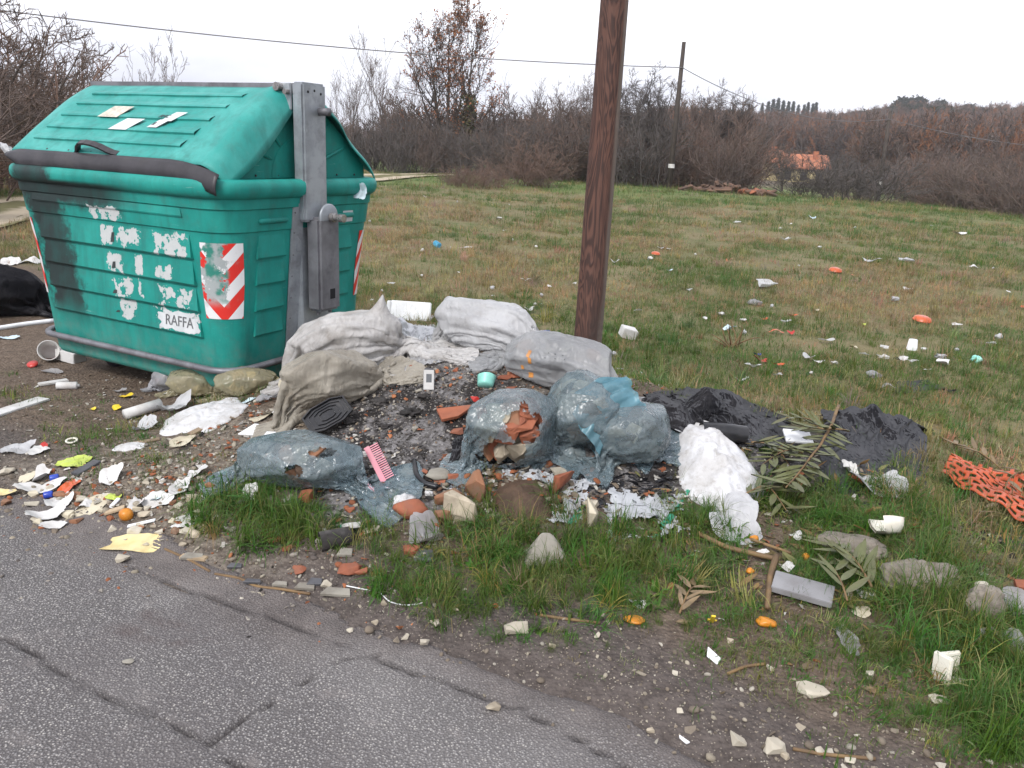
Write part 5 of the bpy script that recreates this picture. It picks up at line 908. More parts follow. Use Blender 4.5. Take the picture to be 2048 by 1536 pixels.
def crumpv(seed, w, d, h, sub=4, deep=.38):
    V, F = ico(sub); n = np.abs(fbm3(V*1.5+seed*.37, seed, 4)); n2 = np.abs(fbm3(V*3.2+seed*.11, seed+9, 3)); k = 1-deep*1.6*np.exp(-n*7)-deep*.5*np.exp(-n2*8)+.15*fbm3(V*.9, seed+5, 2); P = V*k[:, None]*np.array([w, d, h])*.5; P[:, 2] = np.where(P[:, 2] < -.28*h, -.28*h+(P[:, 2]+.28*h)*.15, P[:, 2]); return P, F
def scrap(px, py, w, h, mat, name, label, cat_, group=None, fold=.3, ragged=.25, rz=None, nr=7, na=30, nf=5, sharp=.6):
    p = gp(px, py+h*.2); k = mpp(p); s = nxt(); W_ = w*k; D_ = max(h*k*1.45, W_*.35); V, F = sheetv(s, W_, D_, fold, nf, ragged, nr, na, sharp); V = lay(V, p, 0 if rz is None else rz); return wthing(name, V, F, M[mat], label, cat_, group, True)
def wad(px, py, w, h, mat, name, label, cat_, group=None, sub=3, deep=.38, dz=0., rz=0.):
    p = gp(px, py+h*.38); k = mpp(p); V, F = crumpv(nxt(), w*k, max(w, h)*k*.8, h*k*1.05, sub, deep); V = seat(V, p, rz, .12, dz=dz); return wthing(name, V, F, M[mat], label, cat_, group, True)
def rock(px, py, w, h, mat, name, label, cat_, group=None, rz=None, tilt=(0, 0), kind='chunk', thin=1., dz=0., depth=None):
    p = gp(px, py+h*.35); k = mpp(p); s = nxt(); r = np.random.RandomState(s); sx, sy, sz = w*k, (depth or max(w, h)*.75)*k, h*k*thin
    V, F = chunk(s, sx, sy, sz, 15, .05) if kind == 'chunk' else stonev(s, sx, sy, sz, 3, .20) if kind == 'stone' else crumpv(s, sx, sy, sz, 4, .16)
    if kind == 'rough': V = V*(1+.22*fbm3(V/max(sx, sy)*5, s, 4))[:, None]
    V = seat(V, p, r.uniform(-.4, .4) if rz is None else rz, .12, tilt, dz); return wthing(name, V, F, M[mat], label, cat_, group, kind != 'chunk')
def tile(px, py, pts, th, mat, name, label, cat_, group=None, rz=0., tilt=(0, 0), dz=0., bev=.0015):
    """a flat broken piece: pts outline in photo pixels about its centre (x right, y away)"""
    p = gp(px, py); k = mpp(p); P = [(a*k, b*k, z) for z in (0, th) for a, b in pts]; V, F = hullv(P, bev); return wthing(name, seat(V, p, rz, .05, tilt, dz), F, M[mat], label, cat_, group)
def rodthing(pts, r, mat, name, label, cat_, group=None, n=7, lift=0.):
    P = np.array([gp(*q) if len(q) == 2 else gp(q[0], q[1], q[2]) for q in pts]); t = np.linspace(0, len(P)-1, max(len(P)*4, 6)); Q = np.stack([np.interp(t, range(len(P)), P[:, i]) for i in range(3)], 1); ker = np.array([.25, .5, .25])
    for _ in range(2): Q[1:-1] = (Q[:-2]*.25+Q[1:-1]*.5+Q[2:]*.25)
    rr_ = r if np.isscalar(r) else np.interp(t, np.linspace(0, len(P)-1, len(r)), r); Q[:, 2] += np.max(rr_)*.8+lift; V, F = tubev(Q, rr_, n); return wthing(name, V, F, M[mat], label, cat_, group, True)
# ------------------------------------------------------------------ filled bags
def facets(seed, n=26, lo=.74, hi=1.0):
    r = np.random.RandomState(seed); return nrm(r.normal(size=(n, 3))), r.uniform(lo, hi, n)
def sackfilm(c, phi, ax, body, m, n, suck, seed, tail, grow=1.15, grav=-7., steps=100):
    r = np.random.RandomState(seed); Rz = rotm(0, 0, phi); q = np.linspace(0, 1, m); L2, W2, H2 = ax*grow; t = q*(2+tail)-1
    pr = np.maximum(np.sqrt(np.clip(1-np.clip(np.abs(t), 0, 1)**2.6, 0, 1)), .05); pw = .55+.45*pr
    if tail: pw = np.where(t > .6, np.maximum(pw, .92), pw)
    a = np.arange(n)*2*math.pi/n; P = np.stack([np.broadcast_to((t*L2)[:, None], (m, n)), pw[:, None]*W2*np.cos(a)[None], pr[:, None]*H2*np.sin(a)[None]], -1)@Rz.T+c
    P = P+.010*np.stack([fbm3(P*14, seed+k, 2) for k in range(3)], -1)+r.normal(0, .002, P.shape); lift = (.004+.008*(np.sin(a) > 0))[None]*np.ones((m, 1))
    return settle(P, True, steps, 4, (1., 1.), None, grav, suck, True, .9, .2, body=body, damp=.95, pull=(Rz@np.array([1., 0, 0]), np.where(np.abs(t) < .8, 1., 0.)), lift=lift)
def fillparts(parent, c, body, smin, mats, seed, n=16, name='rubble'):
    r = np.random.RandomState(seed); _, _, pl, lim = body
    for k in range(n):
        d = nrm(r.normal(size=3)+np.array([0, -.30, .35])); q = pl@d; dist = np.where(q > .05, lim/np.maximum(q, .05), 9).min(); sz = r.uniform(.38, .75, 3)*smin; p = c+d*max(.0, dist-sz.mean()*.42); V, F = chunk(seed+k, *sz, n=12, bev=.05); V = V@rotm(*r.uniform(-1, 1, 3)).T+p
        e = V-c; q = nrm(e)@pl.T; kk = np.where(q > .05, lim/np.maximum(q, .05), 9).min(1)*.93; L = np.linalg.norm(e, axis=1); V = c+e*np.minimum(1, kk/L)[:, None]; V[:, 2] = np.maximum(V[:, 2], G(V[:, 0], V[:, 1])+.004); wpart(name, V, F, M[mats[k % len(mats)]], parent)
def bag(name, label, px, py, phi, L, W, Hh, mat, seed, off=(0, 0), nb=16, rb=None, fill=None, slack=None, suck=7., spike=None, holes=None, m=60, n=84, tail=.28, lo=.74, sit=.42, nf=80, crease=.0022, grow=1.27, folds=None):
    p = gp(px, py); c = np.array([p[0]+off[0], p[1]+off[1], 0]); c[2] = g1(c[0], c[1])+Hh*sit; ax = np.array([L, W, Hh])*.5; pl, lim = facets(seed, nf, lo); Rz = rotm(0, 0, phi)
    pl_w = pl@Rz.T; body = (c, np.array([1., 1., 1.]), None, None)
    # facets live in the stretched frame of the bag: express them in world axes
    A = np.diag(1/ax)@Rz.T; nw = pl@A; ln = np.linalg.norm(nw, axis=1, keepdims=True); body = (c, np.array([1., 1., 1.]), nw/ln, lim/ln[:, 0]); P = sackfilm(c, phi, ax, body, m, n, suck, seed, tail, grow)
    d = P-c; L_ = np.linalg.norm(d, axis=-1); q = nrm(d)@body[2].T; kk = np.where(q > .05, body[3]/np.maximum(q, .05), 9).min(-1)+.004; P = c+d*np.maximum(1, kk/L_)[..., None]
    P = creased(P, True, seed*13, crease, *(folds or (2.2, 24.)), warp=.8 if folds is None else .45); m, n = P.shape[:2]
    d = P-c; L_ = np.linalg.norm(d, axis=-1); q = nrm(d)@body[2].T; kk = np.where(q > .05, body[3]/np.maximum(q, .05), 9).min(-1)+.004; P = c+d*np.maximum(1, kk/L_)[..., None]
    P = creased(P, True, seed*13, crease, *(folds or (2.2, 24.)), warp=.8 if folds is None else .45); m, n = P.shape[:2]
    if spike:
        for i, j, dz_, wd, lean in spike:
            q = P[int(i*m), int(j*n) % n].copy(); d = np.linalg.norm(P-q, axis=-1); k = np.exp(-(d/wd)**1.3)[..., None]; P = P+k*np.array([lean[0], lean[1], dz_])
    b = np.array([P[..., 0].mean(), P[..., 1].mean(), P[..., 2].min()]); e = empty(name, b, label, 'bag'); hm = None
    if holes:
        F = gridf(m, n, True); ctr = P.reshape(-1, 3)[F].mean(1); hm = np.zeros(len(F), bool)
        for hx, hy, hr_, ry in holes:                                # where the film is torn open
            vs_ = np.array([(ctr-CC)@CR/((ctr-CC)@fw)*FPX+1024, 768-(ctr-CC)@CU/((ctr-CC)@fw)*FPX]).T; dd_ = np.hypot((vs_[:, 0]-hx)/hr_, (vs_[:, 1]-hy)/ry)*(1+.5*fbm2(vs_[:, 0]/14., vs_[:, 1]/14., seed, 3)); hm |= (dd_ < 1) & (((ctr-c)@fw) < .04)
    filmobj('film', P, True, M[mat], e, holes=hm, sub=0)
    if fill: fillparts(e, c, body, ax.min()*1.1, fill, seed*3, nb)
    return e, P, None
neck = lambda a, b, k=.5: (lambda t: max(.05, math.sin(math.pi*min(max(t/.86, 0), 1))**k) if t < .80 else max(a, .10)+ (b-a)*max(0, (t-.80)/.20))
bag('plastic_sack', 'large crumpled white plastic sack slumped against the steel arm of the container', 700, 752, .10, .68, .40, .36, 'WS', 1, (-.03, .12), tail=.45, lo=.66, nf=50, crease=.011, folds=(1.5, 30.), grow=1.38, spike=((.50, .25, .13, .045, (.02, -.02)), (.70, .25, .05, .06, (.02, .0))))
bag('plastic_sack', 'dirty beige plastic sack lying across the heap above the black tray', 648, 838, .62, .54, .32, .34, 'BE', 2, (.0, .10), lo=.66, nf=50, crease=.008, folds=(1.4, 24.), grow=1.35)
bag('plastic_sack', 'long white plastic sack on top of the heap, left of the wooden pole', 985, 722, -.50, .66, .34, .29, 'WC', 3, (-.06, .26), tail=.30, lo=.68, nf=40, crease=.009, folds=(1.2, 20.), grow=1.3, spike=((.30, .25, .06, .08, (-.02, .02)),))
e4, P4, b4 = bag('plastic_sack', 'pale translucent sack printed in orange at the foot of the wooden pole', 1108, 808, -.42, .68, .36, .27, 'WCL', 4, (.04, .18), 8, lo=.66, nf=44, crease=.008, folds=(1.6, 22.), grow=1.3, fill=('BP', 'DG', 'BP', 'BR'))
e5, P5, b5 = bag('rubble_bag', 'torn translucent blue bag spilling broken terracotta', 1022, 965, .35, .42, .36, .38, 'BLU', 5, (.0, .12), 26, fill=('TC', 'ST', 'TC', 'BR', 'TC'), holes=((1042, 852, 34, 32), (1005, 908, 46, 26)), tail=.1)
bag('rubble_bag', 'full translucent blue bag with a bright open mouth, beside the torn blue bag', 1150, 938, .25, .38, .34, .38, 'BLU', 6, (.03, .14), 24, fill=('GS', 'ST', 'EA', 'GS', 'BR'))
bag('rubble_bag', 'rounded tied blue bag of dark rubble next to the white plaster', 1268, 965, .55, .38, .34, .32, 'BLU', 7, (.0, .13), 22, fill=('EA', 'GS', 'EA', 'CH', 'ST'), spike=((.97, .3, .03, .05, (.05, .03)),))
bag('rubble_bag', 'long collapsed blue bag lying in front of the heap behind grass', 585, 1005, -.15, .60, .34, .24, 'BLU', 8, (.0, .12), 26, fill=('GS', 'BR', 'GS', 'ST', 'EA'), holes=((640, 905, 26, 10), (585, 940, 16, 10)))
bag('rubbish_bag', 'big black rubbish bag slumped behind the left end of the container', 20, 640, .3, .95, .60, .50, 'BK', 9, (-.25, .15))
bag('plastic_bag', 'clear bag of yellow waste squeezed under the container corner', 385, 797, -.2, .34, .24, .19, 'CY', 10, (0, .06), 10, fill=('CR', 'PY', 'WP'), m=38, n=50)
bag('plastic_bag', 'yellowish crumpled bag wedged under the container end', 480, 794, .25, .38, .22, .17, 'CY', 11, (0, .08), 10, fill=('PY', 'CB'), m=38, n=50)
bag('plastic_bag', 'pinkish clear bag lying in front of the container corner', 335, 784, .1, .22, .18, .16, 'CLR', 12, (0, .04), 8, fill=('WP', 'CR', 'PK'), m=34, n=44)
# ---- the bright mouth of the middle blue bag: an open flap of film
def flap(parent_or_label, pts, mat, name, label=None, cat_=None, m=26, n=30, seed=0, wav=.02, drop=40, balls=None):
    a, b, c, d = [np.array(q, float) for q in pts]; u = np.linspace(0, 1, m)[:, None, None]; v = np.linspace(0, 1, n)[None, :, None]; P = (a*(1-u)+b*u)*(1-v)+(d*(1-u)+c*u)*v; P = P+wav*np.stack([fbm3(P*11, seed+k, 3) for k in range(3)], -1); pin = np.zeros((m, n), bool); pin[0] = True
    pin[-1, ::6] = True; P = settle(P, False, drop, 3, (1.06, 1.08), balls, -5., 0, True, .5, .3, pin)
    return filmobj(name, P, False, M[mat], parent_or_label if label is None else None, label, cat_)
mb_ = bpy.data.objects['rubble_bag.001']; q = gp(1160, 940); Yb = q[1]+.07
c0, c1, c2 = np.array(ay(1165, 868, Yb)), np.array(ay(1190, 825, Yb+.01)), np.array(ay(1272, 788, Yb+.05)); rimA, rimB = np.array(ay(1140, 782, Yb+.02)), np.array(ay(1292, 812, Yb+.02)); P = np.zeros((26, 72, 3)); th = np.arange(72)*2*math.pi/72; side = nrm(np.array([-.55, .1, .80])); dep = nrm(np.cross(nrm(c2-c1), side))
for i in range(26):
    t = i/25.; cc = c0*(1-t)**2+2*c1*t*(1-t)+c2*t*t; wdt = .135*(1-t)+.085*t+.02*math.sin(t*3); dpt = .10*(1-t)+.022*t; pl_ = 1+.10*(t+.3)*np.sin(th*9+t*3)+.06*np.sin(th*17+1); P[i] = cc+(np.cos(th)*pl_*wdt)[:, None]*side+(np.sin(th)*pl_*dpt)[:, None]*dep+.010*np.stack([vn3(np.stack([np.cos(th)*3, np.sin(th)*3, th*0+t*4], 1), k) for k in range(3)], 1)
filmobj('mouth', P, True, M['BLB'], mb_)
OPR = pm('orange_print', (.56, .24, .06), (.46, .20, .06), 20., .5, .1, dirt=.2); 
def printstrip(P, i0, i1, j0, j1, parent, mat, name):
    s = P[i0:i1, j0:j1]; c = P.mean((0, 1)); o = s+nrm(s-c)*.003; return filmobj(name, o, False, mat, parent)
vis = lambda P: (1024+FPX*((P-CC)@CR)/((P-CC)@fw), 768-FPX*((P-CC)@CU)/((P-CC)@fw))
def nearest(P, px, py):
    x, y = vis(P); d = np.hypot(x-px, y-py)+60*(((P-P.mean((0, 1)))@fw) > .0); return np.unravel_index(np.argmin(d), d.shape)
for px, py, hi, hj, nm in ((1060, 708, 1, 3, 'orange_print'), (1060, 724, 1, 3, 'orange_print'), (1064, 750, 2, 3, 'orange_print'), (1045, 735, 1, 2, 'orange_print'), (1192, 772, 1, 3, 'orange_print')):
    i, j = nearest(P4, px, py); j = min(max(j, hj), P4.shape[1]-hj-1); i = min(max(i, hi), P4.shape[0]-hi-1); printstrip(P4, i-hi, i+hi+1, j-hj, j+hj+1, e4, OPR, nm)
for k, (px, py) in enumerate(((1098, 708), (1112, 710), (1128, 713), (1092, 717), (1110, 719), (1130, 722))):
    i, j = nearest(P4, px, py); j = min(max(j, 2), P4.shape[1]-3); i = min(max(i, 2), P4.shape[0]-3); printstrip(P4, i-1, i+1, j-1, j+1, e4, INKG, 'faded_print')
# ---- loose film and black sheeting
def drape(name, label, cat_, corners, mat, seed, balls=None, m=44, n=52, slack=(1.14, 1.16), wav=.03, steps=90, up=.14):
    C_ = [np.array(q, float) for q in corners]; u = np.linspace(0, 1, m)[:, None, None]; v = np.linspace(0, 1, n)[None, :, None]; P = (C_[0]*(1-u)+C_[1]*u)*(1-v)+(C_[3]*(1-u)+C_[2]*u)*v; P[..., 2] = G(P[..., 0], P[..., 1])+up
    P = P+wav*np.stack([fbm3(P*7, seed+k, 3) for k in range(3)], -1); P[..., 2] = np.maximum(P[..., 2], G(P[..., 0], P[..., 1])+.01); edge_ = .02*fbm2(np.arange(m)*.5, np.zeros(m), seed, 2); P[:, 0, :2] += edge_[:, None]; P[:, -1, :2] += edge_[::-1, None]
    cb_ = np.array([b_[0] for b_ in balls]) if balls else None; tf = None
    if balls:
        def tf(x, y):
            h = np.zeros_like(x)
            for bc_, br_ in balls: h = np.maximum(h, br_[2]*np.exp(-((x-bc_[0])/br_[0])**2*1.2-((y-bc_[1])/br_[1])**2*1.2))
            return h*(1+.5*fbm2(x*13, y*13, seed, 2))
    P = creased(settle(P, False, steps, 4, slack, None, -8., 0, True, .75, .2, terr=tf), False, seed, .010, 5., 9.); nz_ = P[..., 2]; return filmobj(name, P, False, M[mat], None, label, cat_, sub=0)
def lump(px, py, rx, ry, rz_, dz=0.): p = gp(px, py); return (np.array([p[0], p[1], g1(p[0], p[1])+dz]), np.array([rx, ry, rz_]))
drape('plastic_sheet', 'white plastic sheet spread behind the big white sack on the heap', 'plastic sheet', (gp(770, 690), gp(885, 690), gp(870, 655), gp(770, 650)), 'WC', 21, [lump(800, 672, .12, .10, .12), lump(850, 675, .1, .1, .08)], 30, 30)
drape('plastic_sheet', 'grey gritty plastic sheet with rubble crumbs beside the big white sack', 'plastic sheet', (gp(815, 742), gp(915, 722), gp(905, 690), gp(830, 690)), 'GY', 22, None, 30, 30, (1.05, 1.05), .012)
drape('black_sheet', 'crumpled black plastic sheeting bunched up behind the blue bags', 'plastic sheet', (gp(1285, 880), gp(1570, 895), gp(1540, 800), gp(1290, 790)), 'BK', 23, [lump(1330, 835, .14, .10, .08), lump(1400, 850, .14, .08, .06), lump(1450, 810, .20, .1, .06), lump(1510, 850, .16, .1, .05)], 56, 60, (1.22, 1.24), .05)
drape('black_sheet', 'folded black sheeting above the rolled black tube', 'plastic sheet', (gp(1360, 862), gp(1500, 885), gp(1490, 835), gp(1370, 825)), 'BK', 24, [lump(1430, 850, .16, .07, .15)], 36, 40, (1.2, 1.2), .04)
drape('black_sheet', 'wide smooth black sheet mottled with white dust below the grass tuft', 'plastic sheet', (gp(1650, 985), gp(1850, 985), gp(1835, 838), gp(1640, 838)), 'BK', 25, [lump(1740, 868, .32, .18, .11), lump(1800, 880, .20, .14, .10), lump(1690, 875, .2, .14, .09)], 44, 48, (1.08, 1.09), .02)
drape('black_sheet', 'scorched black sheet under the rounded blue bag', 'plastic sheet', (gp(1150, 1015), gp(1335, 1000), gp(1330, 955), gp(1150, 955)), 'BK', 26, None, 34, 40, (1.12, 1.14), .03)
drape('black_sheet', 'flat grey-black sheet scrap lying in the grass far behind the smooth black sheet', 'plastic sheet', (gp(1790, 788), gp(1905, 782), gp(1850, 762), gp(1795, 768)), 'BK', 27, None, 20, 22, (1.05, 1.05), .02)
drape('black_sheet', 'dark strip of torn sheeting under the orange net', 'plastic sheet', (gp(1945, 1075), gp(2060, 1105), gp(2060, 1080), gp(1950, 1058)), 'BK', 28, None, 20, 24, (1.1, 1.1), .03)
p = gp(1400, 880); p2 = gp(1487, 890); V, F = tubev([p+np.array([0, 0, .05]), (p+p2)/2+np.array([0, 0, .055]), p2+np.array([0, 0, .05])], [.038, .040, .042], 18, False); V2, F2 = tubev([p2+np.array([0, 0, .05]), p+np.array([0, 0, .05])], [.036, .034], 18, False); mbt = MB().add(V, F).add(V2, F2); wthing('rolled_tube', *mbt.out(), M['BP'], 'rolled black plastic tube with an open end above the white plaster', 'tube', None, True)
# ---- plaster and powder
def mound(name, label, cat_, px, py, rx, ry, h, mat, seed, rough=.35, na=72, nr=26, tail=None):
    p = gp(px, py); k = mpp(p); a = np.arange(na)*2*math.pi/na; rho = np.linspace(0, 1, nr+1)[1:]; R = 1+.33*fbm2(np.cos(a)*1.6+seed, np.sin(a)*1.6, seed, 4); X = np.concatenate([[0], (rho[:, None]*R*np.cos(a)).ravel()]); Y = np.concatenate([[0], (rho[:, None]*R*np.sin(a)).ravel()]); q = np.concatenate([[0], np.repeat(rho, na)]); x = p[0]+X*rx*k; y = p[1]+Y*ry*k
    z = h*(1-q**2)*(1+rough*fbm2(x*16, y*16, seed, 4))+.012*np.maximum(0, fbm2(x*40, y*40, seed+3, 3))*(1-q)+.001; z = np.where(q > .97, -.012, np.maximum(z, .002)); F = [(0, 1+j, 1+(j+1) % na) for j in range(na)]
    for i in range(nr-1):
        for j in range(na): F.append((1+i*na+j, 1+(i+1)*na+j, 1+(i+1)*na+(j+1) % na, 1+i*na+(j+1) % na))
    return wthing(name, np.stack([x, y, G(x, y)+z], 1), F, M[mat], label, cat_, None, True)
mound('plaster_heap', 'heap of lumpy white plaster between the blue bag and the olive branch', 'plaster', 1430, 945, 88, 175, .10, 'PW', 31); mound('plaster_heap', 'spilt white plaster in front of the container corner', 'plaster', 415, 832, 78, 95, .045, 'PW', 32, .6); mound('plaster_heap', 'thin patch of white plaster at the edge of the grass below the larger spill', 'plaster', 262, 893, 32, 24, .012, 'PW', 33, .8); mound('earth_heap', 'small heap of brown earth and pebbles beside the torn printed bag', 'earth', 1045, 1005, 62, 60, .045, 'EA', 34, .6)
scrap(1470, 1035, 100, 85, 'W', 'plastic_bag', 'white translucent bag trailing from the plaster heap into the grass', 'bag', None, .5, .2, nr=14, na=60, nf=9); scrap(1375, 858, 58, 40, 'W', 'plastic_bag', 'white twisted bag scrap between black sheeting and plaster', 'bag', None, .6, .3, rz=-.6, nr=10, na=40); wad(1068, 690, 34, 30, 'PW', 'plaster_lump', 'white crumbly lumps behind the long white sack', 'plaster')
# ---- printed paper sacks, torn open
def print_mat():
    m, nt, out = nodemat('printed_sack'); B = NB(nt); co = B.n('ShaderNodeTexCoord').outputs['Object']; sp = B.n('ShaderNodeSeparateXYZ'); B.set(sp.inputs[0], B.mapping(co, (1, 1, 1), (0, 0, .5))); n = B.noise(co, 60., 3); c = B.mix(B.step(B.noise(co, 10., 5), .5, .75), (.36, .37, .385), (.26, .26, .26))
    ln = B.math('MULTIPLY', B.step(B.math('ABSOLUTE', B.math('SUBTRACT', B.math('FRACT', B.math('MULTIPLY', sp.outputs[1], 16.)), .5)), .12, .08), B.step(B.noise(B.mapping(co, (90, 12, 12)), 1., 2), .50, .54)); c = B.mix(B.math('MULTIPLY', ln, B.step(B.noise(co, 9., 2), .48, .52)), c, (.05, .055, .06)); g = B.step(B.math('ABSOLUTE', B.math('SUBTRACT', sp.outputs[0], .085)), .014, .010); c = B.mix(g, c, (.03, .22, .13)); nt.links.new(B.pbsdf(c, .5, B.bump(n, .2, .003), .4).outputs[0], out.inputs[0]); return m
M['PR'] = print_mat()
def tornsack(px, py, w, h, name, label, hole, seed, fold=.42):
    C_ = [gp(px-w/2, py+h/2), gp(px+w/2, py+h/2), gp(px+w/2, py-h/2), gp(px-w/2, py-h/2)]; m, n = 40, 40; u = np.linspace(0, 1, m)[:, None, None]; v = np.linspace(0, 1, n)[None, :, None]; P = (C_[0]*(1-u)+C_[1]*u)*(1-v)+(C_[3]*(1-u)+C_[2]*u)*v; P[..., 2] = G(P[..., 0], P[..., 1])+.06; P = P+.05*np.stack([fbm3(P*9, seed+k, 3) for k in range(3)], -1)
    tf = lambda x, y: .05*np.maximum(0, fbm2(x*9, y*9, seed, 2)+.2); P = creased(settle(P, False, 80, 4, (1.18, 1.18), None, -8., 0, True, .8, .2, terr=tf), False, seed, .006, 5., 9.); m, n = P.shape[:2]; F = gridf(m, n); c = P.reshape(-1, 3)[F].mean(1); x, y = vis(c); keep = np.ones(len(F), bool)
    for hx, hy, hr_, hy_ in hole: keep &= np.hypot((x-hx)/hr_, (y-hy)/hy_)*(1+.5*fbm2(x/11., y/11., seed, 3)) > 1
    ii = np.minimum(F[:, 0]//n, m-1-F[:, 0]//n); jj = np.minimum(F[:, 0] % n, n-1-F[:, 0] % n); keep &= (np.minimum(ii, jj) > 5+9*fbm2(x/9., y/9., seed+4, 3)); F = F[keep]; used, inv = np.unique(F, return_inverse=True); wthing(name, P.reshape(-1, 3)[used], inv.reshape(F.shape), M['PR'], label, 'sack', None, True)
tornsack(1295, 1040, 140, 95, 'paper_sack', 'torn white printed sack with brown soil showing through, in the grass', ((1290, 1052, 36, 20), (1243, 1050, 10, 15)), 51); tornsack(1130, 1000, 105, 95, 'paper_sack', 'white ragged printed sack under the brick lump by the earth heap', ((1085, 1000, 40, 36), (1120, 1012, 8, 14)), 52); tornsack(1070, 958, 130, 34, 'paper_sack', 'ragged white edge of sack along the foot of the blue bags', ((1060, 990, 60, 16),), 53)
# ------------------------------------------------------------------ single finds on the heap
p = gp(757, 955, .02); k = mpp(p); cm = empty('comb', p, 'pink wide-toothed plastic comb stuck upright in the ash', 'comb', None); A_ = np.array(ay(735, 893, p[1]+.05)); B_ = np.array(ay(770, 962, p[1]-.01)); ax_ = nrm(B_-A_); Lc = np.linalg.norm(B_-A_); tn_ = nrm(np.array(ay(785, 950, p[1]))-B_); nn = nrm(np.cross(ax_, tn_)); tn_ = np.cross(nn, ax_)
def obox(o, a, b, c, la, lb, lc): M4 = np.eye(4); M4[:3, 0] = a; M4[:3, 1] = b; M4[:3, 2] = c; M4[:3, 3] = o; return MB().box((0, -lb, -lc), (la, lb, lc), M4).out()
V, F = obox(A_-tn_*.006, ax_, tn_, nn, Lc, .011, .0022); wpart('spine', V, F, M['PK'], cm)
for i in range(17): o = A_+ax_*(.006+i*(Lc-.012)/16.)+tn_*.022; V, F = obox(o-ax_*.0022, ax_, tn_, nn, .0044, .021, .0016); wpart('tooth', V, F, M['PK'], cm)
# black hexagonal tray
p = gp(662, 862); k = mpp(p); tr = empty('plant_tray', p, 'black ribbed eight-sided plastic tray leaning on the beige sack', 'tray'); A_ = ay(660, 850, p[1]+.06); ex = nrm(np.array(ay(700, 825, p[1]+.10))-np.array(ay(625, 868, p[1]+.01))); ez = nrm(np.array([.15, -.62, .75])); ez = nrm(ez-ex*(ez@ex)); ey = np.cross(ez, ex); A_ = A_+ez*.05+np.array([0, -.02, .03]); oc = [(-.105, -.045), (-.105, .04), (-.05, .062), (.05, .062), (.105, .04), (.105, -.045), (.05, -.066), (-.05, -.066)]
def ringsolid(pts, inner, z0, z1): n = len(pts); P = [A_+ex*a+ey*b+ez*z for z in (z0, z1) for a, b in pts]+[A_+ex*a*inner+ey*b*inner+ez*z for z in (z0, z1) for a, b in pts]; return P, [(i, (i+1) % n, n+(i+1) % n, n+i) for i in range(n)]+[(2*n+i, 3*n+i, 3*n+(i+1) % n, 2*n+(i+1) % n) for i in range(n)]+[(n+i, n+(i+1) % n, 3*n+(i+1) % n, 3*n+i) for i in range(n)]
P = [A_+ex*a+ey*b+ez*z for z in (0, .004) for a, b in oc]; wpart('base', P, [tuple(range(7, -1, -1)), tuple(range(8, 16))]+[(i, (i+1) % 8, 8+(i+1) % 8, 8+i) for i in range(8)], M['BP'], tr)
for s_, z1 in ((1.0, .018), (.78, .011), (.56, .011), (.34, .011)): V, F = ringsolid([(a*s_, b*s_) for a, b in oc], .93, .003, z1); wpart('rim' if s_ == 1 else 'ridge', V, F, M['BP'], tr)
# spray bottle, cup, cigarette packet, small box
def boxthing(px, py, w, d, h, rz, tilt, mat, name, label, cat_, dz=0., bev=.003):
    p = gp(px, py); V, F = bevbox((-w/2, -d/2, 0), (w/2, d/2, h), bev); return wthing(name, seat(V, p, rz, .04, tilt, dz), F, M[mat], label, cat_)
p = gp(857, 780); bt = empty('medicine_carton', p, 'small white printed carton standing on the ash of the heap', 'carton'); V, F = bevbox((-.024, -.014, 0), (.024, .014, .095), .002); V = V@rotm(-.35, .05, .25).T+p; wpart('carton', V, F, M['WP'], bt); V, F = bevbox((-.014, -.0148, .035), (.012, -.0142, .075), .0002); wpart('printed_panel', V@rotm(-.35, .05, .25).T+p, F, INKG, bt); V, F = bevbox((-.02, -.01, .094), (.02, .01, .104), .002); wpart('cap', V@rotm(-.35, .05, .25).T+p, F, M['DG'], bt)
p = gp(970, 783); V, F = lathe([(.0, .0), (.034, .0), (.038, .01), (.043, .05), (.044, .052), (.041, .052), (.036, .012), (0, .004)], 26); V = V*(1+.08*fbm3(V*20, 5, 2))[:, None]; V = V@rotm(-.75, .3, .2).T; wthing('plastic_cup', seat(V, gp(970, 778), 0, .12), F, M['TQ'], 'crushed aqua plastic cup on the gravel of the heap', 'cup', None, True)
p = gp(700, 1066); pk = empty('cigarette_packet', p, 'white and green cigarette packet lying in the ash', 'packet'); Rm = rotm(-.5, .1, .55); V, F = bevbox((-.027, -.040, 0), (.027, .020, .021), .0015); wpart('box', V@Rm.T+p+np.array([0, .01, .012]), F, M['WP'], pk); M['GR'] = pm('packet_green', (.05, .34, .22), None, 8., .45, 0., dirt=.1); V, F = bevbox((-.0275, .020, -.0004), (.0275, .044, .0215), .0015); wpart('lid', V@Rm.T+p+np.array([0, .01, .012]), F, M['GR'], pk)
rock(950, 798, 20, 14, 'RD', 'toy_piece', 'tiny pink and red toy piece on the gravel of the heap', 'toy')
# white expanded-foam carton behind the heap
p = gp(815, 640); k = mpp(p); fb = empty('foam_box', p, 'white foam box lying on its side in the grass behind the container', 'box'); w_ = 82*k; V, F = bevbox((-w_/2, -.02, 0), (w_/2, .02, .17), .006); V = V@rotm(-.30, 0, -.12).T; wpart('panel', V+p+np.array([.02, 0, -.01]), F, M['WF'], fb); V, F = bevbox((-w_/2-.03, -.02, 0), (-w_/2+.005, .14, .165), .006); V = V@rotm(-.18, 0, -.12).T; wpart('panel', V+p+np.array([.02, 0, -.01]), F, M['WF'], fb); V, F = bevbox((-w_/2, .0, 0), (w_/2, .16, .02), .004); wpart('panel', V@rotm(0, 0, -.12).T+p+np.array([.02, .01, .0]), F, M['WF'], fb)
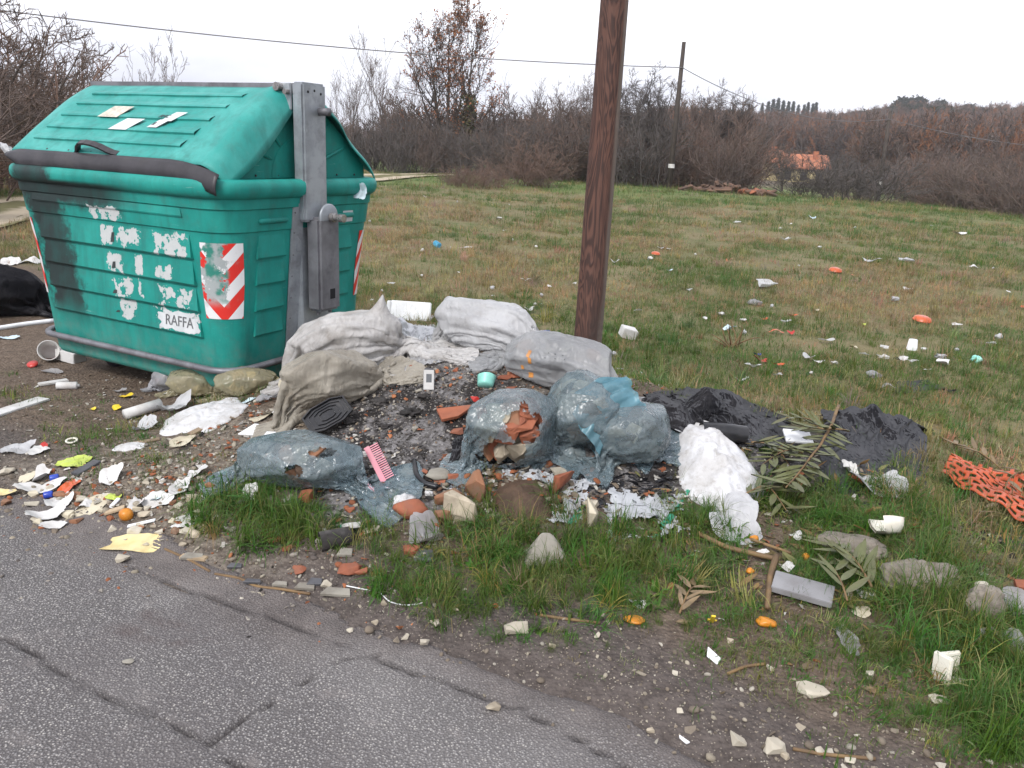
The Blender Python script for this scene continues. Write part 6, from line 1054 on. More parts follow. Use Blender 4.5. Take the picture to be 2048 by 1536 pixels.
# ---- bricks, shards and stones
tile(908, 838, ((-36, 8), (32, 26), (36, 22), (10, -12), (-22, -26)), .016, 'TC', 'tile_shard', 'large flat terracotta shard on the gravel above the torn blue bag', 'shard', tilt=(.35, 0), dz=.005); tile(966, 836, ((-9, -12), (10, -12), (10, 13), (-9, 12)), .012, 'OR', 'orange_tile', 'small bright orange square tile beside the large terracotta shard', 'tile', tilt=(.4, .1), rz=.2)
TCS = ((916, 860, 30, 12), (1010, 752, 34, 12), (1030, 748, 22, 16), (1020, 778, 26, 14), (942, 722, 22, 12), (910, 738, 12, 12), (1042, 792, 20, 14), (1012, 790, 16, 10), (985, 728, 14, 8))
for k, (a, b, w, h) in enumerate(TCS): rock(a, b, w, h, 'TC', 'brick_chip', 'small terracotta chip lying on the gravel of the heap', 'chip', 'terracotta chips on the heap', thin=.7)
rock(822, 1012, 78, 48, 'TC', 'roof_tile', 'curved ridged terracotta roof tile piece in front of the ash', 'shard', kind='stone', thin=.8); rock(900, 985, 62, 46, 'BR', 'brick_lump', 'orange-brown brick lump with pale mortar beside the roof tile piece', 'brick'); rock(925, 1015, 72, 62, 'ST', 'stone_lump', 'angular mortar-crusted stone under the orange-brown brick', 'stone'); rock(955, 975, 44, 52, 'BR', 'brick_lump', 'upright orange brick splinter leaning on the mortar-crusted stone', 'brick', tilt=(.2, .4)); rock(885, 1030, 40, 30, 'BR', 'brick_lump', 'brown brick corner at the foot of the mortar-crusted stone', 'brick')
rock(1128, 970, 44, 50, 'TC', 'brick_lump', 'wedge of red brick standing on the ragged printed sack', 'brick', tilt=(.15, 0), dz=.012); pq = gp(1088, 1120); V, F = hullv([(-.085, -.05, -.02), (.08, -.055, -.02), (.095, .06, -.01), (-.07, .07, -.02), (-.015, .0, .105), (.02, .01, .10), (-.06, -.045, .035), (.07, -.04, .03), (.05, .03, .06)], .006); wthing('concrete_lump', seat(V, pq, .1, .1), F, M['GS'], 'grey pyramid-shaped concrete lump half sunk in the grass', 'concrete'); rock(880, 945, 60, 30, 'GS', 'flat_stone', 'flat grey stone lying on scorched rubble', 'stone', kind='stone', thin=.7); rock(830, 860, 14, 10, 'GS', 'flat_stone', 'small grey stone on the ash', 'stone')
for a, b, w, h, m_ in ((880, 955, 28, 16, 'TC'), (905, 952, 26, 18, 'TC'), (848, 942, 16, 12, 'TC'), (845, 1042, 20, 14, 'TC'), (868, 1048, 30, 22, 'TC'), (825, 1100, 36, 22, 'TC'), (700, 1138, 48, 22, 'TC'), (722, 1142, 26, 16, 'TC'), (594, 1138, 34, 14, 'TC'), (575, 1095, 20, 14, 'TC'), (545, 1080, 22, 12, 'TC'), (612, 990, 30, 34, 'TC'), (700, 1018, 20, 12, 'TC'), (420, 970, 22, 18, 'BR'), (1115, 1160, 16, 12, 'BR')): rock(a, b, w, h, m_, 'brick_chip', 'broken terracotta chip scattered at the foot of the heap', 'chip', 'terracotta chips at the foot of the heap', thin=.8)
for a, b, w, h in ((848, 1118, 42, 34), (630, 1168, 30, 18), (470, 1135, 30, 12), (505, 1170, 36, 10), (640, 1085, 20, 14)): tile(a, b, ((-w/2, -h/2), (w/2, -h/3), (w/2.4, h*.6), (-w/3, h*.7)), .010, 'DG', 'slate_piece', 'flat dark slate piece lying at the foot of the heap', 'slate', 'dark slate pieces', tilt=(.15, 0))
for a, b, w, h in ((672, 1190, 60, 20), (610, 1178, 40, 16), (655, 1080, 42, 34), (690, 1110, 30, 20), (385, 1118, 44, 16), (560, 1172, 30, 10)): tile(a, b, ((-w/2, -h/2), (w/2, -h/3), (w/2.4, h*.7), (-w/3, h*.7)), .012, 'GS', 'flat_rubble', 'flat grey-brown rubble slab lying in the mud by the road', 'rubble', 'flat rubble slabs in the mud', tilt=(.12, .05))
V, F = tubev([(0, 0, 0), (.11, .02, .005)], [.036, .034], 16, False); V2, F2 = tubev([(.11, .02, .005), (0, 0, 0)], [.031, .033], 16, False); mbt = MB().add(V, F).add(V2, F2); V, F = mbt.out(); wthing('clay_pipe', seat(V, gp(640, 1098), .3, .1), F, M['CH'], 'short blackened pipe stub with an open end beside the grass clump', 'pipe', None, True)
rodthing(((828, 925), (832, 955), (850, 972), (875, 978)), .012, 'BP', 'hose_piece', 'bent black hose piece lying in the scorched rubble', 'hose'); rodthing(((640, 958), (675, 975), (725, 968)), .010, 'CH', 'burnt_stick', 'charred stick below the pink comb', 'stick'); 
drape('rubber_flap', 'burnt grey-black rubber flap lying on ash left of the torn blue bag', 'rubber', (gp(895, 935), gp(945, 925), gp(948, 875), gp(915, 880)), 'BK', 61, [lump(922, 905, .07, .05, .05)], 20, 20, (1.05, 1.05), .02)
for a, b, w, h in ((760, 800, 90, 60), (820, 820, 90, 60), (700, 840, 60, 40), (850, 790, 60, 50), (790, 770, 60, 30), (735, 780, 40, 30), (770, 850, 60, 30), (900, 900, 40, 22), (720, 1000, 60, 30), (680, 1030, 50, 24)): 
    wad(a, b, w*.6, h*.35, 'CH', 'charred_clump', 'black charred clump of burnt rubbish in the ash', 'ash', 'charred clumps in the ash', 3, .45)
for a, b, w, h in ((705, 760, 52, 20), (735, 748, 40, 18), (760, 752, 44, 14), (720, 770, 34, 20), (690, 748, 40, 24)): scrap(a, b, w, h, 'BE', 'burnt_sheet', 'curled scorched scrap of plastic at the edge of the beige sack', 'scrap', 'scorched plastic scraps', .6, .4, rz=.5)
wad(735, 905, 30, 18, 'PW', 'plaster_lump', 'small white plaster lump beside the pink comb', 'plaster'); wad(812, 1000, 70, 40, 'PW', 'plaster_lump', 'white plaster lump behind the curved roof tile', 'plaster'); wad(858, 985, 24, 16, 'PW', 'plaster_lump', 'white plaster bits on scorched rubble beside the brick', 'plaster')
scrap(852, 1068, 64, 56, 'GY', 'plastic_bag', 'limp grey translucent bag lying on rubble by the grass', 'bag', None, .55, .3, nr=10, na=44, nf=8); scrap(738, 1062, 28, 14, 'CR', 'peel', 'pale curled peel beside the cigarette packet', 'peel', None, .5); rock(750, 1058, 18, 14, 'CL', 'pebble', 'cream pebble by the cigarette packet', 'stone'); rock(1180, 1025, 30, 70, 'CR', 'wood_splinter', 'cream board splinter standing in grass by the printed sack', 'board', tilt=(.2, .1), thin=.8); rock(1180, 1005, 34, 12, 'CL', 'foam_strip', 'cream foam strip on the black sheet', 'foam', rz=-.6); rock(1118, 944, 36, 12, 'CL', 'foam_strip', 'cream foam strip behind the red brick wedge', 'foam')
tile(512, 865, ((-30, -18), (8, -18), (24, 22), (-10, 24)), .008, 'WF', 'white_tile', 'white tile with a green edge behind the blue bag', 'tile', tilt=(.2, 0)); tile(552, 876, ((-26, -10), (24, -10), (26, 14), (-22, 14)), .008, 'WF', 'white_tile', 'plain white rectangular tile behind the blue bag', 'tile', tilt=(.25, 0)); boxthing(585, 795, .13, .09, .035, .5, (.1, .25), 'CR', 'foam_block', 'tan foam block against the beige sack', 'foam', .02); wad(590, 735, 50, 60, 'GY', 'dirty_bag', 'grimy brown-grey bag bunched at the container end', 'bag', None, 4, .45)
scrap(540, 790, 50, 36, 'CLR', 'plastic_bag', 'thin lilac clear bag beside the tan foam block', 'bag', None, .6, .3, nr=9, na=40, nf=8); scrap(500, 800, 30, 16, 'LB', 'paper_scrap', 'pale blue paper scrap under the container end', 'paper'); scrap(545, 825, 60, 20, 'WP', 'paper_scrap', 'whitish curled board strips beside the beige sack', 'paper', None, .4, .4, rz=.5); scrap(520, 835, 40, 20, 'CR', 'paper_scrap', 'cream board scrap next to the white tiles', 'paper', None, .3, .3, rz=.3)
# ---- right-hand verge
p = gp(1590, 885); tile(1592, 893, ((-26, -14), (6, -8), (28, -16), (28, 22), (-24, 24)), .012, 'WF', 'white_tile_shard', 'bright white broken tile on black sheeting behind the olive branch', 'tile', tilt=(.35, 0), dz=.03); rock(1575, 862, 22, 10, 'CE', 'white_bit', 'small white oval bit above the broken white tile', 'scrap')
LEAF = []
def leafmesh(seed, L=.10, w=.016):
    r = np.random.RandomState(seed); q = np.linspace(0, 1, 8); wd = w*np.sin(math.pi*q**.8)**.8; bend = r.uniform(-.3, .5); V = []
    for t, x in zip(q, wd): z = bend*L*t*t*.5; V += [(L*t, -x, z+.2*x), (L*t, 0, z-.003), (L*t, x, z+.2*x)]
    return mesh('leaf', V, [f for i in range(7) for f in ((3*i, 3*i+1, 3*i+4, 3*i+3), (3*i+1, 3*i+2, 3*i+5, 3*i+4))], True)
M['OL'] = pm('oleander_leaf', (.115, .125, .052), (.085, .090, .042), 14., .5, .1, dirt=.25, dirtc=(.17, .135, .075)); M['OB'] = pm('dry_leaf', (.20, .14, .075), (.14, .10, .055), 14., .6, .1, dirt=.25); LEAF = [leafmesh(k, .115, .0125) for k in range(4)]; LEAFD = [leafmesh(k+9, .105, .013) for k in range(3)]
def branch(pts, name, label, nleaf, ls=1., mats=('OL',), t0=.35, seed=0, r0=.008, meshes=None, lift=.02, spread=.8):
    P = np.array([gp(*q) for q in pts]); t = np.linspace(0, 1, 24); Q = np.stack([np.interp(t*(len(P)-1), range(len(P)), P[:, i]) for i in range(3)], 1); Q[:, 2] = G(Q[:, 0], Q[:, 1])+lift+.03*np.sin(t*3.1); e = empty(name, Q[0], label, 'branch'); V, F = tubev(Q, np.linspace(r0, r0*.35, 24), 7); wpart('stem', V, F, M['TW'], e, True); r = np.random.RandomState(seed)
    for k in range(nleaf):
        q = t0+(1-t0)*(k+.5)/nleaf; i = min(int(q*23), 22); d = nrm(Q[i+1]-Q[i]); sd_ = np.cross([0, 0, 1.], d)*(1 if k % 2 else -1); v = nrm(d*r.uniform(.35, 1.0)+sd_*spread*r.uniform(.6, 1.1)+np.array([0, 0, r.uniform(-.12, .38)])); me = (meshes or LEAF)[k % len(meshes or LEAF)]
        o = link('leaf', me, None, e, Q[i]-Q[0]); 
        if not me.materials: me.materials.append(M[mats[0]])
        o.rotation_euler = Vector(v).to_track_quat('X', 'Z').to_euler(); s = ls*r.uniform(.8, 1.25); o.scale = (s, s, s)
    return e
branch(((1672, 848), (1655, 900), (1632, 945), (1600, 985), (1565, 1020)), 'oleander_branch', 'long green oleander branch lying across the black sheeting', 34, 1.15, t0=.30, seed=1, r0=.009, lift=.10); branch(((1650, 890), (1610, 880), (1560, 868)), 'oleander_branch', 'short leafy sprig at the edge of the black sheeting', 10, .9, t0=.1, seed=2, r0=.004, lift=.08); branch(((1600, 935), (1560, 945), (1520, 960)), 'oleander_branch', 'leafy side sprig pointing at the plaster heap', 14, 1.0, t0=.1, seed=3, r0=.004, lift=.07)
branch(((1358, 1235), (1375, 1205), (1395, 1180)), 'dry_branch', 'small sprig of dry olive-brown leaves in short grass', 9, .75, ('OB',), .0, 4, .004, LEAFD, .015); branch(((1690, 1228), (1670, 1195), (1650, 1150)), 'dry_branch', 'drooping sprig of long leaves beside the grey slab', 7, .95, ('OL',), .1, 5, .004, None, .05); branch(((2000, 950), (1950, 925), (1900, 900)), 'dry_branch', 'sparse dry twig with thin leaves above the orange net', 9, .8, ('OB',), .1, 6, .004, LEAFD, .03); branch(((2050, 960), (2010, 990), (1990, 1040)), 'dry_branch', 'dry leafy twig lying over the orange net', 7, .8, ('OB',), .1, 7, .004, LEAFD, .05)
branch(((1500, 905), (1545, 925), (1580, 960)), 'oleander_branch', 'leafy cutting lying between the plaster heap and the long oleander branch', 14, 1.0, t0=.05, seed=8, r0=.005, lift=.05); branch(((1690, 905), (1640, 915), (1590, 900)), 'oleander_branch', 'leafy cutting on the smooth black sheet', 12, 1.0, t0=.05, seed=9, r0=.005, lift=.11); branch(((1740, 1195), (1700, 1150), (1655, 1105)), 'oleander_branch', 'wilted leafy cutting between the marble slab and the cement bag', 14, .95, t0=.05, seed=10, r0=.005, lift=.04); branch(((1480, 1010), (1530, 1000), (1570, 1040)), 'oleander_branch', 'leafy cutting in the grass right of the plaster heap', 12, .9, t0=.05, seed=11, r0=.005, lift=.04)
LMAT = tintmat('leaf_litter', .7, .25, 0., 0., 40., .3); r = np.random.RandomState(44); lx = np.concatenate([r.normal(1.25, .38, 200), r.normal(1.45, .32, 170), r.normal(.9, .3, 90)]); ly = np.concatenate([r.normal(3.35, .26, 200), r.normal(2.75, .26, 170), r.normal(2.85, .15, 90)]); n = len(lx); sl2 = r.uniform(.35, .85, n); scatter('leaf_litter', 'fallen brown and olive leaves trodden into the verge', 'leaves', np.stack([lx, ly, G(lx, ly)+.008], 1), np.stack([r.normal(0, .3, n), r.normal(0, .3, n), r.uniform(0, 6.28, n)], 1), np.stack([sl2, sl2, sl2], 1), r.randint(0, 3, n), np.array([(.20, .13, .06), (.13, .10, .045), (.15, .15, .06), (.26, .16, .07)])[r.randint(0, 4, n)], [leafmesh(70+k, .105, .013) for k in range(3)], LMAT)
for a, b, rz in ((1720, 1380, -.3), (1890, 1420, .1), (1965, 1480, .3), (1350, 1250, .2), (1600, 1345, .7)):
    p = gp(a, b); o = link('fallen_leaf', LEAFD[0], None, None, p+np.array([0, 0, .012]), (.2, .1, rz)); o.scale = (.9, .9, .9); props(o, 'single dry brown leaf fallen on the verge', 'leaf', 'fallen leaves on the verge')
if not LEAFD[0].materials: LEAFD[0].materials.append(M['OB'])
scrap(1752, 968, 115, 58, 'W', 'food_bag', 'thin white food bag with an orange spot at the edge of the black sheet', 'bag', None, .5, .25, nr=12, na=52, nf=9); scrap(1712, 962, 30, 24, 'OR', 'wrapper', 'small orange wrapper on the white food bag', 'wrapper', None, .5); scrap(1700, 940, 30, 30, 'WP', 'paper_scrap', 'white paper cone beside the smooth black sheet', 'paper', None, .9)
# broken ceramic basin piece, cement bags, marble slab, stalk
p = gp(1772, 1090); cb = []; 
V, F = lathe([(.000, .0), (.055, .004), (.075, .03), (.082, .06), (.074, .062), (.066, .034), (.05, .014), (0, .010)], 30); Fk = [f for f in F if not (10 <= (f[0] % 30) <= 17 and f[0]//30 > 0)]; V = V*np.array([1.0, .72, 1])*(1+.06*fbm3(V*14, 3, 2))[:, None]; V = V@rotm(-.55, .25, .5).T; wthing('broken_basin', seat(V, p, 0, .08, dz=.035), Fk, M['CE'], 'broken cream ceramic basin piece on grey cement bag', 'ceramic', None, True)
rock(1700, 1080, 140, 66, 'CM', 'cement_bag', 'hardened brownish cement bag under the broken basin', 'cement bag', kind='rough', thin=.7, depth=90); rock(1835, 1135, 180, 95, 'CM', 'cement_bag', 'large hardened cement bag half buried in grass behind the rubble chunk', 'cement bag', kind='rough', thin=.72, depth=110); rock(1960, 1200, 105, 100, 'CM', 'rubble_chunk', 'rough brown rubble chunk with a pale stone stuck in it', 'rubble', kind='rough', depth=80); rock(1955, 1195, 30, 22, 'CL', 'pale_stone', 'pale stone embedded in the rough rubble chunk', 'stone', dz=.045); 
boxthing(1603, 1192, .20, .11, .022, -.42, (.10, .04), 'MB', 'marble_slab', 'broken grey marble slab lying in the grass', 'slab', .01, .002); rodthing(((1550, 1128), (1538, 1165), (1532, 1232)), (.013, .011, .009), 'TW', 'dry_stalk', 'thick brown dry stalk standing beside the marble slab', 'stalk', lift=.02); rodthing(((1395, 1080), (1450, 1108), (1510, 1122), (1552, 1132)), .010, 'TW', 'dry_stalk', 'dry stalk lying through the grass below the plaster heap', 'stalk', lift=.02); rodthing(((1500, 1090), (1545, 1106), (1580, 1118)), .006, 'TW', 'dry_stalk', 'thin dry stalk beside the orange peel', 'stalk', lift=.02)
for a, b, w, h, lb in ((1532, 1243, 44, 22, 'orange carrot-like peel lying on short grass'), (1508, 1075, 22, 16, 'bright orange peel below the plaster heap'), (1610, 1112, 18, 20, 'orange peel in the grass above the marble slab'), (1500, 1140, 20, 16, 'orange peel bit left of the brown stalk'), (1268, 1238, 44, 16, 'dry orange-brown peel near the dry sprig')): rock(a, b, w, h, 'OF', 'orange_peel', lb, 'peel', kind='stone', thin=.8)
p = gp(1423, 1255); yc = empty('plastic_clip', p, 'small yellow plastic clip in short grass', 'clip'); Rm = rotm(-.9, 0, -.15); V, F = bevbox((-.007, -.028, 0), (.007, .028, .006), .001); wpart('bar', V@Rm.T+p+np.array([0, 0, .028]), F, M['YL'], yc); V, F = bevbox((-.015, .006, .001), (.015, .016, .0055), .001); wpart('crossbar', V@Rm.T+p+np.array([0, 0, .028]), F, M['YL'], yc)
tile(1426, 1318, ((-8, 20), (14, -6), (4, -20), (-14, -2)), .006, 'WF', 'ceramic_shard', 'sharp white ceramic shard at the edge of the grass', 'shard', tilt=(.4, 0)); tile(1369, 1482, ((-10, 10), (10, -6), (2, -10), (-10, 2)), .006, 'WF', 'ceramic_shard', 'white ceramic shard lying on the road edge', 'shard', tilt=(.3, 0)); scrap(1732, 1182, 36, 28, 'WP', 'paper_scrap', 'white paper scrap in grass beside the marble slab', 'paper'); scrap(1695, 1270, 40, 60, 'GY', 'wrapper', 'dirty silvery wrapper in the grass below the marble slab', 'wrapper', None, .4, .4); scrap(1720, 1222, 34, 22, 'CR', 'paper_scrap', 'cream paper scrap below the marble slab', 'paper')
for a, b, w, h in ((1525, 1108, 30, 16), (1570, 1138, 30, 16), (1275, 1208, 36, 18), (1590, 1075, 26, 16), (1885, 1112, 34, 16), (1910, 1160, 22, 12)): scrap(a, b, w, h, 'WP', 'paper_scrap', 'small white scrap caught in the long verge grass', 'scrap', 'white scraps in the verge grass', .5)
p = gp(1912, 1368); fc = empty('ceramic_corner', p, 'broken cream ceramic corner piece with raised edges in the right-hand grass', 'ceramic'); Rm = rotm(-.15, .1, .35)
for lo_, hi_ in (((-.050, -.012, 0), (-.034, .050, .085)), ((-.036, .032, .0), (.045, .046, .082)), ((-.036, -.012, 0), (.030, .032, .016))): V, F = bevbox(lo_, hi_, .004); wpart('wall' if hi_[2] > .05 else 'base', V@Rm.T+p, F, M['CE'], fc)
scrap(2005, 1290, 100, 80, 'CLR', 'plastic_bag', 'clear whitish bag crumpled in the long grass beside the rubble chunk', 'bag', None, .5, .2, nr=12, na=52, nf=9); scrap(2035, 1220, 60, 60, 'GY', 'plastic_bag', 'grey wet bag behind the rubble chunk', 'bag', None, .5, .2, nr=10, na=44, nf=8); tile(2045, 1187, ((-20, -8), (14, -18), (20, 10), (-14, 14)), .018, 'TC', 'tile_shard', 'orange clay tile piece at the right edge of the verge', 'shard', tilt=(.2, -.1), dz=.02)
# orange safety net: lattice with oval meshes
nu_, nv_ = 72, 40; U_, V_ = np.meshgrid(np.linspace(0, 1, nu_+1), np.linspace(0, 1, nv_+1), indexing='ij'); A_ = gp(1880, 960); B_ = gp(2075, 1085); Cc = gp(2090, 985); Dd = gp(1905, 925); Pn = (A_*(1-U_[..., None])+B_*U_[..., None])*(1-V_[..., None])+(Dd*(1-U_[..., None])+Cc*U_[..., None])*V_[..., None]
Pn[..., 2] = G(Pn[..., 0], Pn[..., 1])+.025+.045*np.abs(np.sin(V_*3.1+U_*1.2))+.008*np.sin(U_*22)*(1-V_*.6)+.02*fbm2(U_*5, V_*5, 4, 2); Fn = gridf(nu_+1, nv_+1); ci, cj = np.meshgrid(np.arange(nu_), np.arange(nv_), indexing='ij'); open_ = ((ci+4*((cj//4) % 2)) % 8 >= 3) & (cj % 4 >= 2); Fn = Fn[~open_.ravel()]; o = wthing('safety_net', Pn.reshape(-1, 3), Fn, pm('net_orange', (.46, .075, .016), (.36, .055, .012), 8., .45, .1, dirt=.2), 'crumpled orange plastic safety net at the edge of the field', 'net', None, True); md = o.modifiers.new('t', 'SOLIDIFY'); md.thickness = .003
bm = bmesh.new(); bm.from_mesh(o.data); bmesh.ops.delete(bm, geom=[v for v in bm.verts if not v.link_faces], context='VERTS'); bm.to_mesh(o.data); bm.free()
# ------------------------------------------------------------------ left-hand litter
V, F = stonev(5, .056, .056, .053, 3, .03, .1); wthing('orange_fruit', seat(V, gp(253, 1040), 0, .05), F, M['OF'], 'whole orange lying among scraps at the road edge', 'orange', None, True)
def plank(px0, py0, px1, py1, w, th, mat, name, label, cat_, tilt=0.):
    a = gp(px0, py0); b = gp(px1, py1); d = b-a; L = np.linalg.norm(d[:2]); V, F = bevbox((-L/2, -w/2, 0), (L/2, w/2, th), .002); V[:, 2] += tilt*V[:, 0]; V = V@rotm(0, 0, math.atan2(d[1], d[0])).T; c = (a+b)/2; x = V[:, 0]+c[0]; y = V[:, 1]+c[1]; s0, s1 = surf(np.array([a[0], b[0]]), np.array([a[1], b[1]])); q = np.clip(((x-a[0])*d[0]+(y-a[1])*d[1])/(L*L), 0, 1); return wthing(name, np.stack([x, y, V[:, 2]+s0*(1-q)+s1*q+.003], 1), F, M[mat], label, cat_)
plank(255, 1056, 311, 1043, .016, .008, 'WF', 'white_strip', 'clean white plastic strip beside the whole orange', 'strip'); plank(210, 1030, 250, 1018, .035, .010, 'CB', 'wood_offcut', 'tan wood offcut behind the whole orange', 'wood'); plank(222, 1018, 238, 1001, .016, .010, 'WF', 'white_strip', 'short white plastic strip on the stones', 'strip'); plank(78, 772, 136, 763, .05, .012, 'WP', 'paper_strip', 'folded white card strip in the dirt before the container', 'card'); plank(-30, 838, 88, 800, .085, .012, 'WP', 'plastic_strip', 'long pale grey plastic strip lying on the dirt', 'strip'); plank(380, 872, 440, 842, .04, .010, 'WD', 'wood_lath', 'weathered grey lath on the plaster spill', 'wood'); plank(255, 892, 320, 880, .03, .008, 'WD', 'wood_lath', 'flat grey lath across the grass edge', 'wood'); plank(150, 952, 196, 925, .045, .010, 'DG', 'board_strip', 'narrow dark printed board strip in the grass', 'board')
rodthing(((-60, 668), (0, 660), (50, 652), (108, 645)), .018, 'WF', 'plastic_pipe', 'long white plastic pipe leaning behind the container bumper', 'pipe', n=12)
p = gp(137, 778); V, F = lathe([(0, 0), (.021, 0), (.022, .004), (.022, .105), (.018, .11), (.009, .112), (.009, .122), (0, .122)], 20); V = (V-np.array([0, 0, .06]))@rotm(0, math.pi/2, .2).T; wthing('spray_can', seat(V, p, 0, .03), F, M['WP'], 'white printed tube lying in the dirt before the container', 'tube', None, True)
p = gp(100, 720); bk = empty('plastic_tub', p, 'white yoghurt tub with orange print on its side by the container', 'tub'); Rm = rotm(1.2, 0, .5); V, F = lathe([(.045, .0), (.048, .004), (.062, .11), (.066, .112), (.066, .118), (.060, .118), (.046, .006), (0, .006)], 28); V = (V-np.array([0, 0, .06]))@Rm.T; wpart('tub', seat(V, p, 0, .05), F, M['WP'], bk, True); V, F = lathe([(.0492, .010), (.0575, .072), (.0570, .072), (.0487, .010)], 28); F = F[:28*3]; F = [f for f in F if 4 < f[0] % 28 < 12 or 18 < f[0] % 28 < 24]; V = (V-np.array([0, 0, .06]))@Rm.T; V = V+np.array([p[0], p[1], float(g1(p[0], p[1]))+.062]); wpart('print_band', V, F, M['OR'], bk, True)
boxthing(142, 722, .16, .10, .07, -.35, (0, .1), 'WP', 'carton', 'crushed white and pink carton pushed under the container', 'carton'); scrap(125, 700, 50, 14, 'WP', 'carton_flap', 'white carton flap behind the yoghurt tub', 'carton')
V, F = lathe([(.018, 0), (.028, 0), (.028, .006), (.018, .006)], 24); V = np.concatenate([V]); F = F+[(3*24+j, 3*24+(j+1) % 24, (j+1) % 24, j) for j in range(24)]; wthing('ring', seat(V, gp(144, 886), 0, .0, (.15, 0), .006), F, M['CE'], 'cream plastic ring lying on thin grass', 'ring', None, True); wthing('jar_lid', seat(lathe([(0, 0), (.03, 0), (.032, .004), (.032, .012), (0, .013)], 22)[0], gp(66, 733), 0, .05, (.4, 0)), lathe([(0, 0), (.03, 0), (.032, .004), (.032, .012), (0, .013)], 22)[1], M['RD'], 'red jar lid in front of the yoghurt tub', 'lid', None, True)
for a, b, rz in ((110, 962, .4), (98, 996, .3)): V, F = lathe([(0, 0), (.014, 0), (.015, .004), (.015, .030), (.013, .034), (0, .034)], 18); V = (V-np.array([0, 0, .017]))@rotm(0, 1.45, rz).T; wthing('bottle_cap', seat(V, gp(a, b), 0, .05), F, M['BL'], 'small dark blue plastic cap lying on its side among white scraps', 'cap', 'blue caps', True)
LIT = [(32, 893, 64, 36, 'W', 'plastic_bag', 'crumpled white bag on the dirt at the left edge', 'bag', .6), (78, 900, 32, 24, 'WP', 'packet', 'red and white torn packet beside the crumpled white bag', 'packet', .5), (85, 893, 18, 14, 'RD', 'packet_piece', 'red torn packet piece on the white packet', 'packet', .5), (148, 923, 66, 30, 'LG', 'plastic_film', 'lime green film scrap on thin grass', 'film', .45), (220, 955, 40, 34, 'WP', 'tissue', 'crumpled white tissue on the grass', 'tissue', .8), (315, 998, 62, 30, 'WP', 'paper_scrap', 'dirty white crumpled paper left of the long grass clump', 'paper', .5), (370, 1042, 52, 26, 'WP', 'paper_scrap', 'white creased paper lying at the road edge by the grass clump', 'paper', .25),
 (270, 1080, 112, 42, 'PY', 'cloth_rag', 'pale yellow ragged cloth spread on the road edge', 'cloth', .12), (80, 975, 100, 30, 'WP', 'foam_sheet', 'long white foam sheet piece among litter at the road edge', 'foam', .25), (85, 950, 34, 30, 'WP', 'paper_scrap', 'white folded paper above the long foam sheet', 'paper', .5), (55, 955, 30, 22, 'CR', 'paper_scrap', 'cream paper scrap above the long foam sheet', 'paper', .4), (135, 970, 34, 40, 'OR', 'wrapper', 'orange and red snack wrapper among the litter', 'wrapper', .45), (118, 1000, 50, 36, 'WP', 'tissue', 'thin white tissue draped over stones at the road edge', 'tissue', .6), (88, 1032, 80, 30, 'WP', 'tissue', 'wide white tissue lying on the asphalt edge', 'tissue', .3), (105, 1052, 50, 20, 'WP', 'tissue', 'white tissue corner on the asphalt below the wide tissue', 'tissue', .25),
 (185, 1003, 60, 44, 'CR', 'board_piece', 'cream triangular board piece among the litter', 'board', .15), (228, 993, 30, 18, 'LG', 'peel', 'yellow-green peel beside the short white strip', 'peel', .6), (360, 972, 36, 44, 'WP', 'paper_scrap', 'white stained paper strip above the stones', 'paper', .4), (395, 945, 40, 24, 'WP', 'paper_scrap', 'narrow white paper strip left of the long blue bag', 'paper', .4), (362, 880, 46, 34, 'CR', 'board_piece', 'cream cardboard piece beside the plaster spill', 'board', .12), (18, 675, 40, 12, 'LB', 'newspaper', 'crumpled newspaper scrap under the white pipe', 'paper', .4), (252, 793, 30, 12, 'YL', 'yellow_scrap', 'bright yellow plastic scrap in front of the container', 'scrap', .4), (234, 817, 18, 10, 'YL', 'yellow_scrap', 'small yellow scrap on bare dirt', 'scrap', .4), (184, 818, 14, 8, 'YL', 'yellow_scrap', 'tiny yellow scrap on bare dirt', 'scrap', .4), (240, 783, 26, 10, 'GY', 'plastic_scrap', 'grey film scrap beside the bright yellow scrap', 'scrap', .5),
 (348, 812, 62, 42, 'W', 'plastic_bag', 'white bag crumpled beside the plaster spill', 'bag', .8), (290, 852, 44, 28, 'W', 'plastic_bag', 'small white knotted bag in the grass left of the plaster spill', 'bag', .9), (105, 742, 46, 14, 'GY', 'plastic_scrap', 'pale grey film in the dirt below the yoghurt tub', 'scrap', .4), (20, 525, 30, 22, 'WP', 'carton', 'white cartons heaped behind the black rubbish bag', 'carton', .7), (60, 522, 44, 18, 'WP', 'carton', 'flattened white carton behind the black rubbish bag', 'carton', .5), (170, 1010, 30, 16, 'WP', 'tissue', 'white tissue knot on the stones', 'tissue', .8), (10, 990, 50, 14, 'PY', 'paper_scrap', 'yellowish paper strip at the left end of the litter', 'paper', .2), (275, 1010, 30, 20, 'WP', 'paper_scrap', 'pinkish white scrap behind the whole orange', 'paper', .5), (405, 1000, 24, 24, 'WP', 'paper_scrap', 'white scrap at the left edge of the long grass', 'paper', .5), (495, 1000, 30, 40, 'WP', 'paper_scrap', 'white card standing in the grass below the long blue bag', 'paper', .9), (312, 998, 20, 14, 'LB', 'paper_scrap', 'pale blue scrap beside the dirty white paper', 'paper', .5), (128, 1070, 0, 0, 'WP', '', '', '', 0)]
for a, b, w, h, m_, nm, lb, ct, fo in LIT:
    if w: scrap(a, b, w, h, m_, nm, lb, ct, None, fo)
p = gp(285, 835); V, F = tubev([gp(250, 840)+np.array([0, 0, .028]), gp(322, 818)+np.array([0, 0, .03])], .028, 14); wthing('rolled_magazine', V, F, M['WP'], 'rolled magazine in clear wrap beside the white bag', 'magazine', None, True)
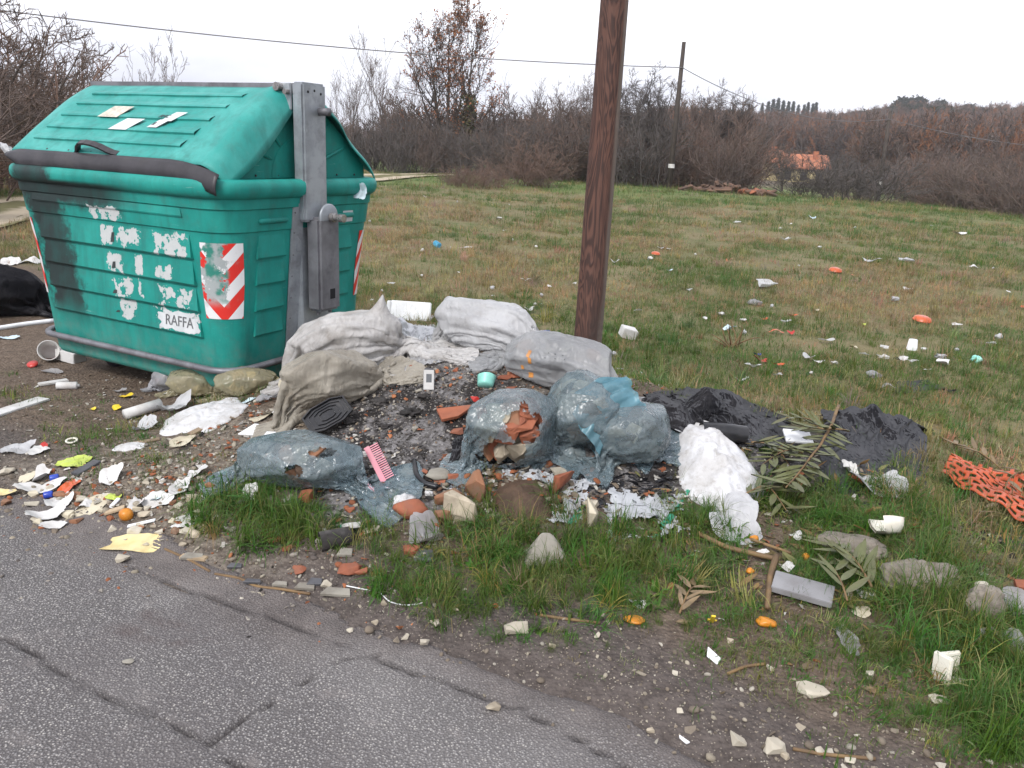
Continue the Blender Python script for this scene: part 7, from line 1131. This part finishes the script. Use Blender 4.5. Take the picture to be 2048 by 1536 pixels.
rock(248, 1120, 28, 14, 'CL', 'foam_block', 'small white foam block lying alone on the asphalt', 'foam', thin=.9); boxthing(388, 1118, .10, .03, .012, -.1, (0, 0), 'CB', 'wood_offcut', 'tan wood offcut at the edge of the asphalt', 'wood')
for k in range(46):
    r = np.random.RandomState(400+k); a = r.uniform(0, 420); b = np.interp(a, [0, 420], [985, 1060])+r.normal(0, 26); s_ = r.uniform(10, 28); rock(a, b, s_, s_*.65, ('CL', 'ST', 'CL', 'CR', 'BR')[k % 5], 'stone', 'pale stone among the litter along the road edge', 'stone', 'pale stones along the road edge', thin=.8)
for k, (a, b, w, h) in enumerate(((1475, 1478, 36, 24), (1548, 1490, 46, 26), (1570, 1510, 18, 16), (1625, 1378, 60, 20), (1875, 1398, 34, 22), (1695, 1190, 20, 14), (870, 1245, 24, 14), (1032, 1252, 48, 26), (748, 1255, 18, 10), (810, 1272, 18, 12), (850, 1295, 20, 14), (1105, 1290, 14, 10), (1195, 1270, 14, 14), (655, 1168, 24, 14), (1460, 1280, 14, 10), (1740, 1345, 18, 12), (700, 1270, 14, 8), (770, 1205, 18, 12), (1540, 1335, 16, 12), (1360, 1420, 14, 10), (1300, 1460, 16, 12), (1640, 1500, 20, 14), (1700, 1520, 22, 14), (912, 1218, 14, 10), (1350, 1345, 12, 10), (280, 1250, 0, 0), (985, 1425, 30, 16))):
    if w: rock(a, b, w, h, ('CL', 'CL', 'ST')[k % 3], 'stone', 'cream stone lying in the mud along the verge', 'stone', 'cream stones along the verge', thin=.8)
for a, b in ((-.2, 0),): pass
rock(258, 1333, 24, 14, 'GS', 'stone', 'single flat grey stone on the asphalt', 'stone', thin=.4, kind='stone')
rodthing(((690, 1172), (720, 1178), (760, 1185), (778, 1205), (810, 1212), (845, 1208), (858, 1195)), .0022, 'WF', 'wire_piece', 'thin pale wire curling across the mud', 'wire', n=5); rodthing(((480, 1185), (478, 1200), (500, 1208), (530, 1200), (528, 1190), (500, 1186), (482, 1192)), .004, 'CR', 'strap_loop', 'cream plastic strap loop at the road edge', 'strap', n=5)
for pts, lb in ((((330, 1100), (380, 1122), (420, 1145)), 'thin bent root lying along the asphalt edge'), (((430, 1150), (480, 1158), (510, 1175), (560, 1180), (620, 1190)), 'tangled root along the asphalt edge beside the strap loop'), (((1080, 1232), (1130, 1240), (1200, 1248)), 'short yellow stick in the mud'), (((1585, 1500), (1650, 1512), (1750, 1520)), 'long thin stick on the mud at the lower verge'), (((1455, 1350), (1490, 1335), (1530, 1330)), 'thin curved stick at the edge of short grass'), (((1940, 1425), (2000, 1440), (2060, 1462)), 'brown reed stalk at the lower right of the verge'), (((545, 700), (560, 690), (580, 688)), 'pale root under the container end')): rodthing(pts, .005, 'TW', 'stick', lb, 'stick', n=6)
# wrapper stuck on the rim, rag caught under the lid
p = np.array([-1.464, 4.094, 0])+1.0*np.array([.466, .885, 0])*.985+np.array([.885, -.466, 0])*.085; V, F = sheetv(91, .085, .10, .5, 6, .25, 8, 30); V = V@rotm(1.25, .25, -.48).T+p+np.array([0, 0, 1.175]); wthing('snack_wrapper', V, F, M['LB'], 'blue and white wrapper stuck on the container rim', 'wrapper', None, True)
p = np.array([-1.464, 4.094, 0])+np.array([.885, -.466, 0])*(-1.79)+np.array([.466, .885, 0])*.05; V, F = crumpv(92, .15, .06, .07, 3, .4); V = V@rotm(.2, .5, -.4).T+p+np.array([0, 0, 1.315]); wthing('film_tail', V, F, M['W'], 'white film tail caught under the left end of the lid', 'film', None, True)
# ------------------------------------------------------------------ litter across the field
Z3 = lambda X, Y: (1200+X/2.415, 400+Y/2.415); Z4 = lambda X, Y: (700+X/3.658, 300+Y/3.658)
FL3 = [(660, 113, 40, 12), (870, 138, 28, 14), (893, 195, 42, 26), (1060, 230, 30, 16), (1735, 168, 60, 20), (1308, 300, 75, 34), (1478, 290, 100, 20), (1803, 328, 38, 22), (1897, 333, 18, 10), (290, 238, 35, 12), (330, 242, 25, 10), (243, 285, 35, 22), (70, 305, 40, 24), (460, 267, 18, 8), (430, 445, 28, 12), (805, 418, 90, 52), (828, 518, 25, 18), (1485, 437, 48, 18), (1420, 482, 58, 28), (1970, 452, 25, 16), (185, 542, 40, 24), (585, 557, 50, 16), (507, 585, 22, 14), (690, 587, 50, 12), (895, 600, 55, 18), (1720, 612, 50, 26), (1920, 665, 50, 28), (1890, 703, 45, 18), (695, 645, 25, 30), (1095, 688, 65, 28), (1370, 727, 45, 20), (1560, 727, 40, 10), (1270, 757, 50, 20), (1365, 765, 90, 26), (1445, 783, 65, 30), (1500, 795, 60, 16), (1640, 763, 80, 22), (1655, 800, 75, 30), (1720, 730, 25, 18), (1005, 772, 50, 40), (1055, 795, 50, 18), (1130, 795, 50, 16), (735, 820, 75, 26), (1017, 845, 25, 16), (857, 860, 40, 14), (95, 830, 35, 14), (196, 848, 18, 16), (1580, 833, 40, 10), (1230, 135, 20, 10), (920, 120, 14, 8), (1600, 128, 14, 8), (960, 322, 18, 8)]
FL4 = [(528, 740, 40, 30), (845, 722, 85, 26), (738, 722, 14, 8), (1090, 512, 45, 28), (1130, 598, 30, 10), (145, 525, 30, 12), (550, 347, 25, 12), (785, 380, 20, 10), (1163, 403, 15, 12), (1400, 385, 15, 8), (525, 928, 30, 12), (300, 985, 50, 34), (235, 1040, 25, 16), (162, 1115, 25, 10), (1285, 967, 75, 24), (1042, 1018, 50, 30), (1047, 1080, 30, 20), (1400, 1070, 35, 38), (1458, 1015, 30, 20), (1640, 990, 30, 24), (1362, 712, 30, 16), (1310, 1185, 75, 42), (1355, 1138, 45, 24), (1397, 1143, 20, 12), (790, 910, 25, 8), (1110, 265, 16, 8), (1283, 262, 14, 8), (1190, 662, 14, 8)]
def fieldbit(k, px, py, w, h):
    lb = ('litter_scrap', 'white scrap of plastic or paper lying in the field grass', 'litter', 'white scraps in the field')
    if k % 5 in (1, 3): wad(px, py, w*1.0, max(h, 5)*1.2, ('W', 'WP')[k % 2], *lb, sub=2, deep=.5, dz=.022)
    else: scrap(px, py, w, max(h, 4), ('W', 'WP', 'W')[k % 3], *lb, .42, .4, nr=5, na=20, nf=7).location.z += .022
for k, (a, b, w, h) in enumerate(FL3): px, py = Z3(a, b); fieldbit(k, px, py, w/2.415, h/2.415)
for k, (a, b, w, h) in enumerate(FL4): px, py = Z4(a, b); fieldbit(k+1, px, py, w/3.658, h/3.658)
def bowl(px, py, w, lb): p = gp(px, py); k = mpp(p)*w*.5; V, F = lathe([(0, .62), (.55, .62), (.85, .45), (1.0, .08), (1.02, 0), (.98, 0), (.9, .3)], 22); wthing('plastic_bowl', seat(V*np.array([k, k, k*.75]), p, 0, .0, (.12, .05), .02), F, M['OR'], lb, 'bowl', None, True)
bowl(*Z3(1135, 353), 26, 'upturned orange plastic bowl in the middle of the field'); bowl(*Z3(1552, 596), 36, 'larger upturned orange plastic bowl in the nearer field'); bowl(*Z3(268, 270), 18, 'orange plastic lid in the field right of the wooden pole')
for a, b, w, h, m_, nm, lb, ct in ((1225, 368, 25, 12, 'OR', 'plastic_scrap', 'orange scrap beside the mid-field bowl', 'scrap'), (620, 298, 30, 20, 'OR', 'plastic_scrap', 'orange scrap beside a straw tuft in the field', 'scrap'), (335, 345, 35, 8, 'LB', 'plastic_scrap', 'pale blue strip in the field grass', 'scrap'), (2040, 522, 30, 20, 'OR', 'plastic_scrap', 'orange scrap at the right side of the field', 'scrap'), (790, 583, 40, 12, 'OR', 'plastic_scrap', 'rust-orange shard in the field grass', 'scrap'), (930, 563, 50, 12, 'OR', 'plastic_strip', 'curved orange strip in the field grass', 'strip'), (1038, 540, 35, 16, 'CR', 'board_piece', 'cream board bit in the field grass', 'board'), (1270, 610, 22, 14, 'LG', 'plastic_scrap', 'small lime green scrap in the field', 'scrap'), (850, 645, 70, 12, 'OR', 'plastic_strip', 'long orange strip left of the red shoe-like rag', 'strip'), (920, 652, 35, 18, 'RD', 'packet', 'red and white packet in the field grass', 'packet'), (1222, 718, 35, 18, 'CR', 'board_piece', 'cream board bit beside the white paper trail', 'board'), (770, 782, 62, 36, 'RD', 'red_rag', 'flat red rag in the grass behind the black sheeting', 'rag'), (758, 755, 36, 18, 'BL', 'blue_rag', 'dark blue rag on the red rag', 'rag'), (855, 806, 55, 12, 'OR', 'plastic_strip', 'orange and white strip right of the red rag', 'strip'), (1390, 912, 80, 16, 'GY', 'film_scrap', 'grey film strip beside the far black sheet scrap', 'film'), (1680, 930, 75, 22, 'BK', 'film_scrap', 'small dark film scrap right of the far black sheet scrap', 'film'), (682, 880, 65, 24, 'WP', 'paper_scrap', 'white folded paper just behind the black sheeting', 'paper'), (625, 632, 65, 28, 'LB', 'paper_scrap', 'bluish white paper near the dead weed stump', 'paper'), (1025, 88, 30, 18, 'LB', 'film_scrap', 'blue-grey film scrap far out in the field', 'film')):
    px, py = Z3(a, b); scrap(px, py, w/2.415, max(h/2.415, 5), m_, nm, lb, ct, None, .6, .3, nr=5, na=22).location.z += .012
px, py = Z3(1320, 838); wad(px, py, 38, 20, 'CLR', 'plastic_bag', 'greyish clear bag slumped in the grass behind the grass tuft', 'bag'); px, py = Z3(1815, 765); wad(px, py, 28, 22, 'TQ', 'plastic_bag', 'small aqua knotted bag in the field', 'bag'); px, py = Z3(745, 490); wad(px, py, 34, 18, 'GY', 'plastic_bag', 'greyish white crumpled bag in mid field', 'bag'); px, py = Z3(40, 738); wad(px, py, 40, 17, 'W', 'plastic_bag', 'white bag lying right of the wooden pole', 'bag'); px, py = Z4(638, 683); wad(px, py, 21, 21, 'SB', 'plastic_bag', 'bright blue knotted bag in the field behind the container', 'bag'); px, py = Z4(1413, 1325); scrap(px, py, 28, 9, 'BL', 'blue_rag', 'dark blue rag in grass left of the wooden pole', 'rag'); px, py = Z4(1517, 1420); wad(px, py, 10, 9, 'LB', 'paper_wad', 'small pale blue wad left of the wooden pole', 'paper')
px, py = Z3(127, 645); p = gp(px, py+10); V, F = bevbox((-.065, -.05, 0), (.065, .05, .085), .006); V = V*(1+.12*fbm3(V*14, 4, 2))[:, None]; wthing('carton', seat(V, p, .3, .1, (.2, .25)), F, M['WP'], 'crushed white carton in the grass right of the wooden pole', 'carton')
px, py = Z3(1505, 722); p = gp(px, py); V, F = lathe([(0, 0), (.032, 0), (.043, .085), (.045, .087), (.041, .085), (.030, .004), (0, .004)], 22); V[:, 2] = .088-V[:, 2]; wthing('plastic_cup', seat(V, p, 0, .02), [f[::-1] for f in F], M['WF'], 'white plastic cup upside down in the field', 'cup', None, True)
px, py = Z3(640, 712); p = gp(px, py); r = np.random.RandomState(3); P0, Q0 = limbs(r, np.repeat(p[None], 9, 0)+r.normal(0, .03, (9, 3))*np.array([1, 1, 0]), nrm(np.stack([r.normal(0, .5, 9), r.normal(0, .5, 9), np.ones(9)], 1)), r.uniform(.12, .3, 9), np.full(9, .008), 4, .2, 0.); V, F = seg(P0, Q0, 5); wthing('dead_weed', V, F, M['TW'], 'dark dead weed stump in the field behind the black sheeting', 'weed')
# ------------------------------------------------------------------ heap of logs and rubble far out
p = gp(1452, 386); lp = empty('log_heap', p, 'long low heap of reddish logs and rubble at the far field edge', 'log heap'); r = np.random.RandomState(6); LG_ = pm('log_brown', (.15, .085, .055), (.09, .055, .04), 3., .9, .4, 10., dirt=.2); BRR = pm('red_rubble', (.36, .13, .07), (.25, .09, .05), 4., .9, .4, 10., dirt=.2)
for k in range(90):
    x_ = r.uniform(-1.75, 1.75); y_ = r.normal(0, .25); z_ = abs(r.normal(0, .16))*(1-abs(x_)/2.4)+.06; a = r.uniform(-1.2, 1.2); L_ = r.uniform(.15, .4)
    if r.uniform() < .6: d = np.array([math.cos(a), math.sin(a), r.normal(0, .25)])*L_; V, F = tubev([np.array([x_, y_, z_])-d, np.array([x_, y_, z_])+d], r.uniform(.04, .085), 7); link('log', mesh('log', V, F), LG_, lp)
    else: V, F = chunk(k, r.uniform(.15, .35), r.uniform(.15, .3), r.uniform(.1, .22), 9, .05); link('rubble', mesh('rubble', V+np.array([x_, y_, z_]), F), BRR if x_ > .5 else LG_, lp)
p = gp(1600, 383); r = np.random.RandomState(8); e = empty('earth_clods', p, 'dark clods of earth beside the log heap', 'earth')
for k in range(10): V, F = stonev(k, r.uniform(.15, .3), r.uniform(.15, .3), r.uniform(.1, .2), 2, .25); link('clod', mesh('clod', V+np.array([r.uniform(-.8, .8), r.normal(0, .25), .05]), F), M['EA'], e)
# ------------------------------------------------------------------ damp winter air
hz = MB().box((-7000, -700, -8), (7000, 7500, 120)).out(); hm_, hn_, ho_ = nodemat('damp_air'); pv = hn_.nodes.new('ShaderNodeVolumePrincipled'); pv.inputs['Color'].default_value = (.93, .95, 1., 1); pv.inputs['Density'].default_value = .0005; pv.inputs['Anisotropy'].default_value = .2; hn_.links.new(pv.outputs[0], ho_.inputs['Volume'])
props(link('haze', mesh('haze', *hz), hm_), 'thin damp haze over the far hills', 'haze', None, 'stuff')
